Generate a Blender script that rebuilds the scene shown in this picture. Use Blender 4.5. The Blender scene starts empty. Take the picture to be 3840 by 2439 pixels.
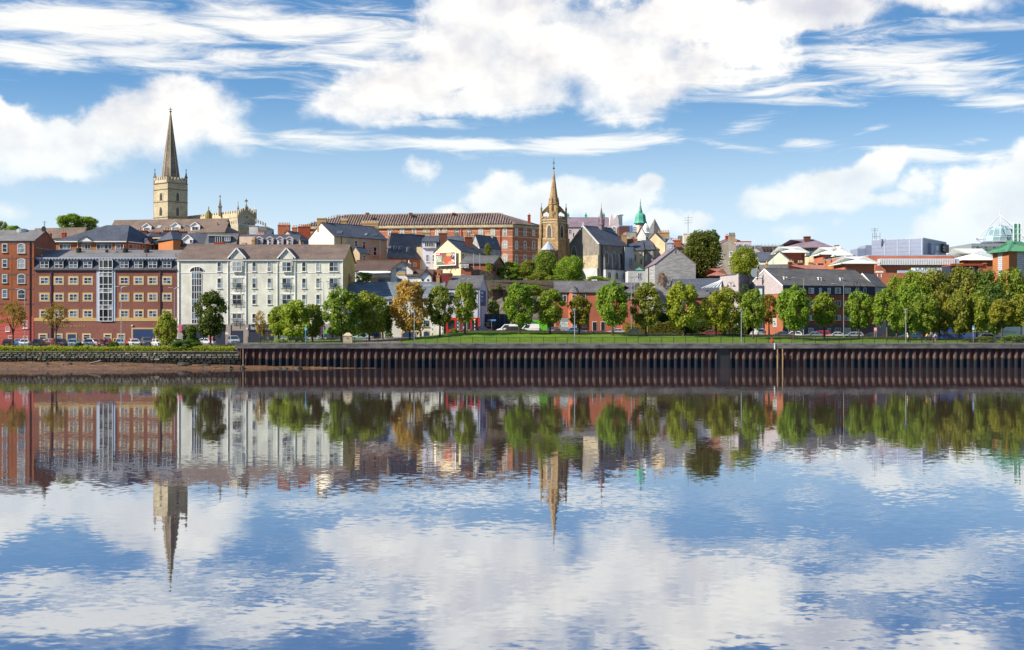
import bpy, math, random
from mathutils import Vector, Matrix, noise as mnoise
R = math.radians
random.seed(7)
sc = bpy.context.scene
COL = sc.collection
# ---------------------------------------------------------------- survey
FOC, CAMZ, HOR = 4954.0, 8.24, 1204.0      # focal length and horizon in photo pixels, camera height in metres
def wx(px, D): return (px-1920.0)*D/FOC
def wz(py, D): return CAMZ-(py-HOR)*D/FOC
def wp(px, py, D): return Vector((wx(px, D), D, wz(py, D)))
# ---------------------------------------------------------------- camera
cd = bpy.data.cameras.new('camera'); cam = bpy.data.objects.new('camera', cd); COL.objects.link(cam)
cam.location = (0, 0, CAMZ); cam.rotation_euler = (R(90), 0, 0)
cd.sensor_fit = 'HORIZONTAL'; cd.sensor_width = 36.0; cd.lens = 36.0*FOC/3840.0
cd.shift_y = -(2439/2-HOR)/3840.0
cd.clip_start = .5; cd.clip_end = 20000
sc.camera = cam
# ---------------------------------------------------------------- view, sun, sky
vs = sc.view_settings
vs.view_transform = 'Standard'; vs.look = 'None'; vs.gamma = 1; vs.exposure = 1.25; vs.use_curve_mapping = False
SUN_AZ, SUN_EL = R(-114), R(36)            # azimuth from +Y, clockwise positive: far left, grazing the river fronts
ld = bpy.data.lights.new('sun', 'SUN'); ld.energy = 3.4; ld.angle = R(.5); ld.color = (1, .90, .74)
sun = bpy.data.objects.new('sun', ld); COL.objects.link(sun)
sdir = Vector((math.sin(SUN_AZ)*math.cos(SUN_EL), math.cos(SUN_AZ)*math.cos(SUN_EL), math.sin(SUN_EL)))
sun.rotation_euler = sdir.to_track_quat('Z', 'Y').to_euler(); sun.location = (-200, -80, 200)

class NT:
    """short-hand for building a node tree"""
    def __init__(s, t): s.t = t
    def new(s, ty, **k):
        n = s.t.nodes.new(ty)
        for a, b in k.items(): setattr(n, a, b)
        return n
    def put(s, sock, v):
        if isinstance(v, bpy.types.NodeSocket): s.t.links.new(v, sock)
        else: sock.default_value = v
    def m(s, op, a, b=None, c=None, clamp=False):
        n = s.new('ShaderNodeMath', operation=op); n.use_clamp = clamp
        for i, v in enumerate((a, b, c)):
            if v is not None: s.put(n.inputs[i], v)
        return n.outputs[0]
    def v(s, op, a, b=None, sc_=None):
        n = s.new('ShaderNodeVectorMath', operation=op); s.put(n.inputs[0], a)
        if b is not None: s.put(n.inputs[1], b)
        if sc_ is not None: s.put(n.inputs['Scale'], sc_)
        return n.outputs['Value'] if op in ('LENGTH', 'DOT_PRODUCT') else n.outputs[0]
    def noise(s, vec, scale, det=4, rough=.55, dist=0, col=False):
        n = s.new('ShaderNodeTexNoise'); s.put(n.inputs['Vector'], vec)
        n.inputs['Scale'].default_value = scale; n.inputs['Detail'].default_value = det
        n.inputs['Roughness'].default_value = rough; n.inputs['Distortion'].default_value = dist
        return n.outputs['Color' if col else 'Fac']
    def mix(s, f, a, b, mode='MIX'):
        n = s.new('ShaderNodeMix', data_type='RGBA', blend_type=mode); n.clamp_factor = True
        s.put(n.inputs[0], f); s.put(n.inputs[6], a); s.put(n.inputs[7], b)
        return n.outputs[2]
    def ss(s, x, lo, hi):
        n = s.new('ShaderNodeMapRange', interpolation_type='SMOOTHSTEP')
        s.put(n.inputs[0], x); n.inputs[1].default_value = lo; n.inputs[2].default_value = hi
        return n.outputs[0]
    def lin(s, x, a, b, c, d):
        n = s.new('ShaderNodeMapRange'); s.put(n.inputs[0], x)
        for i, q in enumerate((a, b, c, d)): n.inputs[i+1].default_value = q
        return n.outputs[0]
    def comb(s, x, y, z=0.0):
        n = s.new('ShaderNodeCombineXYZ'); s.put(n.inputs[0], x); s.put(n.inputs[1], y); s.put(n.inputs[2], z)
        return n.outputs[0]
    def sep(s, v):
        n = s.new('ShaderNodeSeparateXYZ'); s.put(n.inputs[0], v); return n.outputs
def c4(c): return (c[0], c[1], c[2], 1.0)

W = bpy.data.worlds.new("World"); sc.world = W; W.use_nodes = True
W.node_tree.nodes.clear(); g = NT(W.node_tree)
def sky_angles(px, py):
    d = Vector(((px-1920)/FOC, 1, (HOR-py)/FOC)).normalized()
    return math.atan2(d.x, d.y), d.z
def build_sky():
    d = g.new('ShaderNodeTexCoord').outputs['Generated']
    x, y, z = g.sep(d)[:3]
    U = g.m('ARCTAN2', x, g.m('ABSOLUTE', y)); V = g.m('ABSOLUTE', z)
    P = g.comb(U, V)
    sky = g.new('ShaderNodeTexSky', sky_type='NISHITA'); sky.sun_disc = False
    sky.sun_elevation = SUN_EL; sky.sun_rotation = SUN_AZ % (2*math.pi)
    g.put(sky.inputs['Vector'], g.v('NORMALIZE', g.comb(x, g.m('ABSOLUTE', y), g.m('MULTIPLY_ADD', V, 1.9, .13))))   # lifts the dusty horizon band out of view
    sky.altitude = 50; sky.air_density = 1.0; sky.dust_density = .35; sky.ozone_density = 2.2
    hs = g.new('ShaderNodeHueSaturation'); hs.inputs['Saturation'].default_value = 1.08; hs.inputs['Value'].default_value = SKYVAL
    g.put(hs.inputs['Color'], sky.outputs[0]); base = g.mix(1.0, hs.outputs[0], c4((.99, 1.07, .94)), 'MULTIPLY')
    base = g.mix(g.ss(V, .06, .26), base, g.mix(1.0, base, c4((.62, .80, .97)), 'MULTIPLY'))
    def field(P, blobs):
        acc = None
        for (px, py, rx, ry, rot, w) in blobs:
            cu, cv = sky_angles(px, py)
            mp = g.new('ShaderNodeMapping', vector_type='TEXTURE'); g.put(mp.inputs[0], P)
            mp.inputs['Location'].default_value = (cu, cv, 0); mp.inputs['Rotation'].default_value = (0, 0, R(rot))
            mp.inputs['Scale'].default_value = (rx/FOC, ry/FOC, 1)
            f = g.m('MULTIPLY_ADD', g.v('LENGTH', mp.outputs[0]), -w, w)
            acc = f if acc is None else g.m('SMOOTH_MAX', acc, f, .12)
        return acc
    # heaped clouds: soft ellipses broken up by billowing noise
    wrp = g.v('SUBTRACT', g.noise(P, 22, 3, .6, 0, True), (.5, .5, .5))
    Pc = g.v('ADD', P, g.v('SCALE', wrp, sc_=.018))
    cum = [(40, 520, 190, 170, 0, 1), (240, 560, 330, 130, 5, 1), (520, 470, 330, 150, 8, 1), (700, 420, 260, 150, 0, 1), (830, 480, 170, 100, -15, .8),
           (-80, 420, 140, 120, 0, 1), (250, 640, 260, 60, 0, .6),
           (1750, 130, 330, 240, 20, 1), (2050, 190, 560, 220, 0, 1.05), (1500, 320, 380, 130, 12, 1), (2350, 250, 420, 200, -5, 1), (1280, 400, 180, 90, 0, .7), (1850, 370, 520, 90, 3, .75), (2480, 330, 330, 70, -3, .6), (2750, 200, 250, 150, 0, .5), (2620, 260, 260, 130, 0, .8), (1900, 40, 380, 120, 0, 1.),
           (3090, 30, 330, 95, 0, 1), (3500, -40, 420, 90, 0, .7), (2500, 60, 420, 130, 0, .8),
           (1880, 745, 190, 110, 0, 1), (2100, 740, 230, 100, 0, 1), (2300, 770, 210, 90, 12, 1), (2420, 700, 90, 50, 20, .9), (1960, 820, 300, 70, 0, .8), (1700, 810, 120, 60, 0, .6),
           (2900, 745, 180, 75, 10, 1), (3090, 700, 230, 95, 14, 1), (3260, 650, 170, 85, 20, 1), (3450, 680, 110, 70, 0, .6), (3600, 700, 100, 80, 0, .5), (3250, 740, 260, 50, 0, .5),
           (3640, 840, 210, 130, 22, 1), (3790, 760, 190, 170, 30, 1.1), (3520, 880, 160, 80, 0, .8), (3900, 650, 160, 170, 0, 1),
           (1590, 640, 75, 38, 0, .2), (2635, 830, 75, 34, 0, .35), (2575, 815, 35, 20, 0, .25), (40, 800, 70, 40, 0, .45), (3020, 870, 120, 50, 0, .3), (2460, 830, 120, 60, 0, .4)]
    c0 = field(Pc, cum)
    far = g.m('MULTIPLY', g.ss(V, .27, .36), g.m('MULTIPLY_ADD', g.noise(P, 2.4, 3), 3.0, -1.35))   # scattered cloud above the picture
    side = g.m('MULTIPLY', g.ss(g.m('ABSOLUTE', U), .42, .55), g.m('MULTIPLY_ADD', g.noise(P, 3.1, 3), 3.0, -1.4))
    c0 = g.m('MAXIMUM', c0, g.m('SUBTRACT', g.m('MAXIMUM', far, side), .25))
    Pn = g.v('MULTIPLY', P, (1, 1.25, 1))
    n1 = g.noise(Pn, 17, 11, .6)
    n2 = g.noise(g.v('ADD', Pn, (-.013, .018, 0)), 15, 6, .5)
    big = g.noise(g.v('MULTIPLY', P, (1, 1.8, 1)), 6, 5, .6)
    dens = g.m('ADD', c0, g.m('MULTIPLY_ADD', n1, 1.75, -.9))
    sf = g.ss(g.noise(P, 6, 2), .42, .62); a1 = g.m('ADD', g.m('MULTIPLY', g.ss(dens, .0, .34), g.m('SUBTRACT', 1.0, sf)), g.m('MULTIPLY', g.ss(dens, -.12, .75), sf))
    lit = g.m('MULTIPLY_ADD', g.m('SUBTRACT', n1, n2), 3.0, .74)
    thick = g.ss(dens, .25, 1.15)
    lit = g.m('SUBTRACT', lit, g.m('MULTIPLY', thick, g.m('MULTIPLY_ADD', big, 2.2, -.75)), clamp=True)
    colc = g.mix(lit, c4((3.4, 3.35, 3.5)), c4((5.3, 5.08, 4.65)))
    # wind-drawn streaks: stretched noise inside long thin ellipses
    Ps = g.v('MULTIPLY', P, (1, 5.0, 1))
    wv = g.v('SUBTRACT', g.noise(Ps, 7, 3, .5, 0, True), (.5, .5, .5))
    mpn = g.new('ShaderNodeMapping', vector_type='POINT'); g.put(mpn.inputs[0], g.v('ADD', P, g.v('MULTIPLY', wv, (.05, .016, 0))))
    mpn.inputs['Rotation'].default_value = (0, 0, R(-4)); mpn.inputs['Scale'].default_value = (1, 7.5, 1)
    s1 = g.noise(mpn.outputs[0], 14, 9, .66, .7)
    cir = [(300, 90, 900, 110, 0, 1.35), (1000, 90, 700, 105, 0, 1.2), (500, 205, 900, 85, 0, .95), (1250, 240, 500, 75, -3, .9), (100, 220, 400, 70, 0, 1.0), (1400, 150, 300, 120, 0, 1.),
           (1200, 520, 420, 42, -2, 1.0), (1700, 545, 560, 36, -3, 1.35), (2150, 545, 480, 55, 4, 1.3), (900, 520, 200, 50, 0, .8),
           (3300, 220, 640, 75, -4, 1.2), (2700, 290, 480, 110, -2, .9), (1350, 360, 360, 70, 4, .8), (3500, 300, 560, 70, -3, 1.0), (2950, 340, 330, 40, 4, 1.0), (3800, 370, 260, 50, -4, .9), (2900, 380, 480, 26, -2, .8), (3700, 90, 500, 40, -3, .6), (3300, 130, 420, 50, 0, .6),
           (2350, 445, 260, 34, 3, .65), (2780, 480, 190, 40, 14, .75), (2760, 545, 180, 22, -8, .7), (3060, 545, 170, 30, -2, .7), (3200, 510, 120, 16, 20, .5),
           (3450, 575, 260, 42, -6, 1.1), (3680, 580, 190, 36, 0, .9), (3590, 535, 130, 14, 4, .7), (1990, 415, 200, 30, 2, .6), (1620, 470, 220, 26, 0, .5)]
    c1 = field(g.v('ADD', P, g.v('MULTIPLY', wv, (.03, .012, 0))), cir)
    a2 = g.ss(g.m('ADD', c1, g.m('MULTIPLY_ADD', s1, 2.6, -1.35)), .02, 1.0)
    a2 = g.m('MULTIPLY', a2, .88)
    out = g.mix(a2, base, c4((4.7, 4.6, 4.35)))
    a1 = g.m('MULTIPLY', a1, g.lin(g.noise(Pn, 11, 4, .6), .35, .6, .80, .98))
    out = g.mix(a1, out, colc)
    # far shore haze just above the horizon
    out = g.mix(g.m('MULTIPLY', g.ss(V, .18, .015), .9), out, c4((3.4, 3.9, 4.15)))
    bg = g.new('ShaderNodeBackground'); g.put(bg.inputs[0], out); bg.inputs[1].default_value = .1
    g.t.links.new(bg.outputs[0], g.new('ShaderNodeOutputWorld').inputs[0])
SKYVAL = .93
build_sky()
W.cycles.sampling_method = 'MANUAL'; W.cycles.sample_map_resolution = 512
sc.cycles.use_denoising = True
sc.cycles.max_bounces = 6; sc.cycles.transparent_max_bounces = 6
sc.cycles.caustics_reflective = False; sc.cycles.caustics_refractive = False
# ---------------------------------------------------------------- materials
MATS = {}
def mat(name, c, c2=None, sc_=(1, 1, 1), scale=1.0, rough=.85, spec=.25, metal=0.0, lo=.35, hi=.65, grime=.22, gs=.12, bump=0.0, tint=False, c3=None):
    """world-space noise between two colours of the stuff itself, plus broad wear"""
    if name in MATS: return MATS[name]
    m = bpy.data.materials.new(name); m.use_nodes = True; t = NT(m.node_tree); b = m.node_tree.nodes['Principled BSDF']
    if c2 is None: c2 = tuple(v*.78 for v in c)
    pos = t.new('ShaderNodeNewGeometry').outputs['Position']
    f = t.ss(t.noise(t.v('MULTIPLY', pos, sc_), scale, 4, .6), lo, hi)
    col = t.mix(f, c4(c), c4(c2))
    if c3: col = t.mix(t.ss(t.noise(t.v('MULTIPLY', pos, sc_), scale*.31, 3, .6), .55, .72), col, c4(c3))
    if grime:
        gr = t.lin(t.noise(pos, gs, 5, .6), .3, .7, 1-grime, 1+grime*.6)
        col = t.mix(1.0, col, t.comb(gr, gr, gr), 'MULTIPLY')
    if tint: col = t.mix(1.0, col, t.new('ShaderNodeObjectInfo').outputs['Color'], 'MULTIPLY')
    t.put(b.inputs['Base Color'], col)
    b.inputs['Roughness'].default_value = rough; b.inputs['Specular IOR Level'].default_value = spec; b.inputs['Metallic'].default_value = metal
    if bump:
        bn = t.new('ShaderNodeBump'); bn.inputs['Strength'].default_value = bump; bn.inputs['Distance'].default_value = .05
        t.put(bn.inputs['Height'], f); t.put(b.inputs['Normal'], bn.outputs[0])
    MATS[name] = m; return m
def brick(name, c, c2=None): return mat(name, c, c2 or tuple(v*.62 for v in c), (2.2, 2.2, 9), 1.6, .9, .15, lo=.3, hi=.7, grime=.25, bump=.3)
def slate(name, c, c2=None, c3=None): return mat(name, c, c2 or tuple(v*.6 for v in c), (1.1, 1.1, 5), 1.5, .62, .35, lo=.28, hi=.72, grime=.3, gs=.3, bump=.4, c3=c3)
def render_(name, c, c2=None): return mat(name, c, c2 or tuple(v*.86 for v in c), (1, 1, .45), .9, .9, .15, lo=.3, hi=.75, grime=.2, gs=.35)
def paint(name, c, rough=.5, metal=0.0, spec=.4): return mat(name, c, tuple(v*.9 for v in c), (1, 1, 1), 2.0, rough, spec, metal, grime=.06)
ORB = brick('orange_brick', (.43, .155, .08), (.30, .10, .06)); ORB2 = brick('bright_orange_brick', (.46, .19, .085), (.36, .14, .06))
PUB = brick('plum_brick', (.30, .125, .095), (.185, .085, .08)); REB = brick('red_brick', (.36, .085, .045), (.24, .05, .03)); DKB = brick('dark_brick', (.17, .07, .05))
TANB = brick('tan_brick', (.50, .33, .17)); TERB = brick('terracotta_brick', (.50, .185, .115), (.40, .135, .085))
REDP = paint('red_masonry_paint', (.50, .10, .075), .7); WHT = render_('cream_white_render', (.76, .75, .67)); YEL = render_('yellow_render', (.66, .46, .17))
CRM = render_('cream_render', (.72, .60, .40)); PALE = render_('pale_cream_render', (.78, .72, .60)); TAN = render_('tan_render', (.42, .33, .22), (.33, .26, .18)); BUFF = render_('buff_render', (.55, .44, .28))
GRY = render_('grey_render', (.40, .385, .38), (.28, .27, .26)); DGR = render_('dark_grey_render', (.25, .225, .20), (.165, .15, .135)); LGR = render_('light_grey_render', (.52, .53, .56))
LIL = render_('lilac_white_render', (.68, .66, .78)); PURE = render_('white_render', (.80, .80, .80)); BLU = render_('blue_render', (.085, .21, .45)); PGR = render_('pale_green_render', (.56, .60, .50))
SLB = slate('blue_slate', (.085, .10, .135), (.045, .052, .075)); SLG = slate('grey_slate', (.15, .145, .15), (.085, .083, .09)); SLW = slate('weathered_slate', (.17, .21, .26), (.08, .10, .13), (.30, .31, .31))
TIL = slate('brown_roof_tile', (.20, .145, .115), (.125, .09, .075)); TILD = slate('dark_brown_tile', (.13, .085, .07)); SLP = slate('purple_slate', (.25, .19, .235), (.17, .125, .165)); SLM = slate('mossy_slate', (.12, .115, .12), (.07, .07, .075), (.16, .13, .05))
FELT = slate('grey_roof_felt', (.20, .195, .20), (.15, .145, .15)); NAVY = paint('navy_cladding', (.025, .035, .065), .6); RTI = slate('red_roof_tile', (.38, .16, .12), (.30, .12, .09))
LRF = mat('lichened_pantile', (.29, .21, .19), (.17, .125, .12), (1, 1, 2), .9, .8, .2, c3=(.27, .24, .08), grime=.3)
STN = mat('sandstone', (.40, .28, .155), (.25, .165, .09), (1, 1, 2.2), 1.1, .9, .1, grime=.3, gs=.35, bump=.5); STNL = mat('pale_limestone', (.52, .44, .31), (.36, .31, .225), (1, 1, 2.4), 1.3, .9, .1, grime=.28, gs=.3, bump=.5)
STNS = mat('spire_stone', (.27, .22, .175), (.17, .145, .125), (1, 1, 2.4), .9, .9, .1, grime=.3, gs=.2, bump=.4); STNQ = mat('dressed_stone', (.56, .47, .34), (.42, .35, .25), (1, 1, 1), 1.2, .85, .15)
WHP = paint('white_gloss_paint', (.82, .83, .85)); CRP = paint('beige_stone_paint', (.58, .40, .17), .7); LBL = paint('pale_blue_panel', (.46, .54, .66), .5); DBL = paint('dark_blue_paint', (.02, .05, .14), .5)
BLK = paint('black_paint', (.018, .019, .022), .45); IRON = paint('dark_iron', (.03, .033, .036), .55); STL = paint('galvanised_steel', (.42, .45, .48), .4, .6); GRP = paint('grey_paint', (.30, .33, .37), .5)
LEAD = paint('lead_sheet', (.42, .47, .55), .45, .3); COP = mat('green_copper', (.10, .40, .29), (.065, .29, .22), (1, 1, .5), 1.0, .6, .3, grime=.25, gs=.5); GRM = paint('green_metal_roof', (.08, .25, .14), .5)
WMR = paint('white_metal_roof', (.78, .80, .78), .4); BOXC = paint('grey_blue_cladding', (.25, .29, .42), .45); PURB = brick('purple_brown_brick', (.15, .075, .07))
REDS = paint('red_shopfront', (.50, .035, .03), .4); GRN = paint('lime_green_hoarding', (.13, .50, .03), .5); BEI = render_('beige_stone', (.40, .34, .31)); GOLD = paint('gilt_letters', (.55, .38, .10), .4, .3)
WTX = paint('white_letters', (.85, .85, .86)); ORT = paint('orange_paint', (.75, .36, .03)); PINK = paint('pink_notice', (.70, .12, .22)); YLW = paint('yellow_paint', (.80, .55, .04)); PLUM = paint('plum_pipe', (.10, .055, .10))
BARK = mat('bark', (.115, .085, .06), (.06, .045, .034), (3, 3, .8), 2.0, .95, .1); POT = paint('clay_pot', (.50, .26, .15), .8); POTC = paint('buff_clay_pot', (.60, .46, .28), .8)
CONC = mat('weathered_concrete', (.165, .162, .165), (.085, .086, .095), (.5, 1, 1.6), 1.0, .9, .15, grime=.3, gs=.5, bump=.3); SKYB = paint('sky_blue_sign', (.10, .30, .62), .5)
TYRE = paint('tyre_rubber', (.02, .02, .02), .8); RIM = paint('alloy_rim', (.45, .46, .48), .35, .7); LAMPR = paint('red_lamp_lens', (.45, .02, .02), .25); LAMPW = paint('clear_lamp_lens', (.75, .77, .80), .15)
PLW = paint('white_plate', (.75, .75, .74)); PLY = paint('yellow_plate', (.75, .56, .05)); SKIN = paint('skin', (.52, .32, .22), .6); HAIR = paint('brown_hair', (.07, .04, .025), .7)
WOOD = mat('grey_timber', (.17, .14, .11), (.10, .085, .07), (1, 1, 6), 1.5, .9, .1); PNK = render_('pink_white_render', (.66, .56, .58)); PNKW = render_('blush_render', (.72, .55, .46))

def glass_mat(name, dark, pale, cut=.45):
    m = bpy.data.materials.new(name); m.use_nodes = True; t = NT(m.node_tree); b = m.node_tree.nodes['Principled BSDF']
    r = t.new('ShaderNodeObjectInfo').outputs['Random']; pos = t.new('ShaderNodeNewGeometry').outputs['Position']
    n = t.noise(t.v('MULTIPLY', pos, (1.2, 1.2, .5)), 1.4, 2)
    f = t.ss(t.m('MULTIPLY_ADD', n, .6, t.m('SUBTRACT', r, .3)), cut-.12, cut+.12)
    t.put(b.inputs['Base Color'], t.mix(f, c4(dark), c4(pale)))
    b.inputs['Roughness'].default_value = .06; b.inputs['Specular IOR Level'].default_value = .5
    return m
GLS = glass_mat('window_glass', (.018, .022, .032), (.13, .18, .25), .60); GLP = glass_mat('curtained_glass', (.06, .075, .085), (.34, .38, .41), .45)
GLD = glass_mat('dark_glass', (.012, .013, .017), (.06, .07, .085), .7); GLT = glass_mat('dome_glass', (.16, .27, .30), (.36, .48, .52), .5); GLG = glass_mat('green_glass', (.05, .10, .06), (.14, .22, .12), .5)
CGL = paint('car_glass', (.03, .04, .05), .05, 0, .8)
# colour comes from the object: car bodies, clothing
def tinted(name, rough, spec, coat=0):
    m = bpy.data.materials.new(name); m.use_nodes = True; t = NT(m.node_tree); b = m.node_tree.nodes['Principled BSDF']
    t.put(b.inputs['Base Color'], t.new('ShaderNodeObjectInfo').outputs['Color'])
    b.inputs['Roughness'].default_value = rough; b.inputs['Specular IOR Level'].default_value = spec; b.inputs['Coat Weight'].default_value = coat
    return m
CARP = tinted('car_paint', .3, .5, .6); CLOTH = tinted('cloth', .9, .1)
def leaf_mat():
    m = bpy.data.materials.new('leaves'); m.use_nodes = True; t = NT(m.node_tree); b = m.node_tree.nodes['Principled BSDF']
    gi = t.new('ShaderNodeNewGeometry'); oi = t.new('ShaderNodeObjectInfo'); tc = t.new('ShaderNodeTexCoord')
    rnd = gi.outputs['Random Per Island']
    n = t.noise(t.v('ADD', tc.outputs['Object'], t.comb(oi.outputs['Random'], oi.outputs['Random'], 0.0)), 2.3, 3)
    f = t.ss(t.m('MULTIPLY_ADD', rnd, .6, n), .55, 1.02)
    col = t.mix(f, c4((1.1, 1.15, .8)), c4((1.95, 1.7, .95)))          # plain leaf to turning leaf, relative to the tree's own colour
    col = t.mix(1.0, col, oi.outputs['Color'], 'MULTIPLY')
    t.put(b.inputs['Base Color'], col); b.inputs['Roughness'].default_value = .55; b.inputs['Specular IOR Level'].default_value = .25
    tr = t.new('ShaderNodeBsdfTranslucent'); t.put(tr.inputs[0], t.mix(1.0, col, c4((1.5, 1.6, .5)), 'MULTIPLY'))
    mx = t.new('ShaderNodeMixShader'); mx.inputs[0].default_value = .40
    t.t.links.new(b.outputs[0], mx.inputs[1]); t.t.links.new(tr.outputs[0], mx.inputs[2])
    t.t.links.new(mx.outputs[0], m.node_tree.nodes['Material Output'].inputs[0])
    return m
LEAF = leaf_mat()
# ---------------------------------------------------------------- building blocks
def thing(name, label, cat, loc=(0, 0, 0), group=None, rotz=0.0):
    o = bpy.data.objects.new(name, None); o.empty_display_size = .2; COL.objects.link(o)
    o.location = loc; o.rotation_euler = (0, 0, rotz)
    return tag(o, label, cat, group)
def tag(o, label, cat, group=None):
    o['label'] = label; o['category'] = cat
    if group: o['group'] = group
    return o
def link(name, me, parent=None, loc=(0, 0, 0), rotz=0.0, color=None, scale=None):
    o = bpy.data.objects.new(name, me); COL.objects.link(o); o.parent = parent
    o.location = loc; o.rotation_euler = (0, 0, rotz)
    if color: o.color = c4(color)
    if scale: o.scale = scale
    return o
class MB:
    def __init__(s): s.v = []; s.f = []; s.mi = []; s.k = 0
    def face(s, pts, m=None):
        n = len(s.v); s.v += [tuple(p) for p in pts]; s.f.append(tuple(range(n, n+len(pts)))); s.mi.append(s.k if m is None else m); return s
    def box(s, x0, x1, y0, y1, z0, z1, m=None):
        return s.hull([(x0, y0, z0), (x1, y0, z0), (x1, y1, z0), (x0, y1, z0)], (0, 0, z1-z0), m)
    def hull(s, poly, vec, m=None):
        """polygon swept along vec"""
        n = len(poly); b = len(s.v); vec = Vector(vec); P = [Vector(p) for p in poly]
        nr = (P[1]-P[0]).cross(P[2]-P[1])
        if nr.dot(vec) < 0: P.reverse()
        s.v += [tuple(p) for p in P]+[tuple(p+vec) for p in P]; m = s.k if m is None else m
        s.f.append(tuple(b+i for i in range(n-1, -1, -1))); s.f.append(tuple(b+n+i for i in range(n)))
        for i in range(n): s.f.append((b+i, b+(i+1) % n, b+n+(i+1) % n, b+n+i))
        s.mi += [m]*(n+2); return s
    def bar(s, p, q, w, h=None, m=None):
        p, q = Vector(p), Vector(q); d = (q-p).normalized(); h = h or w
        a = d.cross(Vector((0, 0, 1)) if abs(d.z) < .95 else Vector((0, 1, 0))).normalized(); c = a.cross(d)
        return s.hull([p+a*w/2+c*h/2, p-a*w/2+c*h/2, p-a*w/2-c*h/2, p+a*w/2-c*h/2], q-p, m)
    def ring(s, secs, m=None, caps=True):
        """loft through equal-length point rings"""
        b = len(s.v); n = len(secs[0]); m = s.k if m is None else m
        for r in secs: s.v += [tuple(p) for p in r]
        for j in range(len(secs)-1):
            for i in range(n):
                s.f.append((b+j*n+i, b+j*n+(i+1) % n, b+(j+1)*n+(i+1) % n, b+(j+1)*n+i)); s.mi.append(m)
        if caps:
            s.f.append(tuple(b+i for i in range(n-1, -1, -1))); s.f.append(tuple(b+(len(secs)-1)*n+i for i in range(n))); s.mi += [m, m]
        return s
    def lathe(s, c, prof, n=12, a0=0.0, m=None):
        return s.ring([[(c[0]+r*math.cos(a0+2*math.pi*i/n), c[1]+r*math.sin(a0+2*math.pi*i/n), c[2]+z) for i in range(n)] for r, z in prof], m)
    def tube(s, p, q, r0, r1=None, n=6, m=None):
        p, q = Vector(p), Vector(q); d = (q-p).normalized(); r1 = r0 if r1 is None else r1
        a = d.cross(Vector((0, 0, 1)) if abs(d.z) < .95 else Vector((0, 1, 0))).normalized(); c = d.cross(a)
        an = [2*math.pi*i/n for i in range(n)]
        return s.ring([[p+(a*math.cos(t)+c*math.sin(t))*r0 for t in an], [q+(a*math.cos(t)+c*math.sin(t))*r1 for t in an]], m)
    def mesh(s, name, mats, off=None, smooth=False):
        me = bpy.data.meshes.new(name); v = s.v
        if off is not None: v = [(p[0]-off[0], p[1]-off[1], p[2]-off[2]) for p in v]
        me.from_pydata(v, [], s.f)
        for q in (mats if isinstance(mats, (list, tuple)) else [mats]): me.materials.append(q)
        me.polygons.foreach_set('material_index', s.mi)
        if smooth: me.polygons.foreach_set('use_smooth', [True]*len(s.f))
        me.update(); return me
    def build(s, name, mats, parent=None, smooth=False, color=None):
        """world-space points -> an object under an unrotated parent"""
        off = parent.location if parent is not None else None
        return link(name, s.mesh(name, mats, off, smooth), parent, color=color)
class Face:
    """upright wall plane from A to B (plan points, left to right as seen from outside)"""
    def __init__(s, A, B):
        s.A = Vector((A[0], A[1])); s.B = Vector((B[0], B[1])); s.u = (s.B-s.A).normalized(); s.L = (s.B-s.A).length
        s.n = Vector((s.u.y, -s.u.x)); s.rot = math.atan2(s.u.y, s.u.x)
    def hit(s, px, py):
        d = Vector(((px-1920)/FOC, 1.0)); t = s.n.dot(s.A)/s.n.dot(d)
        return (d*t-s.A).dot(s.u), CAMZ+(HOR-py)/FOC*t
    def pt(s, a, z, out=0.0):
        p = s.A+s.u*a+s.n*out; return Vector((p.x, p.y, z))
    def rect(s, x0, x1, y0, y1):
        xm, ym = (x0+x1)/2, (y0+y1)/2
        a0, a1 = s.hit(x0, ym)[0], s.hit(x1, ym)[0]; z1, z0 = s.hit(xm, y0)[1], s.hit(xm, y1)[1]
        return a0, a1, z0, z1
    def slab(s, mb, x0, x1, y0, y1, t, m=None, back=0.0):
        a0, a1, z0, z1 = s.rect(x0, x1, y0, y1)
        return s.slabm(mb, a0, a1, z0, z1, t, m, back)
    def slabm(s, mb, a0, a1, z0, z1, t, m=None, back=0.0):
        n3 = Vector((s.n.x, s.n.y, 0))
        return mb.hull([s.pt(a0, z0, back), s.pt(a1, z0, back), s.pt(a1, z1, back), s.pt(a0, z1, back)], n3*(t-back), m)
def arch_pts(w, h, kind, n=7):
    """outline in local x,z; kind 'round' | 'seg' | 'gothic' | None"""
    if kind == 'round': return [(-w/2, 0), (w/2, 0)]+[(w/2*math.cos(math.pi*i/n), h-w/2+w/2*math.sin(math.pi*i/n)) for i in range(n+1)]
    if kind == 'seg': return [(-w/2, 0), (w/2, 0)]+[(w/2-w*i/n, h-w*.16+w*.16*math.sin(math.pi*i/n)) for i in range(n+1)]
    if kind == 'gothic':
        hh = w*.9; r = [(w/2*(1-(i/n)**1.7), h-hh+hh*math.sin(i/n*math.pi/2)) for i in range(n)]
        return [(-w/2, 0), (w/2, 0)]+r+[(0, h)]+[(-x, z) for x, z in reversed(r)]
    return [(-w/2, 0), (w/2, 0), (w/2, h), (-w/2, h)]
WCACHE = {}
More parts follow.
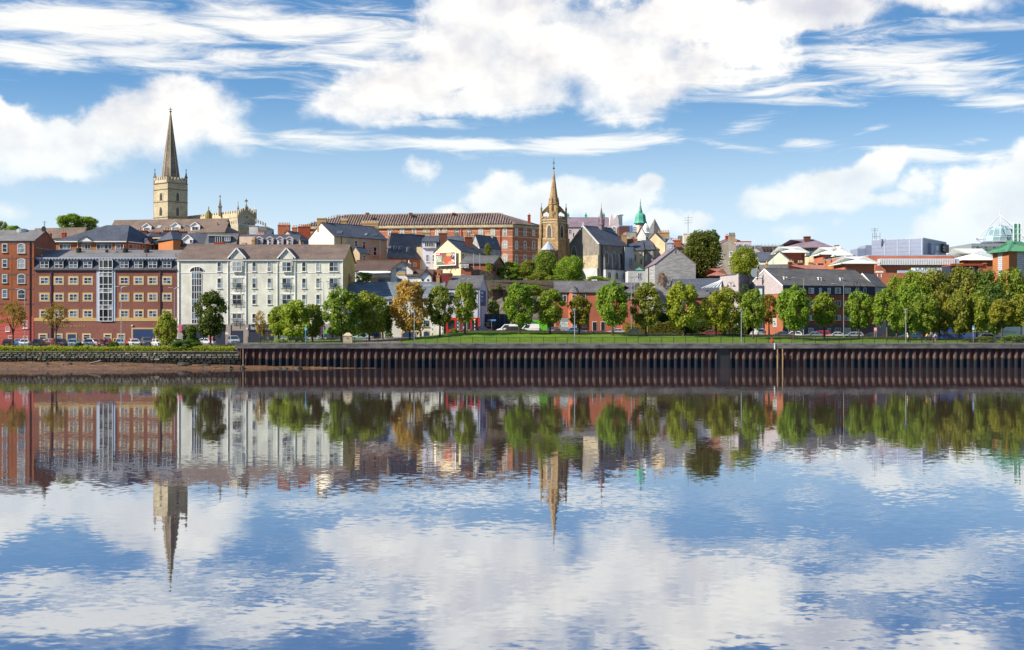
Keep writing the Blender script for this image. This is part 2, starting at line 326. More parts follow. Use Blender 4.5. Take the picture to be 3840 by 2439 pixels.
def window(root, face, x0, x1, y0, y1, cols=1, rows=2, fm=None, gm=None, arch=None, sill=None, sur=None, sw=.22, t=.075, name='window', panes=True):
    """a window found on a wall: frame (with sill and surround) > panes"""
    fm = fm or WHP; gm = gm or GLS
    a0, a1, z0, z1 = face.rect(x0, x1, y0, y1)
    w, h = max(.1, round((a1-a0)*20)/20), max(.1, round((z1-z0)*20)/20)
    key = (w, h, cols, rows, fm.name, gm.name, arch, sill and sill.name, sur and sur.name, t, panes, sw)
    if key not in WCACHE:
        mb = MB()
        if arch:
            o = arch_pts(w, h, arch); c = Vector((0, 0, h*.45)); k = 1-2*t/max(w, .3)
            inn = [(x*k, c.z+(z-c.z)*(1-1.6*t/h)) for x, z in o]; n = len(o)
            for i in range(n):
                j = (i+1) % n
                mb.hull([(o[i][0], 0, o[i][1]), (o[j][0], 0, o[j][1]), (inn[j][0], 0, inn[j][1]), (inn[i][0], 0, inn[i][1])], (0, -.07, 0), 0)
            top = h*.97 if arch == 'gothic' else h*.98
        else:
            mb.box(-w/2, -w/2+t, -.07, 0, 0, h, 0); mb.box(w/2-t, w/2, -.07, 0, 0, h, 0)
            mb.box(-w/2+t, w/2-t, -.07, 0, 0, t, 0); mb.box(-w/2+t, w/2-t, -.07, 0, h-t, h, 0); top = h-t
        for i in range(1, cols):
            x = -w/2+w*i/cols; mb.box(x-t*.45, x+t*.45, -.06, 0, t, top if not arch else h*.88, 0)
        for j in range(1, rows):
            z = h*j/rows; mb.box(-w/2+t, w/2-t, -.052, 0, z-t*.45, z+t*.45, 0)
        ms = [fm]
        if sill: ms.append(sill); mb.box(-w/2-.12, w/2+.12, -.16, 0, -.13, -.002, 1)
        if sur:
            ms.append(sur); q = len(ms)-1
            if arch:
                o = arch_pts(w, h, arch); c = h*.45
                out = [(x*(1+2*sw/w), c+(z-c)*(1+1.6*sw/h)) for x, z in o]; n = len(o)
                for i in range(1, n):
                    j = (i+1) % n
                    mb.hull([(o[i][0], 0, o[i][1]), (o[j][0], 0, o[j][1]), (out[j][0], 0, out[j][1]), (out[i][0], 0, out[i][1])], (0, -.045, 0), q)
            else:
                mb.box(-w/2-sw, -w/2-.002, -.045, 0, -sw, h+sw, q); mb.box(w/2+.002, w/2+sw, -.045, 0, -sw, h+sw, q)
                mb.box(-w/2, w/2, -.045, 0, h+.002, h+sw, q); mb.box(-w/2, w/2, -.045, 0, -sw, -.002 if not sill else -.14, q)
        pm = []
        if arch:
            p = MB(); p.face([(x*.97, -.02, z) for x, z in arch_pts(w, h, arch)])
            pm = [p.mesh('pane', gm)]
        elif not panes:
            pm = [MB().face([(-w/2, -.02, 0), (w/2, -.02, 0), (w/2, -.02, h), (-w/2, -.02, h)]).mesh('pane', gm)]
        else:
            for i in range(cols):
                for j in range(rows):
                    X0, X1 = -w/2+w*i/cols, -w/2+w*(i+1)/cols; Z0, Z1 = h*j/rows, h*(j+1)/rows
                    pm.append(MB().face([(X0, -.02, Z0), (X1, -.02, Z0), (X1, -.02, Z1), (X0, -.02, Z1)]).mesh('pane', gm))
        WCACHE[key] = (mb.mesh(name, ms), pm)
    fme, pm = WCACHE[key]
    p = face.pt((a0+a1)/2, z0, .005)-root.location
    o = link(name, fme, root, p, face.rot)
    for q in pm: link('pane', q, o)
    return o
def box_on(root, name, face, x0, x1, y0, y1, t, m, back=0.0):
    return face.slab(MB(), x0, x1, y0, y1, t, 0, back).build(name, m, root)
FONTS = {}
def lettering(root, text, face, x0, x1, ybase, m, out=.06, height=None, name='lettering'):
    """words standing on a wall, fitted to a width"""
    c = bpy.data.curves.new('lettering', 'FONT'); c.body = text; c.extrude = .012; c.resolution_u = 2
    t = bpy.data.objects.new('lettering', c); COL.objects.link(t); bpy.context.view_layer.update()
    me = bpy.data.meshes.new_from_object(t.evaluated_get(bpy.context.evaluated_depsgraph_get())); bpy.data.objects.remove(t); bpy.data.curves.remove(c)
    me.materials.clear(); me.materials.append(m)
    a0, z = face.hit(x0, ybase); a1 = face.hit(x1, ybase)[0]
    o = link(name, me, root, face.pt(a0, z, out)-root.location); o.rotation_euler = (R(90), 0, face.rot)
    xs_ = [v.co.x for v in me.vertices]; k = (a1-a0)/max(max(xs_)-min(xs_), .01)
    o.scale = (k, (height/.72) if height else k, 1)
    return o
class House: pass
def house(name, label, A, B, C, ze, zr, ridge, wm, rm, z0=None, cat='house', group=None, over=.28, hip=0.0, gm=None, trim=None, flat=False):
    """A, B, C = (photo column, distance): left end, near corner, right end of the two walls seen; ze / zr photo rows of eave (at B) and ridge"""
    h = House(); f = lambda q: Vector((wx(q[0], q[1]), q[1]))
    a, b, c = f(A), f(B), f(C); d = a+c-b
    h.ze = wz(ze, b.y); pm = (a+b)/2 if ridge == 'bc' else (b+c)/2
    h.zr = h.ze if flat else wz(zr, pm.y); h.z0 = z0 if z0 is not None else h.ze-9
    h.r = thing(name, label, cat, (b.x, b.y, h.z0), group)
    h.fa, h.fb = Face(a, b), Face(b, c)
    q = lambda p, z: Vector((p.x, p.y, z))
    w = MB()
    for s, e in ((a, b), (b, c), (c, d), (d, a)): w.face([q(s, h.z0), q(e, h.z0), q(e, h.ze), q(s, h.ze)])
    if ridge == 'bc': e0, e1, g0, g1 = (b, c), (a, d), (a, b), (d, c)
    else: e0, e1, g0, g1 = (a, b), (d, c), (a, d), (b, c)
    r0, r1 = (g0[0]+g0[1])/2, (g1[0]+g1[1])/2
    if flat:
        w.build('wall', wm, h.r)
        rf = MB(); rf.hull([q(p, h.ze+.004) for p in (a, b, c, d)], (0, 0, .25)); h.roof = rf.build('roof', rm, h.r); return h
    if not hip:
        w.face([q(g0[0], h.ze), q(g0[1], h.ze), q(r0, h.zr)], 1 if gm else 0); w.face([q(g1[0], h.ze), q(g1[1], h.ze), q(r1, h.zr)], 1 if gm else 0)
    w.build('wall', [wm, gm] if gm else wm, h.r)
    rf = MB(); dr = (r1-r0).normalized(); h.pl = []
    if hip:
        ha, hb = hip if isinstance(hip, tuple) else (hip, hip); R0, R1 = q(r0+dr*ha, h.zr), q(r1-dr*hb, h.zr); ctr = (a+c)/2
        o = lambda p: q(p+(p-ctr).normalized()*over*1.4, h.ze-over*.12)
        E = {id(p): o(p) for p in (a, b, c, d)}; g_ = lambda p: E[id(p)]
        rf.face([g_(e0[0]), g_(e0[1]), R1, R0]); rf.face([g_(e1[1]), g_(e1[0]), R0, R1]); rf.face([g_(g0[1]) if ridge == 'ab' else g_(g0[0]), g_(g0[0]) if ridge == 'ab' else g_(g0[1]), R0]); rf.face([g_(g1[0]), g_(g1[1]), R1])
        rf.hull([g_(p) for p in (a, b, c, d)], (0, 0, -.14))
        h.pl = [(g_(e0[0]), (g_(e0[1])-g_(e0[0])).cross(R0-g_(e0[0])).normalized())]
    else:
        for e in (e0, e1):
            m0 = (g0[0]+g0[1])/2; outd = (e[0]-m0); wd = outd.length; outd = outd/wd
            drop = (h.zr-h.ze)/wd
            P0 = q(e[0]+outd*over-dr*over, h.ze-drop*over); P1 = q(e[1]+outd*over+dr*over, h.ze-drop*over)
            Q0, Q1 = q(r0-dr*over, h.zr), q(r1+dr*over, h.zr)
            nn = (P1-P0).cross(Q0-P0).normalized(); nn = nn if nn.z > 0 else -nn
            off = nn*.015
            rf.hull([P0+off, P1+off, Q1+off, Q0+off], nn*.14); h.pl.append((P0+nn*.155, nn))
        rf.tube(q(r0-dr*over, h.zr+.14), q(r1+dr*over, h.zr+.14), .13, n=6)
    h.roof = rf.build('roof', rm, h.r)
    if trim and not hip:
        tb = MB()
        for gq, sg in ((g0, -1), (g1, 1)):
            rr = (gq[0]+gq[1])/2
            for e in gq:
                ou = (e-rr).normalized(); k = sg*(over+.03)
                dp = (h.zr-h.ze)/(e-rr).length*over
                tb.bar(q(e+ou*over+dr*k, h.ze-dp-.02), q(rr+dr*k, h.zr-.02), .07, .26)
        tb.build('bargeboard', trim, h.r)
    return h
def ray_plane(px, py, P, n):
    d = Vector(((px-1920)/FOC, 1, (HOR-py)/FOC)); o = Vector((0, 0, CAMZ)); return o+d*((P-o).dot(n)/d.dot(n))
def skylight(h, x0, x1, y0, y1, skew=0, k=0, gm=None):
    P, n = h.pl[k]; c = [ray_plane(x, y, P, n)+n*.03 for x, y in ((x0, y1), (x1, y1), (x1+skew, y0), (x0+skew, y0))]
    fr = MB().hull(c, n*.08).build('skylight', GRP, h.r); ctr = sum(c, Vector())/4
    MB().face([ctr+(p-ctr)*.86+n*.085 for p in c]).build('pane', gm or GLP, h.r).parent = fr
    return fr
def reparent(o, p):
    """keeps the place when both hang under the same unrotated root"""
    o.location = o.location-p.location; o.parent = p; return o
def chimney(root, x0, x1, y0, y1, D, m, pots=4, dep=.9, potm=None, py=None):
    X0, X1 = wx(x0, D), wx(x1, D); z1, z0 = wz(y0, D), wz(y1, D)
    mb = MB().box(X0, X1, D-dep/2, D+dep/2, z0-1.2, z1-.28).box(X0-.07, X1+.07, D-dep/2-.07, D+dep/2+.07, z1-.28+.002, z1-.1).box(X0-.02, X1+.02, D-dep/2-.02, D+dep/2+.02, z1-.098, z1)
    ch = mb.build('chimney', m, root)
    w = X1-X0
    for i in range(pots):
        x = X0+w*(i+.5)/pots
        p = MB().lathe((x, D, z1-.01), [(.13, 0), (.115, .42), (.14, .44), (.14, .55), (.09, .56)], 8).build('chimney_pot', potm or POT, root); p.parent = ch
    return ch
def dormer(h, x0, x1, ye, ya, yb, wm, rm, cols=2, rows=1, face_m=None, win=None, depth=None, k=0, flat=False, name='dormer', fm=None):
    """dormer standing out of a roof slope: cheeks, roof, front > window"""
    P, n = h.pl[k]; xm = (x0+x1)/2; D = ray_plane(xm, yb, P, n).y-.05; f = Face((wx(x0, D), D), (wx(x1, D), D))
    X0, X1 = wx(x0, D), wx(x1, D); ze, za, zb = wz(ye, D), wz(ya, D), wz(yb, D); xc = (X0+X1)/2
    dp = depth or (za-zb)*2.2
    mb = MB(); mb.box(X0, X1, D, D+dp, zb-.3, ze, 0)
    if flat: mb.box(X0-.15, X1+.15, D-.2, D+dp, ze+.002, za, 1)
    else:
        mb.hull([(X0, D, ze), (X1, D, ze), (xc, D, za)], (0, dp, 0), 0)
        for X in (X0, X1):
            o = .16*(1 if X > xc else -1); sl = (za-ze)/(xc-X0)
            mb.hull([(X+o, D-.18, ze-.16*sl+.01), (xc, D-.18, za+.01), (xc, D-.18, za+.15), (X+o, D-.18, ze-.16*sl+.15)], (0, dp+.18, 0), 1)
    dm = mb.build(name, [wm, rm], h.r)
    wx0, wx1, wy0, wy1 = win or (x0+(x1-x0)*.18, x1-(x1-x0)*.18, ye+(yb-ye)*.08, yb-(yb-ye)*.05)
    a0, a1, z0, z1 = f.rect(wx0, wx1, wy0, wy1); w, hh = a1-a0, z1-z0; t = .07
    wb = MB(); wb.box(a0+X0, a1+X0, D-.03, D-.004, z0, z1, 1)
    for i in range(cols+1):
        x = X0+a0+w*i/cols; wb.box(x-t/2, x+t/2, D-.07, D-.031, z0, z1, 0)
    for j in range(rows+1):
        z = z0+hh*j/rows; wb.box(X0+a0+t/2, X0+a1-t/2, D-.066, D-.031, z-t/2, z+t/2, 0)
    w_ = wb.build('window', [fm or WHP, GLS], h.r); w_.parent = dm
    if not flat and face_m:
        tb = MB()
        for X in (X0-.16, X1+.16): tb.bar((X, D-.2, ze-.1), (xc, D-.2, za+.02), .06, .2)
        b_ = tb.build('bargeboard', face_m, h.r); b_.parent = dm
    return dm
def pipe(root, face, px, y0, y1, m, r=.07, name='downpipe'):
    a, z1 = face.hit(px, y0); z0 = face.hit(px, y1)[1]
    return MB().tube(face.pt(a, z0, r+.02), face.pt(a, z1, r+.02), r, n=6).build(name, m, root)
def prop(D, py): return wz(py, D)
# ---------------------------------------------------------------- ground, river, quay
def interp(t, x):
    if x <= t[0][0]: return t[0][1]
    for (a, p), (b, q) in zip(t, t[1:]):
        if x <= b: return p+(q-p)*(x-a)/(b-a)
    return t[-1][1]
GT = [(0, 3.4), (850, 3.5), (1000, 4.0), (1300, 4.25), (1560, 4.6), (1660, 5.2), (1760, 5.7), (2000, 5.65), (2300, 5.3), (2700, 4.95), (3000, 4.65), (3300, 4.5), (3840, 4.2)]
H1T = [(800, 7), (1300, 14), (1900, 15.5), (2100, 12), (2300, 9), (3000, 7)]
H2T = [(0, 32), (900, 34), (1500, 25.5), (2100, 21), (2600, 24), (3000, 21), (3840, 18)]
QX = wx(890, 230)                                         # where the stone bank meets the steel quay
def G(x): return interp(GT, 1920+x*FOC/260)
def sstep(a, b, x):
    t = max(0, min(1, (x-a)/(b-a))); return t*t*(3-2*t)
def terrain(x, y):
    px = 1920+x*FOC/300; gz = G(x)
    front = 4.0 if x > QX else 2.55
    z = front+(gz-front)*sstep(230.5, 237 if x < QX else 258, y)
    z += (interp(H1T, px)-gz)*sstep(281, 298, y)+(interp(H2T, px)-interp(H1T, px))*max(0, min(1, (y-298)/110))
    if y > 560: z -= (y-560)*.012
    return z
def sheet(name, xs, ys, fz, m, **k):
    mb = MB(); nx = len(xs)
    mb.v = [(x, y, fz(x, y)) for y in ys for x in xs]
    for j in range(len(ys)-1):
        for i in range(nx-1):
            a = j*nx+i; mb.f.append((a, a+1, a+nx+1, a+nx)); mb.mi.append(0)
    o = mb.build(name, m, smooth=True); o['kind'] = 'structure'
    return o
def rng(a, b, s):
    n = max(1, round((b-a)/s)); return [a+(b-a)*i/n for i in range(n+1)]
EARTH = mat('scrubby_ground', (.105, .15, .04), (.14, .14, .06), (1, 1, 1), .6, .95, .1)
GRASS = mat('mown_grass', (.080, .165, .012), (.135, .215, .015), (1, 1, 1), .35, .9, .15, grime=.25, gs=1.1, c3=(.115, .135, .02))
ASPH = mat('asphalt', (.06, .06, .062), (.045, .045, .047), (1, 1, 1), 1.0, .9, .2)
PAVE = mat('buff_path', (.30, .27, .23), (.24, .215, .185), (1, 1, 1), 1.0, .9, .2)
MUD = mat('river_mud', (.21, .115, .062), (.12, .07, .045), (.35, 1.2, 1), 1.3, .45, .4, c3=(.09, .07, .06), grime=.3, gs=.6, bump=.6)
xs = [-6000, -2500, -1000, -500, -300]+rng(-220, 220, 5)+[300, 500, 1000, 2500, 6000]
xs = sorted(set([x for x in xs if abs(x-QX) > 1.5]+[QX-.1, QX+.1]))
ys = [230.6]+rng(231.5, 262, 2.5)+rng(266, 300, 2)+rng(306, 420, 6)+[480, 560, 700, 1000, 2000, 4000, 9000]
sheet('ground', xs, ys, terrain, EARTH)
def water_mat():
    m = bpy.data.materials.new('river_water'); m.use_nodes = True; t = NT(m.node_tree); nt = m.node_tree
    nt.nodes.remove(nt.nodes['Principled BSDF'])
    pos = t.new('ShaderNodeNewGeometry').outputs['Position']
    def wave(sx, sy, sc_, kx, ky, det=2):
        n = t.v('SUBTRACT', t.noise(t.v('MULTIPLY', pos, (sx, sy, 1)), sc_, det, .5, 0, True), (.5, .5, .5))
        return t.v('MULTIPLY', n, (kx, ky, 0))
    calm = t.ss(t.noise(t.v('MULTIPLY', pos, (.25, 1, 1)), .022, 3), .35, .65)      # cat's-paws: patches with more and less ripple
    s = t.v('ADD', t.v('ADD', wave(.35, 1, .16, .002, .0042), wave(.5, 1, .7, .002, .0062)), wave(.7, 1, 3.2, .003, .020))
    s = t.v('SCALE', s, sc_=t.m('MULTIPLY_ADD', calm, .9, .55))
    nrm = t.v('NORMALIZE', t.v('ADD', s, (0, 0, 1)))
    gl = t.new('ShaderNodeBsdfGlossy'); gl.inputs['Roughness'].default_value = .022; gl.inputs['Color'].default_value = (.90, .95, 1.0, 1); t.put(gl.inputs['Normal'], nrm)
    df = t.new('ShaderNodeBsdfDiffuse'); df.inputs['Color'].default_value = (.062, .036, .034, 1)
    fr = t.new('ShaderNodeFresnel'); fr.inputs['IOR'].default_value = 1.45; t.put(fr.inputs['Normal'], nrm)
    mx = t.new('ShaderNodeMixShader'); t.put(mx.inputs[0], t.lin(fr.outputs[0], .25, .85, .67, .80))
    nt.links.new(df.outputs[0], mx.inputs[1]); nt.links.new(gl.outputs[0], mx.inputs[2]); nt.links.new(mx.outputs[0], nt.nodes['Material Output'].inputs[0])
    return m
wt = MB().face([(-6000, -400, 0), (6000, -400, 0), (6000, 229.9, 0), (-6000, 229.9, 0)]).build('water', water_mat()); wt['kind'] = 'structure'
bk = MB()
for xa, xb in ((-6000, wx(-60, 230)), (QX+141*1.187+.2, 6000)): bk.hull([(xa, 226, -1.2), (xa, 232.5, -1.2), (xa, 232.5, 3.9), (xa, 230.6, 3.9)], (xb-xa, 0, 0))
bk.build('river_bank', EARTH)['kind'] = 'structure'
def mudz(x, y):
    e = 223.0+8.5*max(0, (x+75)/62) if x > -75 else 223.0       # shoreline swings in to the quay
    n = mnoise.noise((x*.35, y*.9, 3))*.10+mnoise.noise((x*1.3, y*2, 7))*.05
    return max(-.4, (y-e)*.17)+n*(1 if y > e-1 else .3)-.03
sheet('mud_bank', [-6000, -800, -300]+rng(-200, -8, .7), rng(219, 230.4, .38), mudz, MUD)
def lawnz(x, y):
    return 4.31+(G(x)+.42-4.31)*sstep(234, 255, y)*(1 if x > -26 else sstep(-60, -26, x)*.8+.1)+.02
sheet('lawn', rng(-47, 108, 2), rng(234.2, 256.4, 1.4), lawnz, GRASS)
sheet('promenade', rng(QX+.3, 130, 4), [230.45, 232, 234.3], lambda x, y: 4.335, PAVE)
sheet('road', rng(-150, 170, 6), [257.2, 260, 264, 268, 271], lambda x, y: max(terrain(x, y), terrain(x, 258))+.03, ASPH)
sheet('car_park', rng(-150, QX-3, 6), [236.6, 240, 246, 252, 257.2], lambda x, y: max(terrain(x, y), G(x)-.02)+.035, ASPH)
sheet('footpath', rng(wx(1335, 240), wx(1500, 240), 2), rng(234.3, 256, 3), lambda x, y: lawnz(x, y)+.02, PAVE)
def pile_mat():
    m = bpy.data.materials.new('rusty_sheet_steel'); m.use_nodes = True; t = NT(m.node_tree); b = m.node_tree.nodes['Principled BSDF']
    pos = t.new('ShaderNodeNewGeometry').outputs['Position']; z = t.sep(pos)[2]
    n = t.noise(t.v('MULTIPLY', pos, (1.6, 1.6, .35)), 1.4, 5, .65)
    rust = t.mix(t.ss(n, .35, .65), c4((.135, .082, .082)), c4((.09, .058, .068)))
    rust = t.mix(t.ss(t.noise(t.v('MULTIPLY', pos, (3, 3, .12)), 2.0, 3), .58, .75), rust, c4((.19, .115, .08)))
    e = t.m('ADD', z, t.m('MULTIPLY_ADD', t.noise(pos, 1.7, 4), -1.3, .65))
    col = t.mix(t.ss(e, 2.3, 1.75), rust, c4((.13, .095, .062)))       # tide line, then weed
    col = t.mix(t.ss(e, 2.0, 1.45), col, c4((.017, .021, .031)))
    t.put(b.inputs['Base Color'], col); b.inputs['Roughness'].default_value = .85; b.inputs['Specular IOR Level'].default_value = .1
    return m
PILE = pile_mat()
def make_quay():
    q = thing('quay_wall', 'long rusty sheet piled river wall with a grey concrete cap', 'quay wall', (QX, 230, 0))
    P = 1.187; prof = [(0, 0), (.24, 0), (.34, .44), (.84, .44), (P, 0)]
    pb = MB(); th = .04
    for (x0, y0), (x1, y1) in zip(prof, prof[1:]):
        pb.face([(x0, y0, -1), (x1, y1, -1), (x1, y1, 3.5), (x0, y0, 3.5)])
    pb.box(.02, .38, -.02, -.001, 3.1, 3.42)
    me = pb.mesh('sheet_pile', PILE); n = int((wx(4500, 230)-QX)/P)
    for i in range(n):
        if i in (70, 71): continue
        link('sheet_pile', me, q, (i*P+.35, random.uniform(-.015, .015), random.uniform(-.03, .03)))
    MB().box(QX+70*P+.3, QX+72*P+.4, 230.3, 230.5, -1, 3.46).build('recess_panel', BLK, q)
    MB().box(QX+.02, QX+n*P+.3, 230.44, 230.6, -1, 4.3).build('backing_wall', DKB, q)
    x = QX-.35; xe = QX+n*P+.3
    while x < xe:
        L = min(random.uniform(9.6, 11.2), xe-x); j = random.uniform(-.015, .015)
        MB().box(x+.025, x+L-.025, 229.62+j, 231.0, 3.46, 4.33+j*.6).build('cap_segment', CONC, q); x += L
    for px in (2915, 2934, 912, 903):
        X = wx(px, 229.6); MB().box(X-.06, X+.06, 229.35, 229.6, -.6, 3.4 if px != 2915 else 3.3).build('fender_post', paint('pale_post', (.40, .27, .14), .7) if px != 903 else PILE, q)
    X = wx(2905, 229.5); MB().box(X-.09, X+.09, 229.5, 229.6, 3.3, 4.36).build('white_marker', WHP, q)
    s = MB(); s.box(QX-.02, QX+.34, 229.98, 230.4, -1, 3.46); s.build('end_pile', PILE, q)
make_quay()
BSTONE = [mat('river_stone', (.19, .185, .16), (.10, .105, .10), (1, 1, 1), 1.5, .9, .1, bump=.5), mat('mossy_stone', (.15, .165, .11), (.085, .095, .07), (1, 1, 1), 1.5, .95, .1, bump=.5), mat('pale_stone', (.29, .27, .23), (.18, .17, .15), (1, 1, 1), 1.2, .9, .1, bump=.5)]
WEED = mat('weed_covered_stone', (.035, .035, .032), (.018, .019, .019), (1, 1, 1), 1.5, .8, .2, bump=.5)
def make_bank():
    x0 = wx(-60, 230); q = thing('stone_wall', 'mossy rubble stone river wall below the car park hedge', 'stone wall', (x0, 230, .6))
    MB().box(x0, QX-.03, 230.02, 230.62, -.5, 2.8).build('mortar_core', WEED, q)
    shapes = []
    for k in range(8):
        r = random.Random(k); pts = []
        for sx, sz in ((-.5, -.5), (.5, -.5), (.5, .5), (-.5, .5)): pts.append((sx*r.uniform(.75, .98), sz*r.uniform(.75, .98)))
        mb = MB(); back = [(a, .3, b) for a, b in pts]; front = [(a*.8+r.uniform(-.05, .05), -.14+r.uniform(-.06, .05), b*.8) for a, b in pts]
        mid = [(a, 0, b) for a, b in pts]; mb.ring([back, mid, front]); shapes.append([mb.mesh('stone', m) for m in BSTONE+[WEED]])
    z = .85; row = 0; count = 0
    while z < 2.75:
        h = random.uniform(.27, .36); x = x0+random.uniform(0, .5)
        while x < QX-.4 and count < 296:
            w = random.uniform(.55, 1.2); dark = z < 1.55+mnoise.noise((x*.2, 0, 0))*.35
            mi = 3 if dark else random.choices((0, 1, 2), (5, 4, 2))[0]
            link('stone', random.choice(shapes)[mi], q, (x+w/2-x0, random.uniform(-.03, .04), z+h/2-.6), 0, None, (w, 1, h)); x += w; count += 1
        z += h; row += 1
    MB().box(x0, QX-.03, 229.95, 230.7, 2.8, 2.95).build('coping', BSTONE[0], q)
make_bank()
# railings: one panel per bay, posts between
def make_railing(name, label, x0, x1, y, z, bay, nb, h=1.08):
    q = thing(name, label, 'railing', (x0, y, z)); pb = MB(); w = bay
    pb.box(.03, w-.03, -.02, .02, h-.06, h); pb.box(.03, w-.03, -.015, .015, .10, .14)
    for i in range(nb):
        x = w*(i+.5)/nb; pb.box(x-.014, x+.014, -.012, .012, .14, h-.06)
    pm = pb.mesh('railing_panel', IRON); po = MB().box(-.035, .035, -.035, .035, -.3, h+.04).mesh('post', IRON)
    n = round((x1-x0)/bay)
    for i in range(n+1):
        link('post', po, q, (i*bay, 0, 0))
        if i < n: link('railing_panel', pm, q, (i*bay, 0, 0))
make_railing('quay_railing', 'dark iron railing along the grassy quay edge', wx(930, 231.3), wx(4450, 231.3), 231.3, 4.34, 2.07, 14)
make_railing('bank_railing', 'thin dark rail in front of the hedge by the car park', wx(-30, 233.4), wx(880, 233.4), 233.4, 3.25, 1.75, 3, 1.0)
# low stone wall between lawn and road
lw = MB(); X = rng(wx(1680, 256.8), wx(3420, 256.8), 3)
for a, b in zip(X, X[1:]):
    za, zb = lawnz(a, 256.4), lawnz(b, 256.4); lw.ring([[(a, 256.5, za-.8), (a, 256.5, za+.34), (a, 256.95, za+.34), (a, 256.95, za-.8)], [(b, 256.5, zb-.8), (b, 256.5, zb+.34), (b, 256.95, zb+.34), (b, 256.95, zb-.8)]], caps=False)
tag(lw.build('garden_wall', mat('dark_rubble', (.10, .085, .07), (.05, .045, .04), (1, 1, 2), 2.0, .9, .1, bump=.5)), 'low dark rubble wall between the park lawn and the road', 'garden wall')
# ---------------------------------------------------------------- riverside terrace, left to right
def sx(o): return lambda v: o+v/2.2486
X1, X2, X3, X4, X5, X6, X7, Y = sx(0), sx(600), sx(1100), sx(1600), sx(2100), sx(2600), sx(3140), sx(720)
def back(px, D, dd): return (1920+(px-1920)*D/(D+dd), D+dd)
def stripe(root, f, x0, x1, y0, y1, t, m, name='string_course'): return box_on(root, name, f, x0, x1, y0, y1, t, m, -.0)
def b_orange():
    h = house('brick_building', 'tall orange brick warehouse with a red painted base at the far left', (-130, 262), (127, 262), back(127, 262, 12.7), 905, 868, 'ab', ORB, FELT, 3.0, 'building', over=.15)
    f = h.fa
    box_on(h.r, 'painted_base', f, -130, 126.5, 1187, 1303, .04, REDP)
    for k in range(7): stripe(h.r, f, -130, 126.5, 1197+k*14, 1197.7+k*14, .055, paint('dark_red_joint', (.30, .04, .03), .8), 'render_joint')
    for y in (430, 555, 690, 815, 940): stripe(h.r, f, -130, 126.8, Y(y), Y(y+11), .03, mat('blue_brick', (.20, .12, .105), (.13, .085, .08), (2, 2, 8), 1.5))
    for i, (a, b) in enumerate(((440, 510), (570, 638), (697, 768), (825, 893))): window(h.r, f, 9, 27, Y(a), Y(b), 1, 2, sill=GRY, sur=GRY, sw=.12)
    for i, (a, b) in enumerate(((437, 517), (565, 645), (693, 772), (823, 900))): window(h.r, f, 67, 94, Y(a), Y(b), 1, 2, arch='seg', gm=GLP if i < 2 else GLS, sill=GRY, sur=GRY, sw=.13)
    for a, b, c, d in ((87, 103, 1202, 1231), (22, 36, 1226, 1243), (31, 49, 1259, 1280), (87, 104, 1260, 1285)): window(h.r, f, a, b, c, d, 1, 2, sill=WHP)
    window(h.r, f, -40, -12, Y(440), Y(515), 1, 2, arch='seg', sur=GRY)
    pipe(h.r, f, 112, 908, 1295, PLUM, .09); pipe(h.r, f, 42.5, Y(530), Y(940), ORT, .025, 'conduit')
    vb = MB().lathe(wp(83, 868, 268), [(1.1, -.3), (1.1, .35), (.8, .5), (.8, .42)], 14).build('roof_vent', STL, h.r)
    d = thing('satellite_dish', 'black satellite dish on top of the orange brick gable', 'satellite dish', wp(167, 872, 268.2))
    MB().tube(wp(167, 876, 268.2), wp(167, 830, 268.2), .05).build('mast', IRON, d)
    db = MB(); p = wp(164, 860, 267.6)
    db.ring([[p+Vector((math.cos(t)*r*.75, dy+math.cos(t)*.05, math.sin(t)*r)) for t in [2*math.pi*i/14 for i in range(14)]] for r, dy in ((.62, 0), (.4, .13), (.1, .2))])
    db.build('dish', IRON, d); ab = MB(); q = wp(167, 832, 268.2)
    for k in range(4): ab.bar(q+Vector((-.5+k*.1, 0, -.25*k)), q+Vector((.5-k*.1, 0, -.25*k)), .035)
    ab.build('aerial', IRON, d)
    e = h.fb
    for y in (930, 1000, 1070, 1140): MB().box(h.fb.A.x+.02, h.fb.A.x+.06, 263, 273, wz(y, 262), wz(y, 262)+.18).build('string_course', GRY, h.r)
b_orange()
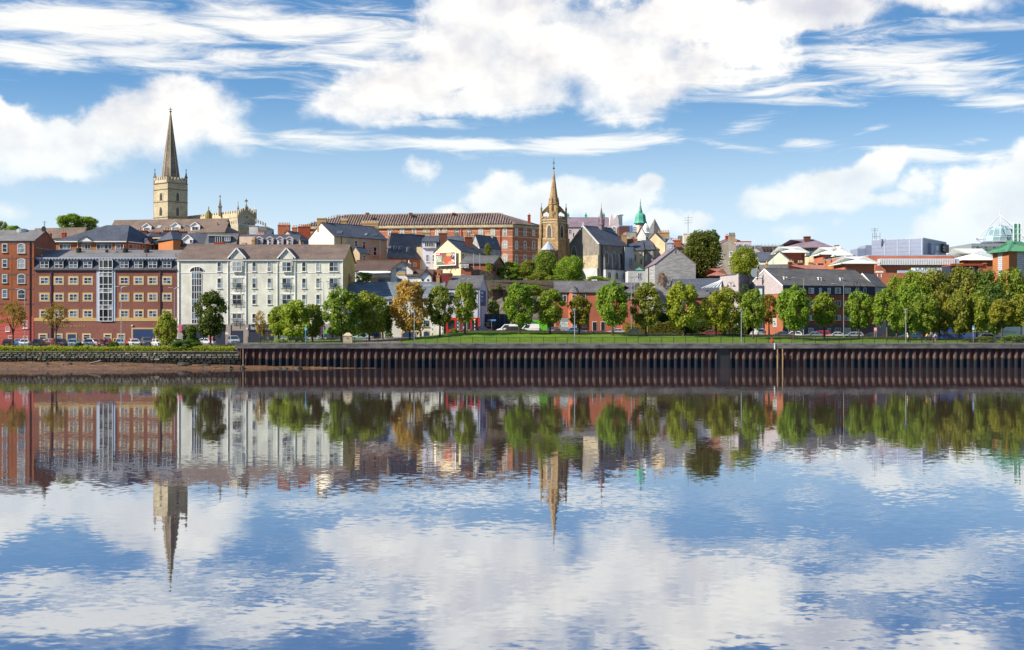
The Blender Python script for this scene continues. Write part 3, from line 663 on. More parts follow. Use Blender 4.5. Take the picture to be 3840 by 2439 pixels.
def b_adair():
    D = 262; xa, xb = 127.6, 663.4; XA, XB = wx(xa, D), wx(xb, D); z1, z2, z3 = wz(1011, D), wz(969, D+1), wz(938, 270)
    r = thing('office_block', 'plum brick office block with slate mansard and gilt wall lettering', 'building', (wx(395, D), D, 3.2)); f = Face((XA, D), (XB, D))
    MB().box(XA, XB, D, D+15, 3, z1).build('wall', PUB, r)
    m = MB(); m.ring([[(XA, D-.15, z1+.005), (XA, D+.95, z2), (XA, D+8, z3), (XA, D+15, z2-.5), (XA, D+15, z1+.005)], [(XB, D-.15, z1+.005), (XB, D+.95, z2), (XB, D+8, z3), (XB, D+15, z2-.5), (XB, D+15, z1+.005)]])
    m.mi[1] = 1; m.mi[0] = 0; m.mi[2] = 1
    m.build('roof', [SLB, FELT], r)
    lb = MB(); lb.box(XA, XB, D+.72, D+1.0, z2-.02, z2+.16); lb.build('gutter', LEAD, r); MB().box(XA, XB, D-.3, D-.02, z1-.18, z1).build('fascia', SLB, r)
    n = 46; fl = MB().ring([[(0, 0, 0), (.3, 0, -.28), (.6, 0, 0)], [(0, .06, .02), (.3, .06, -.26), (.6, .06, .02)]]).mesh('lead_flashing', LEAD)
    for i in range(n): link('lead_flashing', fl, r, (XA-r.location.x+(XB-XA)*(i+.02)/n, .72, z2-r.location.z-.03))
    cx = [375, 497, 619, 741, 1048, 1170, 1288, 1408]
    for c in cx:
        dx0, dx1 = X1(c-44), X1(c+44); a0, a1, zb, zt = f.rect(dx0, dx1, Y(572), Y(651))
        dm = MB().box(XA+a0, XA+a1, D-.05, D+2.2, zb, zt-.2).box(XA+a0-.15, XA+a1+.15, D-.25, D+2.6, zt-.2+.003, zt, 1).build('dormer', [NAVY, SLB], r)
        w = window(r, Face((XA, D-.05), (XB, D-.05)), X1(c-36), X1(c+36), Y(585), Y(643), 2, 2)
        for (a, b) in ((722, 775), (862, 915), (1002, 1055)): window(r, f, X1(c-33), X1(c+33), Y(a), Y(b), 2, 2, sur=CRP, sw=.28)
    for x0, x1 in ((127.8, 362), (433, 663.2)): stripe(r, f, x0, x1, Y(1063), Y(1091), .07, CRP)
    s0 = X1(815); box_on(r, 'stair_surround', f, X1(815), X1(973), Y(655), Y(1092), .10, LBL)
    box_on(r, 'stair_dormer', f, X1(832), X1(955), Y(572), Y(654), .11, SLB, -1.5)
    rows = [575, 640, 653, 680, 712, 780, 815, 850, 917, 955, 990, 1057, 1090]; cols = [839, 872, 915, 950]
    tb = MB(); n3 = 0
    for y in rows: f.slab(tb, X1(838), X1(951), Y(y-2.4), Y(y+2.4), .22, 0, .1)
    for x in cols: f.slab(tb, X1(x-2.2), X1(x+2.2), Y(575), Y(1091), .20, 0, .1)
    st = tb.build('stair_window', WHP, r)
    for i in range(3):
        for j in range(12):
            a0, a1, z0, zt = f.rect(X1(cols[i]), X1(cols[i+1]), Y(rows[j]), Y(rows[j+1]))
            pn = MB().face([f.pt(a0, z0, .13), f.pt(a1, z0, .13), f.pt(a1, zt, .13), f.pt(a0, zt, .13)]).build('pane', GLP if j in (3, 6, 9) else GLD, r); pn.parent = st
    for a, b in ((333, 392), (470, 520), (702, 760), (882, 935), (995, 1048)): window(r, f, X1(a), X1(b), Y(1203), Y(1245), 1, 2, sur=CRP, sw=.24)
    for a, b, t in ((572, 637, 1201), (1122, 1306, 1158)):
        box_on(r, 'door_surround', f, X1(a-14), X1(b+14), Y(t-12), 1303, .07, CRP); box_on(r, 'door' if b < 700 else 'garage_door', f, X1(a), X1(b), Y(t), 1302, .11, DBL)
    lettering(r, 'ADAIR & NEELY', f, 212, 321.5, 1228, GOLD, .03, .42)
    for x in (433, 1352): pipe(r, f, X1(x), 1011, 1300, PLUM, .10)
    box_on(r, 'alarm_box', f, X1(1109), X1(1120), Y(1122), Y(1134), .2, WHP)
    for x, y, w in ((665, 486, 24), (900, 500, 14), (988, 517, 12), (1057, 490, 26), (1236, 490, 26)):
        p = wp(X1(x), Y(y+6), 268); MB().lathe(p, [(w/45, -.5), (w/45, .35), (w/60, .45)], 10).build('roof_vent', BLK, r)
    for x in (1236, 1483): MB().tube(wp(X1(x), Y(552), 264), wp(X1(x), Y(520), 264), .09).build('flue', REB, r)
    MB().tube(wp(X1(352), Y(545), 264), wp(X1(352), Y(528), 264), .09).build('flue', STL, r)
b_adair()
def b_white():
    D = 262; h = house('apartment_block', 'cream white apartment block with two gabled bays and a yellow end wall', (664.4, D), (1288, D), (1331, 281), 974, 922, 'ab', WHT, TIL, 3.2, 'building', over=.3)
    r, f, XA = h.r, h.fa, wx(664.4, D); e = h.fb
    e.slabm(MB(), .05, e.L-.05, 3.4, h.ze, .03).build('gable_skin', YEL, r)
    MB().hull([e.pt(.05, h.ze, .0), e.pt(e.L-.05, h.ze, .0), e.pt(e.L/2, h.zr-.05, .0)], Vector((e.n.x, e.n.y, 0))*.03).build('gable_skin', YEL, r)
    for x0, x1, ap in ((573, 726, 648), (992, 1144, 1067)):
        a0, a1, zb, zt = f.rect(X2(x0), X2(x1), Y(474), Y(560)); xc = (a0+a1)/2+XA; b0, b1 = a0+XA, a1+XA; k = .5
        g_ = MB(); g_.hull([(b0+k, D-.22, h.ze-1.3), (b1-k, D-.22, h.ze-1.3), (b1-k, D-.22, zb+.25), (xc, D-.22, zt-.25), (b0+k, D-.22, zb+.25)], (0, 4.5, 0)); bay = g_.build('gabled_bay', WHT, r)
        rf = MB()
        for X in (b0, b1): rf.hull([(X, D-.42, zb), (xc, D-.42, zt), (xc, D-.42, zt+.13), (X, D-.42, zb+.13)], (0, 8.2, 0))
        o = rf.build('roof', TIL, r); o.parent = bay
        tb = MB()
        for X in (b0, b1): tb.bar((X, D-.45, zb-.02), (xc, D-.45, zt-.02), .07, .27)
        o = tb.build('bargeboard', WHP, r); o.parent = bay
    cols = [(483, 517, 1), (610, 688, 2), (777, 811, 1), (905, 940, 1), (1030, 1106, 2), (1197, 1230, 1), (1315, 1350, 1), (1427, 1503, 2)]
    for c, (a, b, n) in enumerate(cols):
        for y0, y1 in ((592, 672), (727, 813), (866, 949), (1028, 1108)):
            bal = n == 2 and y0 > 600
            bayf = Face((XA, D-.22), (wx(1288, D), D-.22)) if (y0 < 600 and c in (1, 4)) else f
            window(r, bayf, X2(a), X2(b), Y(y0), Y(y1), n, 2, gm=GLP if (c*3+y0) % 5 < 2 else GLS, sill=None if bal else WHT, sur=WHT, sw=.1)
            if y0 in (727, 866): box_on(r, 'air_vent', f, X2((a+b)/2-5), X2((a+b)/2+5), Y(y0-31), Y(y0-26), .05, GRY)
            if bal:
                box_on(r, 'lintel', f, X2(a-14), X2(b+14), Y(y0-6), Y(y0-2), .12, WHP)
                a0, a1, zb, zt = f.rect(X2(a-9), X2(b+9), Y(y0+43), Y(y1+4)); b0, b1 = a0+XA, a1+XA
                bl = MB().box(b0-.1, b1+.1, D-.34, D-.30, zt-.05, zt).box(b0, b1, D-.34, D-.30, zb, zb+.05)
                for i in range(13): x = b0+(b1-b0)*i/12; bl.box(x-.014, x+.014, D-.335, D-.31, zb+.05, zt-.05)
                for x in (b0, b1-.04): bl.box(x, x+.04, D-.30, D-.02, zt-.05, zt).box(x, x+.04, D-.30, D-.02, zb, zb+.05)
                xm = (b0+b1)/2; bl.box(xm-.05, xm+.05, D-.38, D-.341, zb-.45, zt); bl.build('balcony', IRON, r)
    stripe(r, f, 664.6, 1287.8, Y(681), Y(686), .05, WHP)
    MB().box(XA, wx(1288, D), D-.32, D-.16, h.ze-.22, h.ze-.06).build('gutter', WHP, r)
    for x in (160, 573, 726, 990, 1140, 1540): pipe(r, f, X2(x), Y(576), 1296, WHP, .075)
    # tall stair window under a half-round head
    tb = MB(); rows = [672, 733, 790, 845, 905, 960, 1020, 1075, 1110]; cl = [269, 310, 349]
    for y in rows: f.slab(tb, X2(267), X2(351), Y(y-1.8), Y(y+1.8), .09)
    for x in (268, 289, 310, 329, 350): f.slab(tb, X2(x-1.8), X2(x+1.8), Y(672), Y(1110), .08)
    a0, z = f.hit(X2(250), Y(672)); a1 = f.hit(X2(372), Y(672))[0]; ac = (a0+a1)/2; R0 = (a1-a0)/2; R1 = wz(Y(630), D)-z
    pts = [(math.cos(math.pi*i/14)*R0, math.sin(math.pi*i/14)*R1) for i in range(15)]
    for (p, q), (s, t) in zip(pts, pts[1:]): tb.hull([f.pt(ac+p, z+q), f.pt(ac+s, z+t), f.pt(ac+s*.93, z+t*.93), f.pt(ac+p*.93, z+q*.93)], (0, -.09, 0))
    for k in (-.33, 0, .33): tb.bar(f.pt(ac+k*R0, z, .04), f.pt(ac+k*R0, z+R1*.94, .04), .07)
    sw = tb.build('stair_window', WHP, r)
    o = MB().face([f.pt(ac+p*.97, z+q*.97, .03) for p, q in pts]).build('pane', GLD, r); o.parent = sw
    for i in range(2):
        for j in range(8):
            a0, a1, z0, zt = f.rect(X2(cl[i]), X2(cl[i+1]), Y(rows[j]), Y(rows[j+1]))
            o = MB().face([f.pt(a0, z0, .03), f.pt(a1, z0, .03), f.pt(a1, zt, .03), f.pt(a0, zt, .03)]).build('pane', GLD if j % 2 else GLS, r); o.parent = sw
    # shops
    box_on(r, 'shop_plinth', f, X2(153), 1287.8, Y(1114), 1302, .05, BEI)
    for a, b in ((153, 198), (404, 450), (553, 598), (704, 748), (962, 1000)): box_on(r, 'pilaster', f, X2(a), X2(b), Y(1120), 1302, .16, BEI)
    for a, b in ((200, 404), (452, 552), (599, 703), (750, 961), (1100, 1190), (1390, 1530)): box_on(r, 'roller_shutter', f, X2(a), X2(b), Y(1170), 1301, .10, NAVY)
    for a, b, y0, y1 in ((196, 403, 1122, 1168), (404, 553, 1122, 1168), (748, 961, 1121, 1170)): box_on(r, 'shop_sign', f, X2(a), X2(b), Y(y0), Y(y1), .22, NAVY)
    lettering(r, 'Steve', f, 700, 731, Y(1152), WTX, .24, .6); lettering(r, 'ans', f, 745, 764, Y(1152), WTX, .24, .42)
    for a, b, y in ((824, 834, 1225), (820, 837, 1230.5), (815, 824, 1236.5)): box_on(r, 'sign_line', f, a, b, y-1.4, y+1.4, .235, WTX)
    lettering(r, 'lush', f, X2(766), X2(833), Y(1160), WTX, .24, .75); lettering(r, 'HAIR & BE', f, X2(838), X2(925), Y(1160), WTX, .24, .3)
    for a, b in ((1000, 1098), (1192, 1390)): box_on(r, 'shop_panel', f, X2(a), X2(b), Y(1130), 1301, .12, LIL if a == 1000 else paint('plum_shopfront', (.10, .05, .09)))
    for a, b in ((990, 1010), (1118, 1165), (1280, 1310), (1385, 1410)): box_on(r, 'green_panel', f, X2(a), X2(b), Y(1165), Y(1240), .18, GRN)
    box_on(r, 'notice', f, X2(163), X2(187), Y(1124), Y(1178), .3, PINK); box_on(r, 'notice', f, X2(405), X2(448), Y(1225), Y(1260), .3, PINK)
    box_on(r, 'picture_board', f, X2(190), X2(223), Y(1132), Y(1168), .26, WOOD)
    box_on(r, 'alarm_box', f, X2(730), X2(742), Y(1147), Y(1162), .25, WHP)
b_white()
# ---------------------------------------------------------------- roofs stepping up the hill on the left
def nearrect(f, root, lst, **k):
    for x0, x1, y0, y1, c, rw in lst: window(root, f, x0, x1, y0, y1, c, rw, **k)
Z2 = lambda x: 500+x/6.02
Y2 = lambda y: 820+y/6.02
Z3 = lambda x: 800+x/6.02
Y3 = lambda y: 770+y/6.02
def hill_left():
    h = house('house', 'brown tiled low house behind the orange warehouse gable', (112, 335), (300, 332), back(300, 332, 9), 893, 857, 'ab', PNKW, TIL)
    chimney(h.r, X1(525), X1(557), Y(345), Y(372), 330, REB, 2, py=0)
    chimney(h.r, X1(400), X1(432), Y(352), Y(385), 318, REB, 2)
    h = house('apartment_block', 'orange brick block under a large hipped blue slate roof', (209, 300), (470, 300), (600, 313), 905, 845, 'ab', ORB2, SLB, cat='building', hip=(7.4, 3.2), over=.5)
    f = h.fa
    MB().hull([f.pt(-.4, h.ze-.25, .62), f.pt(f.L+.4, h.ze-.25, .62), f.pt(f.L+.4, h.ze-.02, .62), f.pt(-.4, h.ze-.02, .62)], (0, .1, 0)).build('fascia', WHP, h.r)
    MB().hull([h.fb.pt(.3, h.ze-.25, .62), h.fb.pt(h.fb.L+.3, h.ze-.25, .62), h.fb.pt(h.fb.L+.3, h.ze-.02, .62), h.fb.pt(.3, h.ze-.02, .62)], (-.07, .1, 0)).build('fascia', WHP, h.r)
    for a, b, n in ((500, 597, 3), (690, 765, 3), (813, 945, 4), (985, 1018, 1)): window(h.r, f, X1(a), X1(b), Y(440), Y(484), n, 1)
    for a, b, n in ((1040, 1062, 1), (1085, 1178, 3), (1203, 1228, 2), (1265, 1303, 3)): window(h.r, h.fb, X1(a), X1(b), Y(446), Y(484), n, 1)
    for a, b, c, e, ff, dd in ((672, 785, 382, 418, f, 300), (1192, 1250, 400, 434, h.fb, 307)):
        a0, a1, z0, z1 = ff.rect(X1(a), X1(b), Y(c), Y(e)); m = MB(); p = [ff.pt(a0, z0, .7), ff.pt(a1, z0, .7), ff.pt((a0+a1)/2, z1, .7)]
        m.hull(p, Vector((ff.n.x, ff.n.y, 0))*-5); q = m.build('pediment', [WHP, SLB], h.r)
        m = MB(); nn = Vector((ff.n.x, ff.n.y, 0))
        for s in (a0-.25, a1+.25): m.hull([ff.pt(s, z0-.12, .85), ff.pt((a0+a1)/2, z1+.05, .85), ff.pt((a0+a1)/2, z1+.2, .85), ff.pt(s, z0+.02, .85)], nn*-5.4)
        o = m.build('roof', SLB, h.r); o.parent = q
    for x in (655, 975): pipe(h.r, f, X1(x), Y(420), Y(490), WHP)
    # terrace falling away to the right of it
    h = house('terrace', 'orange brick terrace with slate roof and two navy box dormers', (594, 307), (690, 321), (745, 314), 916, 880, 'ab', ORB2, SLB, over=.4, hip=(2.5, .3))
    dormer(h, Z2(455), Z2(690), Y2(458), Y2(425), Y2(560), NAVY, CRM, 1, 1, flat=True, depth=3, win=(Z2(640), Z2(688), Y2(470), Y2(550)))
    dormer(h, Z2(690), Z2(922), Y2(462), Y2(428), Y2(575), NAVY, CRM, 1, 1, flat=True, depth=3, win=(Z2(880), Z2(915), Y2(480), Y2(570)))
    dormer(h, Z2(925), Z2(1160), Y2(500), Y2(487), Y2(630), NAVY, WHP, 3, 1, flat=True, depth=3, win=(Z2(1065), Z2(1150), Y2(510), Y2(622)))
    h2 = house('terrace', 'slate terrace carrying a row of broad brick chimney stacks', (500, 318), (640, 330), (700, 322), 905, 876, 'ab', REB, SLB, hip=(4, .3))
    chimney(h2.r, 513, 553, 865, 886, 316, DKB, 5); chimney(h2.r, 556, 600, 871, 890, 317, REB, 4)
    h2 = house('terrace', 'slate house under a massive dark brick chimney', (600, 322), (720, 322), back(720, 322, 7), 905, 880, 'ab', DKB, SLG)
    chimney(h2.r, 614.6, 669.5, 864, 900, 320, DKB, 6, potm=POTC); chimney(h2.r, 671, 701, 868, 890, 322, DKB, 4)
    h = house('house', 'slate roofed house with a white clad dormer and grey gable', (700, 312), (780, 306), (800, 318), 921, 873, 'bc', LGR, SLG)
    h = house('house', 'lower slate house with a narrow white gabled dormer', (675, 304), (795, 304), back(795, 304, 7), 922, 880, 'ab', GRY, SLB)
    dormer(h, Z2(1120), Z2(1345), Y2(470), Y2(372), Y2(565), WHP, LEAD, 1, 1, WHP, depth=3.5, win=(Z2(1275), Z2(1330), Y2(480), Y2(555)))
    h = house('house', 'tan house with two navy flat dormers of white windows', (770, 300), (880, 300), back(880, 300, 7), 925, 880, 'ab', BUFF, SLG)
    dormer(h, Z2(1700), Z2(2000), Y2(395), Y2(380), Y2(548), NAVY, LEAD, 3, 1, flat=True, depth=3.2, win=(Z2(1852), Z2(1995), Y2(398), Y2(540)))
    dormer(h, Z2(2005), Z2(2192), Y2(405), Y2(390), Y2(555), NAVY, LEAD, 3, 1, flat=True, depth=3.2, win=(Z2(2062), Z2(2188), Y2(415), Y2(510)))
    MB().box(wx(804, 298.5), wx(842, 298.5), 298.4, 298.9, wz(922, 298), wz(908.5, 298)).build('parapet', REB, h.r)
    # long brown roof below the cathedral
    h = house('apartment_block', 'long brown tiled roof with white gabled dormers below the cathedral', (408, 352), (830, 346), back(830, 346, 13), 876, 823, 'ab', ORB2, TIL, cat='building', over=.5)
    for a, b, ye, ya, yb in ((205, 405, 178, 112, 270), (852, 1065, 168, 92, 255), (1292, 1500, 158, 86, 262)):
        dormer(h, Z2(a), Z2(b), Y2(ye), Y2(ya), Y2(yb), WHP, SLB, 2, 1, WHP, win=(Z2(a+35), Z2(b-40), Y2(ye+30), Y2(yb)))
    for a, b, c, e in ((520, 610, 160, 220), (702, 760, 205, 252), (1135, 1230, 150, 198), (60, 110, 218, 268)): skylight(h, Z2(a), Z2(b), Y2(c), Y2(e), 7)
    for x in (220, 550, 1185): MB().tube(wp(Z2(x), Y2(80), 350), wp(Z2(x), Y2(35), 350), .14).build('flue', STL, h.r)
    h = house('apartment_block', 'brown hipped wing with tan walls beside the long brown roof', (742, 336), (843, 334), (927, 347), 870, 832, 'ab', ORB2, TIL, cat='building', hip=5.5, over=.5)
    # pink and white dormered house, grey stack house, blue house
    h = house('house', 'blush walled house with teal roof and four arched white dormers', (880, 301), (1112, 301), back(1112, 301, 8), 927, 884, 'ab', PNKW, SLB)
    box_on(h.r, 'party_wall', Face((wx(898, 300.6), 300.6), (wx(957, 300.6), 300.6)), Z3(592), Z3(935), Y3(712), Y3(905), .25, PNKW, -3.5)
    for a, b in ((968, 1110), (1212, 1345), (1440, 1575), (1652, 1790)): dormer(h, Z3(a), Z3(b), Y3(755), Y3(712), Y3(900), PNK, LEAD, 1, 2, PNK, win=(Z3(a+38), Z3(b-35), Y3(778), Y3(900)))
    chimney(h.r, Z3(875), Z3(945), Y3(780), Y3(900), 299, TANB, 2); MB().box(wx(Z3(655), 299), wx(Z3(745), 299), 298.5, 300, wz(922, 299), wz(Y3(850), 299)).build('roof_tank', STNL, h.r)
    chimney(h.r, 900, 935, 882, 890, 306, PNKW, 6, potm=DKB); chimney(h.r, 960, 992, 879, 886, 306, PNKW, 5)
    h = house('house', 'grey house with a wide tapering rendered chimney', (925, 318), (1010, 318), back(1010, 318, 7), 895, 868, 'ab', LGR, SLB)
    c = MB(); xa, xb = wx(922, 317), wx(974, 317); ta, tb = wx(936, 317), wx(969, 317); zb, zm, zt = wz(886, 317), wz(875, 317), wz(850, 317)
    c.ring([[(xa, 316.4, zb), (xb, 316.4, zb), (xb, 317.4, zb), (xa, 317.4, zb)], [(ta, 316.4, zm), (tb, 316.4, zm), (tb, 317.4, zm), (ta, 317.4, zm)], [(ta, 316.4, zt), (tb, 316.4, zt), (tb, 317.4, zt), (ta, 317.4, zt)]]); c.box(ta-.1, tb+.1, 316.3, 317.5, zt+.002, zt+.15, 1)
    cc = c.build('chimney', [LGR, STNL], h.r)
    for x in (945, 955): o = MB().lathe((wx(x, 317), 317, zt+.14), [(.13, 0), (.12, .45), (.15, .5), (.08, .52)], 8).build('chimney_pot', BLK, h.r); o.parent = cc
    h = house('house', 'blue walled house with slate roof and big orange chimney', (1043, 318), (1109, 309), (1162, 318), 898, 868, 'bc', TAN, SLB)
    h.fb.slabm(MB(), .02, h.fb.L+1.4, h.z0, h.ze-.1, .05).build('blue_wall', BLU, h.r)
    window(h.r, Face(h.fb.pt(0, 0, .05).xy, h.fb.pt(h.fb.L, 0, .05).xy), Z3(1945), Z3(2030), Y3(828), Y3(905), 1, 2, gm=GLP)
    chimney(h.r, 1043.5, 1087, 844, 873, 315, ORB, 7, dep=1.4); chimney(h.r, 1118, 1163, 850, 876, 321, REB, 6); chimney(h.r, 1096, 1114, 853, 858, 330, ORB2, 3, potm=POTC)
hill_left()
# ---------------------------------------------------------------- the cathedral: tower with spire, nave
def merlons(root, p, q, n, h, w, t, m, duty=.55):
    p, q = Vector(p), Vector(q); d = q-p; u = Vector((d.x, d.y, 0)).normalized(); nn = Vector((u.y, -u.x, 0)); mb = MB()
    for i in range(n):
        a = p+d*((i+(1-duty)/2)/n); b = p+d*((i+(1+duty)/2)/n)
        mb.hull([a-nn*t/2, b-nn*t/2, b+nn*t/2, a+nn*t/2], (0, 0, h))
    return mb.build('battlement', m, root)
def pinnacle(root, p, w, h, m, cap=None, n=4, cross=True, name='pinnacle'):
    mb = MB(); p = Vector(p)
    mb.lathe(p, [(w*.72, 0), (w*.72, h*.42), (w*.95, h*.45), (w*.95, h*.5), (w*.6, h*.54), (w*.12, h*.9), (w*.25, h*.92), (w*.1, h*.95)], n, math.pi/4)
    if cross: mb.box(p.x-w*.35, p.x+w*.35, p.y-w*.08, p.y+w*.08, p.z+h*.97, p.z+h*1.02).box(p.x-w*.08, p.x+w*.08, p.y-w*.08, p.y+w*.08, p.z+h*.93, p.z+h*1.09)
    return mb.build(name, cap or m, root)
def cathedral():
    D = 405; b = Vector((wx(629, D), D)); A = b+Vector((-5.55, 4.64)); C = b+Vector((4.64, 5.55)); E = A+C-b; ctr = (A+C)/2
    y8 = lambda y: 350+y/2.997
    x8 = lambda x: 500+x/2.997
    z = lambda y: wz(y8(y), D)
    r = thing('church_tower', 'square pale stone cathedral tower with tall needle spire and cross', 'church tower', (ctr.x, ctr.y, 30))
    q = lambda p, zz: Vector((p.x, p.y, zz)); P4 = [b, C, E, A]; zt = z(1003)
    grow = lambda k: [ctr+(p-ctr)*k for p in P4]
    MB().ring([[q(p, 28) for p in grow(1.02)], [q(p, z(1215)) for p in grow(1.0)], [q(p, zt) for p in grow(.985)]]).build('wall', STNL, r)
    for y, k in ((1003, 1.045), (1074, 1.03), (1215, 1.03), (1390, 1.04)):
        MB().ring([[q(p, z(y)-.12) for p in grow(k)], [q(p, z(y)+.12) for p in grow(k)]]).build('string_course', STNS, r)
    pw = MB()
    for s, e in zip(grow(.99), grow(.99)[1:]+grow(.99)[:1]):
        d = (e-s).normalized(); nn = Vector((d.y, -d.x)); pw.hull([q(s, zt+.12), q(e, zt+.12), q(e-nn*.35, zt+.12), q(s-nn*.35, zt+.12)], (0, 0, 1.0))
    pw.build('parapet', STNQ, r)
    for s, e in zip(grow(.97), grow(.97)[1:]+grow(.97)[:1]): merlons(r, q(s, zt+1.12), q(e, zt+1.12), 6, .75, .6, .35, STNQ)
    for p in P4: MB().ring([[q(p+(ctr-p)*k+o, zz) for k, o in ((-.02, Vector((0, 0))), (.10, Vector((.25, .0))), (.18, Vector((0, 0))), (.10, Vector((-.25, 0))))] for zz in (30, zt)]).build('quoin', STNQ, r)
    for p in grow(.93): pinnacle(r, q(p, zt+.1), .62, z(845)-zt, STNS)
    fa, fb = Face(A, b), Face(b, C)
    for f, a, c, y0, y1 in ((fa, 298, 328, 1118, 1208), (fa, 294, 326, 1280, 1378), (fb, 480, 514, 1118, 1212), (fb, 480, 512, 1282, 1380)):
        window(r, f, x8(a), x8(c), y8(y0), y8(y1), 2, 1, fm=STNS, gm=GLD, arch='gothic', sur=STNQ, sw=.35, t=.14)
    sp = MB(); R0 = 2.9
    sp.lathe((ctr.x, ctr.y, zt+.2), [(R0, 0), (R0*.96, .8), (.10, z(178)-zt-.2)], 8, math.pi/8+.62); sp.build('spire', STNS, r)
    rb = MB()
    for i in range(8):
        t = math.pi/8+.62+i*math.pi/4; rb.tube((ctr.x+R0*math.cos(t), ctr.y+R0*math.sin(t), zt+.4), (ctr.x+.1*math.cos(t), ctr.y+.1*math.sin(t), z(180)), .13, .06, 5)
    rb.build('spire_rib', STNQ, r)
    t0 = Vector((ctr.x, ctr.y, z(180))); k = MB(); k.lathe(t0, [(.15, -.3), (.4, .0), (.4, .2), (.12, .4)], 8)
    k.box(t0.x-.09, t0.x+.09, t0.y-.09, t0.y+.09, t0.z, z(130)); k.box(t0.x-.62, t0.x+.62, t0.y-.09, t0.y+.09, z(155), z(148)); k.build('cross', STNS, r)
    # nave
    h = house('church', 'pale stone cathedral nave with battlements and great east window', (690, 416), (891, 394), (956, 400), 808, 796, 'ab', STNL, LEAD, 24, 'church', over=-.2)
    f, e = h.fa, h.fb; q3 = lambda p, zz: Vector((p.x, p.y, zz))
    pw = MB(); f.slabm(pw, 0, f.L, h.ze-.6, h.ze+.7, .1, 0, -.4); pw.build('parapet', STNQ, h.r); merlons(h.r, f.pt(0, h.ze+.7, -.15), f.pt(f.L, h.ze+.7, -.15), 24, .7, 1, .4, STNQ)
    zr = wz(787, 396); gm = MB()
    for s0, s1 in ((0, e.L/2), (e.L, e.L/2)): gm.bar(e.pt(s0, h.ze+.2, .1), e.pt(s1, zr, .1), .5, .55)
    gm.build('coping', STNQ, h.r)
    merlons(h.r, e.pt(0, h.ze+.6, .05), e.pt(e.L/2, zr+.4, .05), 4, .7, 1, .4, STNQ); merlons(h.r, e.pt(e.L/2, zr+.4, .05), e.pt(e.L, h.ze+.6, .05), 4, .7, 1, .4, STNQ)
    MB().hull([e.pt(0.1, h.ze, .0), e.pt(e.L-.1, h.ze, .0), e.pt(e.L/2, zr, .0)], Vector((e.n.x, e.n.y, 0))*.06).build('gable', STNL, h.r)
    t = e.pt(e.L/2, zr+.2, 0); cr = MB().box(t.x-.3, t.x+.3, t.y-.25, t.y+.25, t.z, t.z+1.0).lathe(t, [(.3, 1.0), (.1, 1.6), (.09, 3.2)], 6).box(t.x-.5, t.x+.5, t.y-.1, t.y+.1, t.z+2.4, t.z+2.65)
    cr.ring([[t+Vector((math.cos(a)*rr, yy, 2.5+math.sin(a)*rr)) for a in [i*math.pi/5 for i in range(10)]] for rr, yy in ((.38, -.08), (.38, .08))]); cr.build('cross', STNS, h.r)
    window(h.r, e, X2(702), X2(763), Y(252), Y(350), 3, 1, fm=STNS, gm=STNL, arch='gothic', sur=STNQ, sw=.35, t=.2); window(h.r, e, X2(723), X2(738), Y(205), Y(222), 1, 1, fm=STNS, gm=GLD, sur=STNQ)
    for a, c in ((527, 558), (590, 622)): window(h.r, f, X2(a), X2(c), Y(246), Y(285), 2, 1, fm=STNQ, gm=GLD, arch='round', sur=STNQ, sw=.3)
    pinnacle(h.r, wp(X2(507), Y(205), 400), .75, 6, STNS); pinnacle(h.r, wp(X2(659), Y(182), 395), .4, 3.2, STNS, cross=True)
    MB().lathe(wp(X2(410), Y(226), 398), [(1.1, -.6), (1.1, .4), (1.02, 1.0), (.8, 1.7), (.35, 2.4), (.1, 2.8), (.15, 3.2), (.06, 3.7)], 10).build('cupola', mat('mossy_copper', (.22, .20, .06), (.14, .12, .05)), h.r)
    MB().tube(e.pt(e.L, h.ze, 0), e.pt(e.L, wz(757, 400), 0), .06).build('flagpole', WHP, h.r); MB().box(e.pt(e.L, 0, 0).x-.45, e.pt(e.L, 0, 0).x+.45, 399.6, 400.5, h.ze-2, h.ze+2.2).build('corner_turret', STNQ, h.r)
    g2 = house('church_aisle', 'low battlemented stone aisle in front of the cathedral nave', (846, 393), (893, 387), (955, 394), 842, 838, 'ab', STNL, LEAD, 24, 'church', flat=True)
    merlons(g2.r, g2.fa.pt(0, g2.ze+.2, -.2), g2.fa.pt(g2.fa.L, g2.ze+.2, -.2), 6, 1.0, 1, .4, STNQ)
    g3 = house('church_aisle', 'low battlemented stone aisle right of the cathedral east gable', (955, 396), (1000, 397), back(1000, 397, 12), 853, 838, 'ab', STNL, LEAD, 24, 'church', flat=True)
    merlons(g3.r, g3.fa.pt(0, g3.ze+1.6, -.2), g3.fa.pt(g3.fa.L, g3.ze+.2, -.2), 5, 1.0, 1, .4, STNQ)
cathedral()
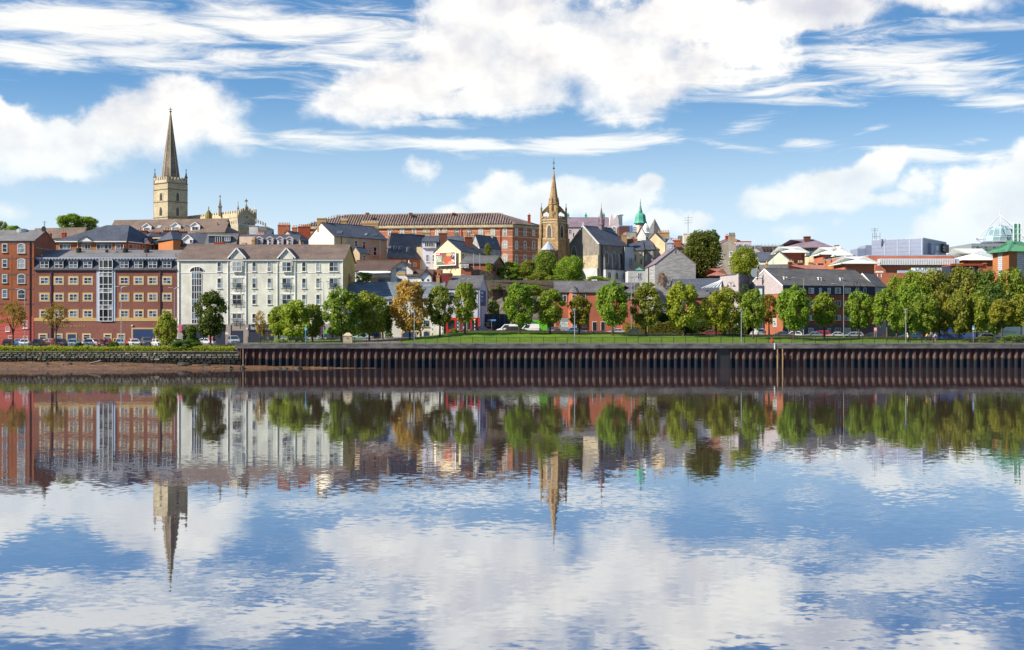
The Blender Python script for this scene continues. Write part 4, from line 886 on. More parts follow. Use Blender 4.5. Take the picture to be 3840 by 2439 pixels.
# ---------------------------------------------------------------- long red brick building
def big_brick():
    h = house('brick_building', 'long red brick building with white arched windows and ribbed pantile roof', (1140, 408), (1922, 400), (2030, 411), 838, 797, 'ab', TERB, LRF, 20, 'building', hip=9.0, over=.7)
    f, e = h.fa, h.fb
    for ff in (f, e):
        for d0, d1, t, m in ((.35, 1.05, .3, STNQ), (1.1, 1.25, .45, STNL)): ff.slabm(MB(), -.1, ff.L+.1, h.ze-d1, h.ze-d0, t).build('cornice', m, h.r)
        for y in (866, 887, 924, 938, 956, 972, 987): ff.slabm(MB(), 0, ff.L, h.ze-(y-838)*.0815-.14, h.ze-(y-838)*.0815+.14, .05).build('string_course', STNQ if y == 887 else mat('cream_brick', (.55, .36, .26)), h.r)
    W1 = [(X3(x), 310, 368) for x in (817, 917, 1018, 1115, 1217, 1277, 1380, 1480)]+[(X4(x), 308, 368) for x in (255, 355, 457, 558, 660)]
    for x, a, b in W1: window(h.r, f, x-7.2, x+7.2, Y(a), Y(b), 2, 2, gm=GLP, arch='round', sur=STNQ, sw=.2, t=.14)
    for a, b in ((413, 478), (526, 594), (640, 700)):
        for x in (355, 457, 558, 660): window(h.r, f, X4(x)-8, X4(x)+8, Y(a), Y(b), 2, 2, gm=GLP, arch='round', sur=mat('cream_brick', (.55, .36, .26)), sw=.4, t=.14)
    for x in (757, 829, 901):
        for a, b in ((306, 372), (415, 485), (530, 600), (628, 690)): window(h.r, e, X4(x)-4.6, X4(x)+4.6, Y(a), Y(b), 1, 2, gm=GLP, arch='round' if a > 310 else 'seg', sur=mat('cream_brick', (.55, .36, .26)), sw=.35, t=.14)
    for x in (X3(1147), X3(1415), X4(22), X4(292), X4(620)): pipe(h.r, f, x, 842, 960, REDP, .12)
    # rolls of the pantiled slopes
    P, n = h.pl[0]; A3, B3 = f.pt(-.6, h.ze-.08, .6), f.pt(f.L+.5, h.ze-.08, .6); R0 = None
    L = f.L+1.1; u = (B3-A3).normalized(); up = (Vector((0, 0, 1))-n*n.z).normalized(); up = up if up.z > 0 else -up
    H = (h.zr-h.ze+.1)/up.z; rm = MB().box(-.16, .16, 0, 1, -.02, .055).mesh('roof_rib', LRF); nr = 84
    for i in range(nr):
        s = L*(i+.5)/nr; k = min(1.0, s/9.6, (L-s)/4.5+.05)
        if k < .22: continue
        p = A3+u*s+n*.02; o = link('roof_rib', rm, h.r); M = Matrix((u, up, n)).transposed().to_4x4(); M.translation = p-h.r.location
        o.matrix_local = M @ Matrix.Diagonal((1, H*k*.955, 1, 1))
    for x in (380, 710, 895, 1073, 1250, 1437): skylight(h, X3(x)-5, X3(x)+5, Y(203), Y(217), 3, gm=GLD)
    for x in (625, 990, 1352): MB().box(wx(X3(x)-6, 407), wx(X3(x)+6, 407), 406, 408, wz(805, 407), wz(799, 407)).build('ridge_vent', REB, h.r)
    chimney(h.r, X4(852), X4(876), Y(195), Y(250), 408, REB, 1, dep=1.2)
big_brick()
# ---------------------------------------------------------------- houses on the slope in the middle
def hill_mid():
    h = house('house', 'tall cream gabled house with brick chimneys and long beige side wall', (1158, 311), (1253.5, 300), (1451, 313.5), 887, 838, 'bc', BUFF, SLB, over=.2)
    e = h.fb; g_ = h.fa
    g_.slabm(MB(), .02, g_.L-.02, h.z0, h.ze, .04).build('cream_gable', PALE, h.r); MB().hull([g_.pt(.02, h.ze, 0), g_.pt(g_.L-.02, h.ze, 0), g_.pt(g_.L/2, h.zr-.05, 0)], Vector((g_.n.x, g_.n.y, 0))*.04).build('cream_gable', PALE, h.r)
    chimney(h.r, 1190, 1224.5, 819, 850, 307, TANB, 0, dep=1.2); chimney(h.r, X3(403), X3(452), Y(240), Y(285), 316, TANB, 5, potm=POTC); chimney(h.r, X3(577), X3(717), Y(262), Y(335), 320, TANB, 11, potm=POTC, dep=1.2)
    for a, b, c, d in ((515, 540, 413, 460), (582, 608, 420, 474), (637, 652, 462, 514), (673, 702, 465, 538)): window(h.r, e, X3(a), X3(b), Y(c), Y(d), 1, 2, sill=STNL)
    for a, b, c, d in ((365, 405, 333, 354), (597, 618, 352, 370), (667, 700, 358, 372)): skylight(h, X3(a), X3(b), Y(c), Y(d), 4, k=0)
    pipe(h.r, e, X3(727), Y(408), Y(590), WHP, .09); pipe(h.r, e, X3(403), Y(385), Y(470), IRON, .08)
    k = house('house', 'small beige gabled annex with slate roof against the beige wall', (X3(486), 303), (X3(560), 296), (X3(640), 301), Y(520), Y(470), 'bc', TAN, SLB, over=.15)
    window(k.r, k.fb, X3(583), X3(610), Y(532), Y(585), 1, 2, sill=STNL)
    h = house('house', 'long slate roofed orange house with four skylights in its roof', (X3(793), 303), (X3(1070), 309), (X3(1130), 317), Y(556), Y(372), 'ab', ORB, SLB)
    for a, b, c, d in ((797, 820, 458, 478), (842, 865, 459, 484), (885, 910, 461, 486), (950, 975, 467, 505)): skylight(h, X3(a), X3(b), Y(c), Y(d), 3)
    window(h.r, h.fa, X3(1010), X3(1037), Y(597), Y(628), 2, 1)
    h = house('house', 'lilac white rendered house with a wide flat dormer', (X3(1087), 309), (X3(1215), 309), back(X3(1215), 309, 8), Y(462), Y(382), 'ab', LIL, SLB)
    dormer(h, X3(1088), X3(1205), Y(425), Y(415), Y(463), LIL, SLB, 5, 1, flat=True, depth=3); box_on(h.r, 'tan_flank', h.fa, X3(1040), X3(1086), Y(466), Y(660), .0, CRM, -7)
    for a, b, c, d in ((1118, 1140, 528, 590), (1172, 1195, 530, 590), (1118, 1140, 627, 660)): window(h.r, h.fa, X3(a), X3(b), Y(c), Y(d), 1, 2, sill=PURE)
    t = house('terrace', 'row of slate roofs with pot topped brick stacks below the red building', (X3(800), 330), (X3(1420), 326), back(X3(1420), 326, 8), Y(470), Y(380), 'ab', TAN, SLB)
    for a, b, c, d, m, n in ((825, 880, 340, 370, ORB2, 5), (965, 1028, 345, 395, TAN, 5), (1092, 1156, 342, 395, TAN, 6), (1227, 1296, 347, 402, DKB, 6)): chimney(t.r, X3(a), X3(b), Y(c), Y(d), 324, m, n, potm=POTC if n == 6 else POT)
    h = house('house', 'cream gabled house carrying a large food billboard', (X3(1185), 300), (X3(1412), 294), (X4(492), 309), Y(502), Y(405), 'bc', CRM, SLB, 9, over=.15)
    window(h.r, h.fb, X4(292), X4(316), Y(522), Y(565), 1, 2); window(h.r, h.fb, X4(365), X4(383), Y(530), Y(552), 1, 1)
    chimney(h.r, X4(322), X4(388), Y(380), Y(432), 305, DKB, 5)
    bb = thing('billboard', 'framed roast beef poster billboard on the cream gable wall', 'billboard', wp(X3(1290), Y(570), 297)); f = Face(h.fa.pt(0, 0, .5).xy, h.fa.pt(h.fa.L, 0, .5).xy)
    x0, x1, y0, y1 = X4(80), X4(250), Y(506), Y(622)
    box_on(bb, 'frame', f, x0, x1, y0, y1, .2, WHP); box_on(bb, 'poster', f, x0+3, x1-3, y0+3, y1-3, .23, paint('poster_ground', (.20, .105, .06)))
    box_on(bb, 'poster_panel', f, X4(84), X4(130), Y(515), Y(540), .245, paint('poster_red', (.48, .02, .03))); box_on(bb, 'poster_panel', f, X4(88), X4(148), Y(541), Y(617), .243, paint('poster_green', (.13, .17, .08)))
    for i, (cx, cy, rx, ry, m) in enumerate(((192, 588, 50, 20, paint('poster_plate', (.72, .66, .60))), (180, 575, 38, 32, paint('poster_meat', (.42, .09, .05))), (212, 598, 26, 14, paint('poster_slice', (.66, .26, .20))), (196, 530, 27, 15, paint('poster_loaf', (.55, .36, .16))), (232, 536, 9, 14, WTX))):
        a, z = f.hit(X4(cx), Y(cy)); ra = f.hit(X4(cx+rx), Y(cy))[0]-a; rz = f.hit(X4(cx), Y(cy-ry))[1]-z
        MB().hull([f.pt(a+ra*math.cos(t*.3927), z+rz*math.sin(t*.3927), .23) for t in range(16)], Vector((f.n.x, f.n.y, 0))*(.02+.006*i)).build('poster_picture', m, bb)
    for i, w in enumerate(('BEST', 'BEEF', 'EVER')): lettering(bb, w, f, X4(92), X4(132), Y(562+i*16), WTX, .26, .55)
    a, z = f.hit(X4(226), Y(546)); MB().hull([f.pt(a+.5*math.cos(t*.3927), z+.5*math.sin(t*.3927), .26) for t in range(16)], Vector((f.n.x, f.n.y, 0))*.03).build('price_disc', paint('poster_ink', (.05, .02, .08)), bb); lettering(bb, '21', f, X4(221), X4(232), Y(551), WTX, .30, .55); box_on(bb, 'poster_line', f, X4(88), X4(118), Y(523), Y(530), .26, WTX)
    br = MB()
    for x in (92, 125, 160, 195, 232): a, z = f.hit(X4(x), Y(624)); br.bar(f.pt(a, z, .1), f.pt(a-.1, z-1.0, -.45), .07); br.bar(f.pt(a, z, .15), f.pt(a, z-.12, -.45), .06)
    f.slab(br, X4(65), X4(255), Y(622), Y(626), .35); br.build('bracket', STL, bb)
    h = house('house', 'grey rendered house with cream gable chimney and ivy', (X4(372), 318), (X4(445), 311), (X4(622), 321), Y(468), Y(366), 'bc', GRY, SLB, over=.15)
    h.fa.slabm(MB(), 0, h.fa.L, h.z0, h.ze, .04).build('cream_gable', CRM, h.r); chimney(h.r, X4(375), X4(446), Y(358), Y(412), 318, CRM, 0); chimney(h.r, X4(495), X4(556), Y(362), Y(398), 322, CRM, 5, potm=POTC)
    for a, b, c, d in ((495, 520, 425, 440), (548, 565, 425, 442)): skylight(h, X4(a), X4(b), Y(c), Y(d), 3, k=0)
    k = house('outbuilding', 'single storey brick outbuilding with grey roof and air conditioning units', (X4(290), 289), (X4(556), 289), (X4(655), 297), Y(606), Y(546), 'ab', ORB, SLG, 9, 'building', over=.25, trim=GRM)
    for x in (572, 602, 632): box_on(k.r, 'dark_panel', k.fb, X4(x-9), X4(x+9), Y(608), Y(668), .06, BLK)
    for a, b in ((291, 318), (320, 354)):
        a0, a1, z0, z1 = k.fa.rect(X4(a), X4(b), Y(612), Y(643)); m = MB(); k.fa.slabm(m, a0, a1, z0, z1, .45); u = m.build('air_conditioner', WHP, k.r)
        m = MB(); c = k.fa.pt((a0+a1)/2, (z0+z1)/2, .47); m.hull([c+Vector((math.cos(t*.52)*.36, 0, math.sin(t*.52)*.36)) for t in range(12)], (0, -.02, 0)); o = m.build('fan_grille', GRP, k.r); o.parent = u
    for x in (396, 449): MB().tube(wp(X4(x), Y(660), 287), wp(X4(x), Y(520), 287), .08).build('vent_pole', STL, k.r)
    # restaurant
    h = house('restaurant', 'white gabled restaurant with brown tiled roof and grey sign', (X3(822), 284), (X3(1008), 284), back(X3(1008), 284, 12), Y(660), Y(587), 'bc', PURE, TILD, 8, 'restaurant', over=.45, trim=TILD)
    f = h.fa
    box_on(h.r, 'wing_wall', f, X3(522), X3(821), Y(690), Y(765), -.3, PURE, -6); w = house('restaurant_wing', 'long brown tiled roof wing left of the white gable', (X3(520), 284.5), (X3(930), 284.5), back(X3(930), 284.5, 9), Y(668), Y(584), 'ab', PURE, TILD, 8, 'restaurant', over=.2)
    box_on(h.r, 'sign', f, X3(868), X3(944), Y(641), Y(698), .12, paint('grey_sign', (.30, .34, .36))); box_on(h.r, 'sign_band', f, X3(868), X3(944), Y(685), Y(698), .13, ORT)
    lettering(h.r, 'la sosta', f, X3(873), X3(938), Y(665), IRON, .14, .62); box_on(h.r, 'sign_line', f, X3(882), X3(930), Y(673), Y(677), .13, GRP)
    for a, b, c, d in ((878, 913, 733, 758),): window(h.r, f, X3(a), X3(b), Y(c), Y(d), 1, 1, fm=IRON)
    m = MB(); p0, p1 = wp(X3(522), Y(694), 281), wp(X3(820), Y(683), 281); p2, p3 = wp(X3(820), Y(672), 284.3), wp(X3(560), Y(672), 284.3); m.hull([p0, p1, p2, p3], (0, 0, .12)); m.build('awning', WHP, h.r)
    window(h.r, Face((wx(X3(700), 283.5), 283.5), (wx(X3(820), 283.5), 283.5)), X3(710), X3(812), Y(722), Y(758), 5, 2, fm=DKB, panes=False)
    chimney(h.r, X3(960), X3(990), Y(598), Y(640), 290, PURE, 1, potm=WHP)
    k = house('restaurant_annex', 'small white gabled annex with two little windows', (X3(957), 283), (X3(1164), 283), back(X3(1164), 283, 9), Y(712), Y(664), 'ab', PURE, TILD, 8, 'restaurant', over=.3)
    kk = house('restaurant_porch', 'white end gable of the restaurant annex', (X3(1070), 282), (X3(1164), 282), back(X3(1164), 282, 6), Y(712), Y(665), 'bc', PURE, TILD, 8, 'restaurant', over=.3, trim=TILD)
    for a in (1083, 1128): window(kk.r, kk.fa, X3(a), X3(a+14), Y(736), Y(752), 1, 1, fm=IRON)
    house('outbuilding', 'flat topped orange brick store right of the restaurant', (X3(1135), 288), (X3(1248), 288), back(X3(1248), 288, 6), Y(664), 0, 'ab', ORB, FELT, 8, 'building', flat=True)
    k = house('outbuilding', 'flat topped dark red store below the billboard', (X3(1250), 284), (X3(1334), 284), back(X3(1334), 284, 6), Y(694), 0, 'ab', paint('maroon_wall', (.20, .03, .03), .8), FELT, 8, 'building', flat=True)
    # low slate roofed store behind the orange tree
    D = 265; h = house('warehouse', 'low white warehouse under one long slate roof with arched doors', (X3(448), D), (X3(1263), D), back(X3(1263), D, 10), Y(905), Y(770), 'ab', WHT, SLW, 3.6, 'building', over=.2)
    f = h.fa
    chimney(h.r, X3(457), X3(490), Y(712), Y(775), 270, TANB, 1); chimney(h.r, X3(1206), X3(1234), Y(705), Y(770), 270, TANB, 1); chimney(h.r, X3(655), X3(708), Y(722), Y(760), 276, TANB, 0)
    for a, b, c, d in ((805, 850, 928, 955), (903, 925, 1075, 1135), (1100, 1143, 1085, 1136), (620, 650, 930, 955), (520, 560, 930, 955)): window(h.r, f, X3(a), X3(b), Y(c), Y(d), 2, 2, fm=IRON, sill=STNQ)
    for a, b in ((505, 560), (640, 738), (918, 1030), (1100, 1142)):
        q0, q1, z0, z1 = f.rect(X3(a), X3(b), Y(1178), 1288)
        pts = arch_pts(q1-q0, z1-z0, 'seg', 10); XA = f.pt((q0+q1)/2, z0); big = [(x*1.2 if abs(x) > .3 else x, z+.28 if z > .1 else z) for x, z in pts]
        o = MB().hull([(XA.x+x, D-.004, z0+z) for x, z in big], (0, -.05, 0)).build('arch_surround', CRP, h.r); MB().hull([(XA.x+x, D-.056, z0+z) for x, z in pts], (0, -.03, 0)).build('door', DBL, h.r)
    box_on(h.r, 'vent', f, X3(765), X3(790), Y(1178), Y(1195), .06, GRY)
    # corner shop
    h = house('shop', 'lilac white corner shop with red front and blue mural on its gable', (X4(165), 263), (X4(446), 263), (X4(512), 277), Y(824), Y(716), 'ab', LIL, SLG, 4.5, 'shop', over=.1)
    f, e = h.fa, h.fb
    chimney(h.r, X4(187), X4(212), Y(690), Y(740), 268, DKB, 1)
    for a in (195, 320, 385): window(h.r, f, X4(a), X4(a+30), Y(848), Y(905), 1, 2, fm=IRON)
    box_on(h.r, 'shop_front', f, X4(163), X4(447), Y(1062), 1250, .12, REDS)
    for a, b in ((180, 232), (250, 290), (305, 360), (380, 420)): box_on(h.r, 'shop_window', f, X4(a), X4(b), Y(1082), Y(1158), .16, GLD)
    box_on(h.r, 'mural', e, X4(453), X4(497), Y(832), Y(962), .06, paint('mural_blue', (.06, .12, .25)))
    for i in range(4): box_on(h.r, 'mural_panel', e, X4(456), X4(476), Y(842+i*32), Y(864+i*32), .07, DBL if i % 2 else SKYB)
    for y in (852, 884): box_on(h.r, 'mural_line', e, X4(457), X4(472), Y(y-6), Y(y+6), .09, WTX)
    st = MB(); 
    for i in range(6): st.bar(wp(X4(440+i*11), Y(1022-i*7), 276), wp(X4(490+i*11), Y(985-i*7), 277), .12)
    tag(st.build('fire_escape', STL), 'steel fire escape stair behind the dark hoarding', 'stair')
    hd = thing('hoarding', 'dark navy hoarding with gilt lettering beside the corner shop', 'hoarding', (wx(X4(560), 272), 272, 5)); f = Face((wx(X4(448), 272), 272), (wx(X4(700), 272), 272))
    for i in range(6): box_on(hd, 'board', f, X4(448+i*42), X4(489.5+i*42), Y(1030), 1252, .1, NAVY, -.3)
    lettering(hd, 'A', f, X4(468), X4(489), Y(1135), GOLD, .12, 1.0)
    for y, a, b in ((1103, 500, 530), (1113, 496, 526), (1124, 505, 535), (1132, 500, 526)): box_on(hd, 'letter_line', f, X4(a), X4(b), Y(y-2.5), Y(y+2.5), .12, GOLD)
    hd = thing('hoarding', 'bright lime green hoarding behind the white van', 'hoarding', (wx(X4(890), 272), 272, 5)); f = Face((wx(X4(770), 272), 272), (wx(X4(1020), 272), 272))
    for i in range(6): box_on(hd, 'board', f, X4(772+i*41), X4(812.5+i*41), Y(1080), 1252, .1, GRN, -.1)
    # cliff and garden walls on the slope
    cl = MB(); r = random.Random(4); nx, nz = 16, 9; x0, x1 = wx(X4(520), 283), wx(X4(960), 283)
    cl.v = [(x0+(x1-x0)*i/nx+r.uniform(-.3, .3), 280+j*.9+r.uniform(-.7, .7), 4+j*1.45+r.uniform(-.3, .3)) for j in range(nz) for i in range(nx+1)]
    for j in range(nz-1):
        for i in range(nx): a = j*(nx+1)+i; cl.f.append((a, a+1, a+nx+2, a+nx+1)); cl.mi.append(0)
    o = cl.build('rock_face', mat('cliff_rock', (.165, .15, .135), (.08, .075, .07), (1, 1, 2), .7, .95, .1, bump=.8, c3=(.09, .11, .05))); o['kind'] = 'structure'
    w = MB(); 
    for (xa, ya), (xb, yb) in zip(((375, 655), (447, 655), (560, 690), (640, 735), (760, 760)), ((446, 655), (560, 690), (640, 735), (760, 760), (880, 765))):
        a, b = wp(X4(xa), Y(ya), 285), wp(X4(xb), Y(yb), 286); w.hull([a, b, (b.x, b.y, 12), (a.x, a.y, 12)], (0, .6, 0))
    tag(w.build('garden_wall', mat('brown_rubble', (.22, .18, .14), (.12, .10, .08), (1, 1, 1.6), 2.2, .95, .1, bump=.6)), 'old brown rubble wall sloping down from the brick outbuilding', 'garden wall')
    fn = thing('fence', 'weathered timber fence along the top of the rock face', 'fence', wp(X4(600), Y(820), 282.5)); pl = MB().box(-.19, .19, -.03, .03, 0, 2.0).mesh('plank', WOOD); F0 = Vector((wx(X4(500), 282.5), 282.5, wz(Y(815), 282.5)))
    for i in range(40): link('plank', pl, fn, F0+Vector((i*.41, i*.02, random.uniform(-.06, .06)-.2))-fn.location)
    MB().box(F0.x, F0.x+16, 282.55, 282.7, F0.z+.4, F0.z+.55).box(F0.x, F0.x+16, 282.55, 282.7, F0.z+1.3, F0.z+1.45).build('rail', WOOD, fn)
hill_mid()
# ---------------------------------------------------------------- red terrace by the road
def red_terrace():
    D = 272; h = house('terrace', 'long red rendered terrace with grey roof behind the park trees', (2083, D), (2332, D), back(2332, D, 9), 1097, 1058, 'ab', render_('red_render', (.45, .15, .09)), SLG, 4.6, 'terraced houses', over=.3)
    f = h.fa
    for a, b, c, d, n in ((1123, 1180, 870, 930, 2), (1310, 1342, 868, 908, 1)): window(h.r, f, X4(a), X4(b), Y(c), Y(d), n, 1)
    a0, a1, z0, zt = f.rect(X5(72), X5(165), Y(850), Y(1165)); xa, xb = wx(2083, D)+a0, wx(2083, D)+a1; m = MB()
    m.ring([[(xa, D, 4.6), (xa+.7, D-1.2, 4.6), (xb-.7, D-1.2, 4.6), (xb, D, 4.6)], [(xa, D, zt), (xa+.7, D-1.2, zt), (xb-.7, D-1.2, zt), (xb, D, zt)]])
    bay = m.build('bay', MATS['red_render'], h.r); m = MB(); xc = (xa+xb)/2; ap = (xc, D+1.4, zt+1.65)
    for p, q in (((xa-.2, D, zt), (xa+.6, D-1.45, zt)), ((xa+.6, D-1.45, zt), (xb-.6, D-1.45, zt)), ((xb-.6, D-1.45, zt), (xb+.2, D, zt))): m.face([p, q, ap])
    o = m.build('roof', SLG, h.r); o.parent = bay
    bf = Face((xa+.7, D-1.2), (xb-.7, D-1.2)); window(h.r, bf, X5(100), X5(140), Y(868), Y(928), 1, 2); window(h.r, bf, X5(100), X5(140), Y(1100), Y(1148), 1, 2)
    for a, b in ((188, 220), (445, 466), (20, 45)): window(h.r, f, X5(a), X5(b), Y(1098), Y(1148), 1, 2)
    for a, b in ((275, 308), (346, 376)): box_on(h.r, 'door', f, X5(a), X5(b), Y(1098), 1252, .06, BLK); box_on(h.r, 'door_surround', f, X5(a-3), X5(b+3), Y(1094), 1252, .04, WHP)
    k = house('terrace', 'end house of the red terrace with hipped grey roof', (2333, 270), (2398, 270), back(2398, 270, 10), 1098, 1060, 'ab', MATS['red_render'], SLG, 4.6, 'terraced houses', hip=4, over=.3)
    window(k.r, k.fa, X5(560), X5(600), Y(866), Y(905), 2, 1)
    fn = thing('fence', 'plum painted paling fence in front of the red terrace', 'fence', (wx(2095, 269), 269, 5.2)); pl = MB().box(-.05, .05, -.02, .02, 0, 1.15).mesh('pale', paint('plum_fence', (.28, .12, .17)))
    for i in range(64): link('pale', pl, fn, (i*.2, 0, 0))
    MB().box(wx(2095, 269), wx(2095, 269)+12.8, 269.03, 269.08, 5.5, 5.58).box(wx(2095, 269), wx(2095, 269)+12.8, 269.03, 269.08, 6.1, 6.18).build('rail', MATS['plum_fence'], fn)
red_terrace()
# ---------------------------------------------------------------- sandstone crown spire
def spire_church():
    D = 338; b = Vector((wx(2090, D), D)); s = 5.0; A = b+Vector((-4.25, 2.65)); C = b+Vector((2.65, 4.25)); E = A+C-b; ctr = (A+C)/2
    yv = lambda y: 560+y/3.822
    xv = lambda x: 1980+x/3.822
    z = lambda y: wz(yv(y), D)
    q = lambda p, zz: Vector((p.x, p.y, zz)); P4 = [b, C, E, A]; grow = lambda k: [ctr+(p-ctr)*k for p in P4]
    r = thing('church_tower', 'brown sandstone church tower with open flying crown and slim spire', 'church tower', (ctr.x, ctr.y, 18)); zp = z(1010)
    MB().ring([[q(p, 16) for p in grow(1.05)], [q(p, z(1285)) for p in grow(1.03)], [q(p, z(1284)) for p in grow(.96)], [q(p, zp) for p in grow(.95)]]).build('wall', STN, r)
    for p in P4:
        d = (p-ctr).normalized(); sd = Vector((-d.y, d.x))
        m = MB()
        for w, z0, z1, k in ((.62, 16, z(1270), 1.02), (.5, z(1270), z(1060), .97), (.36, z(1060), z(900), .93)):
            c = ctr+(p-ctr)*k; m.ring([[q(c+d*w*u+sd*w*v, zz) for u, v in ((-1, 0), (0, -1), (1, 0), (0, 1))] for zz in (z0, z1)])
        m.build('buttress', STN, r); c = ctr+(p-ctr)*.93
        pinnacle(r, q(c, z(905)), .42, z(770)-z(905), mat('mossy_sandstone', (.28, .23, .08), (.20, .17, .08)), cross=True)
    for y in (1280, 1045, 1008): MB().ring([[q(p, z(y)-.12) for p in grow(1.0)], [q(p, z(y)+.12) for p in grow(1.0)]]).build('string_course', STNQ, r)
    pw = MB()
    for e0, e1 in zip(grow(.97), grow(.97)[1:]+grow(.97)[:1]):
        d = (e1-e0).normalized(); nn = Vector((d.y, -d.x)); pw.hull([q(e0, zp), q(e1, zp), q(e1-nn*.25, zp), q(e0-nn*.25, zp)], (0, 0, .55))
    pw.build('parapet', STN, r)
    for e0, e1 in zip(grow(.97), grow(.97)[1:]+grow(.97)[:1]): merlons(r, q(e0, zp+.55), q(e1, zp+.55), 5, .45, .4, .25, STN)
    fa, fb = Face(A, b), Face(b, C)
    window(r, fa, xv(276), xv(336), yv(1090), yv(1265), 2, 1, fm=STN, gm=GLD, arch='gothic', sur=STNQ, sw=.35, t=.12); window(r, fb, xv(462), xv(502), yv(1090), yv(1265), 2, 1, fm=STN, gm=GLD, arch='gothic', sur=STNQ, sw=.35, t=.12)
    # flying arches up to the lantern
    for p in P4:
        c = ctr+(p-ctr)*.93; i = ctr+(p-ctr)*.22; m = MB(); d = (p-ctr).normalized(); sd = Vector((-d.y, d.x))*.2
        up = [(1.0, z(905)), (.75, z(850)), (.5, z(800)), (.22, z(775))]; lo = [(.88, z(1000)), (.86, z(930)), (.72, z(890)), (.5, z(895)), (.30, z(930)), (.22, z(1000))]
        at = lambda k, zz: q(ctr+(p-ctr)*k*.95, zz)
        L0 = [at(k, zz) for k, zz in up]; L1 = [at(k, zz) for k, zz in ((.9, z(985)), (.84, z(915)), (.55, z(880)), (.27, z(925)))]
        s3 = Vector((sd.x, sd.y, 0))
        for j in range(3): m.hull([L0[j]-s3, L0[j+1]-s3, L1[j+1]-s3, L1[j]-s3], s3*2)
        m.build('flying_arch', STN, r)
    m = MB(); m.lathe((ctr.x, ctr.y, 0), [(1.35, zp-.5), (1.35, z(780)), (1.5, z(778)), (1.5, z(765)), (1.28, z(760)), (1.25, z(690)), (1.15, z(680))], 8, .35); m.build('lantern', STN, r)
    for k in range(4):
        t = .35+math.pi/4+k*math.pi/2; pinnacle(r, (ctr.x+1.35*math.cos(t), ctr.y+1.35*math.sin(t), z(860)), .32, z(665)-z(860), STN, cross=False)
    m = MB(); m.lathe((ctr.x, ctr.y, 0), [(1.12, z(685)), (.07, z(265))], 8, .35); m.build('spire', STN, r)
    m = MB(); m.lathe((ctr.x, ctr.y, 0), [(.08, z(268)), (.28, z(258)), (.25, z(245)), (.07, z(238)), (.035, z(100))], 8)
    for y, w in ((180, .32), (162, .22)): m.box(ctr.x-w, ctr.x+w, ctr.y-.05, ctr.y+.05, z(y)-.06, z(y)+.06)
    m.build('finial', IRON, r)
    t = Vector((wx(xv(293), 335), 336)); m = MB(); m.lathe((t.x, t.y, 0), [(1.8, 12), (1.8, wz(yv(1442), 335))], 12, .2); tw = m.build('stair_turret', STN, r)
    m = MB(); m.lathe((t.x, t.y, 0), [(2.0, wz(yv(1446), 335)), (2.0, wz(yv(1440), 335)), (.08, wz(yv(1312), 335))], 12, .2); m.build('turret_roof', LEAD, r)
    # nave
    h = house('church', 'dark grey rendered church with blue slate roof and pointed windows', (2129, 347), (2247, 334), (2352, 343), 918, 849, 'bc', DGR, SLB, 15, 'church', over=.15)
    f, e = h.fa, h.fb
    cp = MB(); ap = f.pt(f.L/2, h.zr+.1, .05)
    for a in (0, f.L): cp.bar(f.pt(a, h.ze+.1, .05), ap, .3, .3)
    cp.box(ap.x-.2, ap.x+.2, ap.y-.2, ap.y+.2, ap.z, ap.z+.9); cp.build('coping', LGR, h.r)
    window(h.r, f, X5(99), X5(139), Y(459), Y(557), 3, 1, fm=LGR, gm=GLS, arch='gothic', sur=GRY, sw=.25, t=.1); window(h.r, f, X5(112), X5(119), Y(346), Y(380), 1, 1, fm=GRY, gm=GLD)
    a0, a1, z0, zt = f.rect(X5(205), X5(329), Y(537), Y(735)); f.slabm(MB(), a0, a1, 14, zt, .35).build('patched_wall', STNL, h.r); f.slabm(MB(), a0, a1, 14, f.rect(X5(205), X5(329), Y(647), Y(735))[3], .6).build('patched_wall', LGR, h.r)
    for a, b, c, d in ((377, 405, 506, 604), (440, 468, 511, 608), (501, 528, 514, 612)): window(h.r, e, X5(a), X5(b), Y(c), Y(d), 2, 1, fm=GRY, gm=GLD, arch='gothic', sur=GRY, sw=.3, t=.1)
    for x in (360, 424, 486, 546):
        a, zz = e.hit(X5(x), Y(520)); m = MB(); e.slabm(m, a-.25, a+.25, 14, zz-1, .7); m.hull([e.pt(a-.25, zz-1, 0), e.pt(a-.25, zz-1, .7), e.pt(a-.25, zz, 0)], Vector((e.u.x, e.u.y, 0))*.5); m.build('buttress', GRY, h.r)
    g2 = Face(e.pt(0, 0, 1.2).xy, e.pt(e.L, 0, 1.2).xy); a0, a1, z0, zt = g2.rect(X5(385), X5(572), Y(660), Y(790)); g2.slabm(MB(), a0, a1, 8, zt, .0, 0, -1.3).build('lower_aisle', LGR, h.r); g2.slabm(MB(), a0, a1, zt, zt+.2, .15, 0, -1.3).build('ledge', SLB, h.r)
    for a, b, c, d in ((401, 430, 673, 732), (464, 492, 677, 738), (525, 553, 681, 742)): window(h.r, g2, X5(a), X5(b), Y(c), Y(d), 2, 1, fm=LGR, gm=GLD, arch='gothic', sur=LGR, sw=.2, t=.1)
    for x, y0, y1 in ((352, 455, 710), (568, 470, 740)): pipe(h.r, e, X5(x), Y(y0), Y(y1), BLK, .13)
    c = Vector((wx(2255, 345), 345)); zz = lambda y: wz(yv(y), 345); fl = MB()
    fl.lathe((c.x, c.y, 0), [(.75, zz(1190)), (.75, zz(1090)), (.95, zz(1085)), (.7, zz(1075)), (.62, zz(1010)), (.05, zz(835)), (.03, zz(770))], 8); o = fl.build('fleche', SLP, h.r)
    for k in range(4): t = k*math.pi/2+.4; pinnacle(h.r, (c.x+.85*math.cos(t), c.y+.85*math.sin(t), zz(1090)), .16, 2.9, SLP, cross=False)
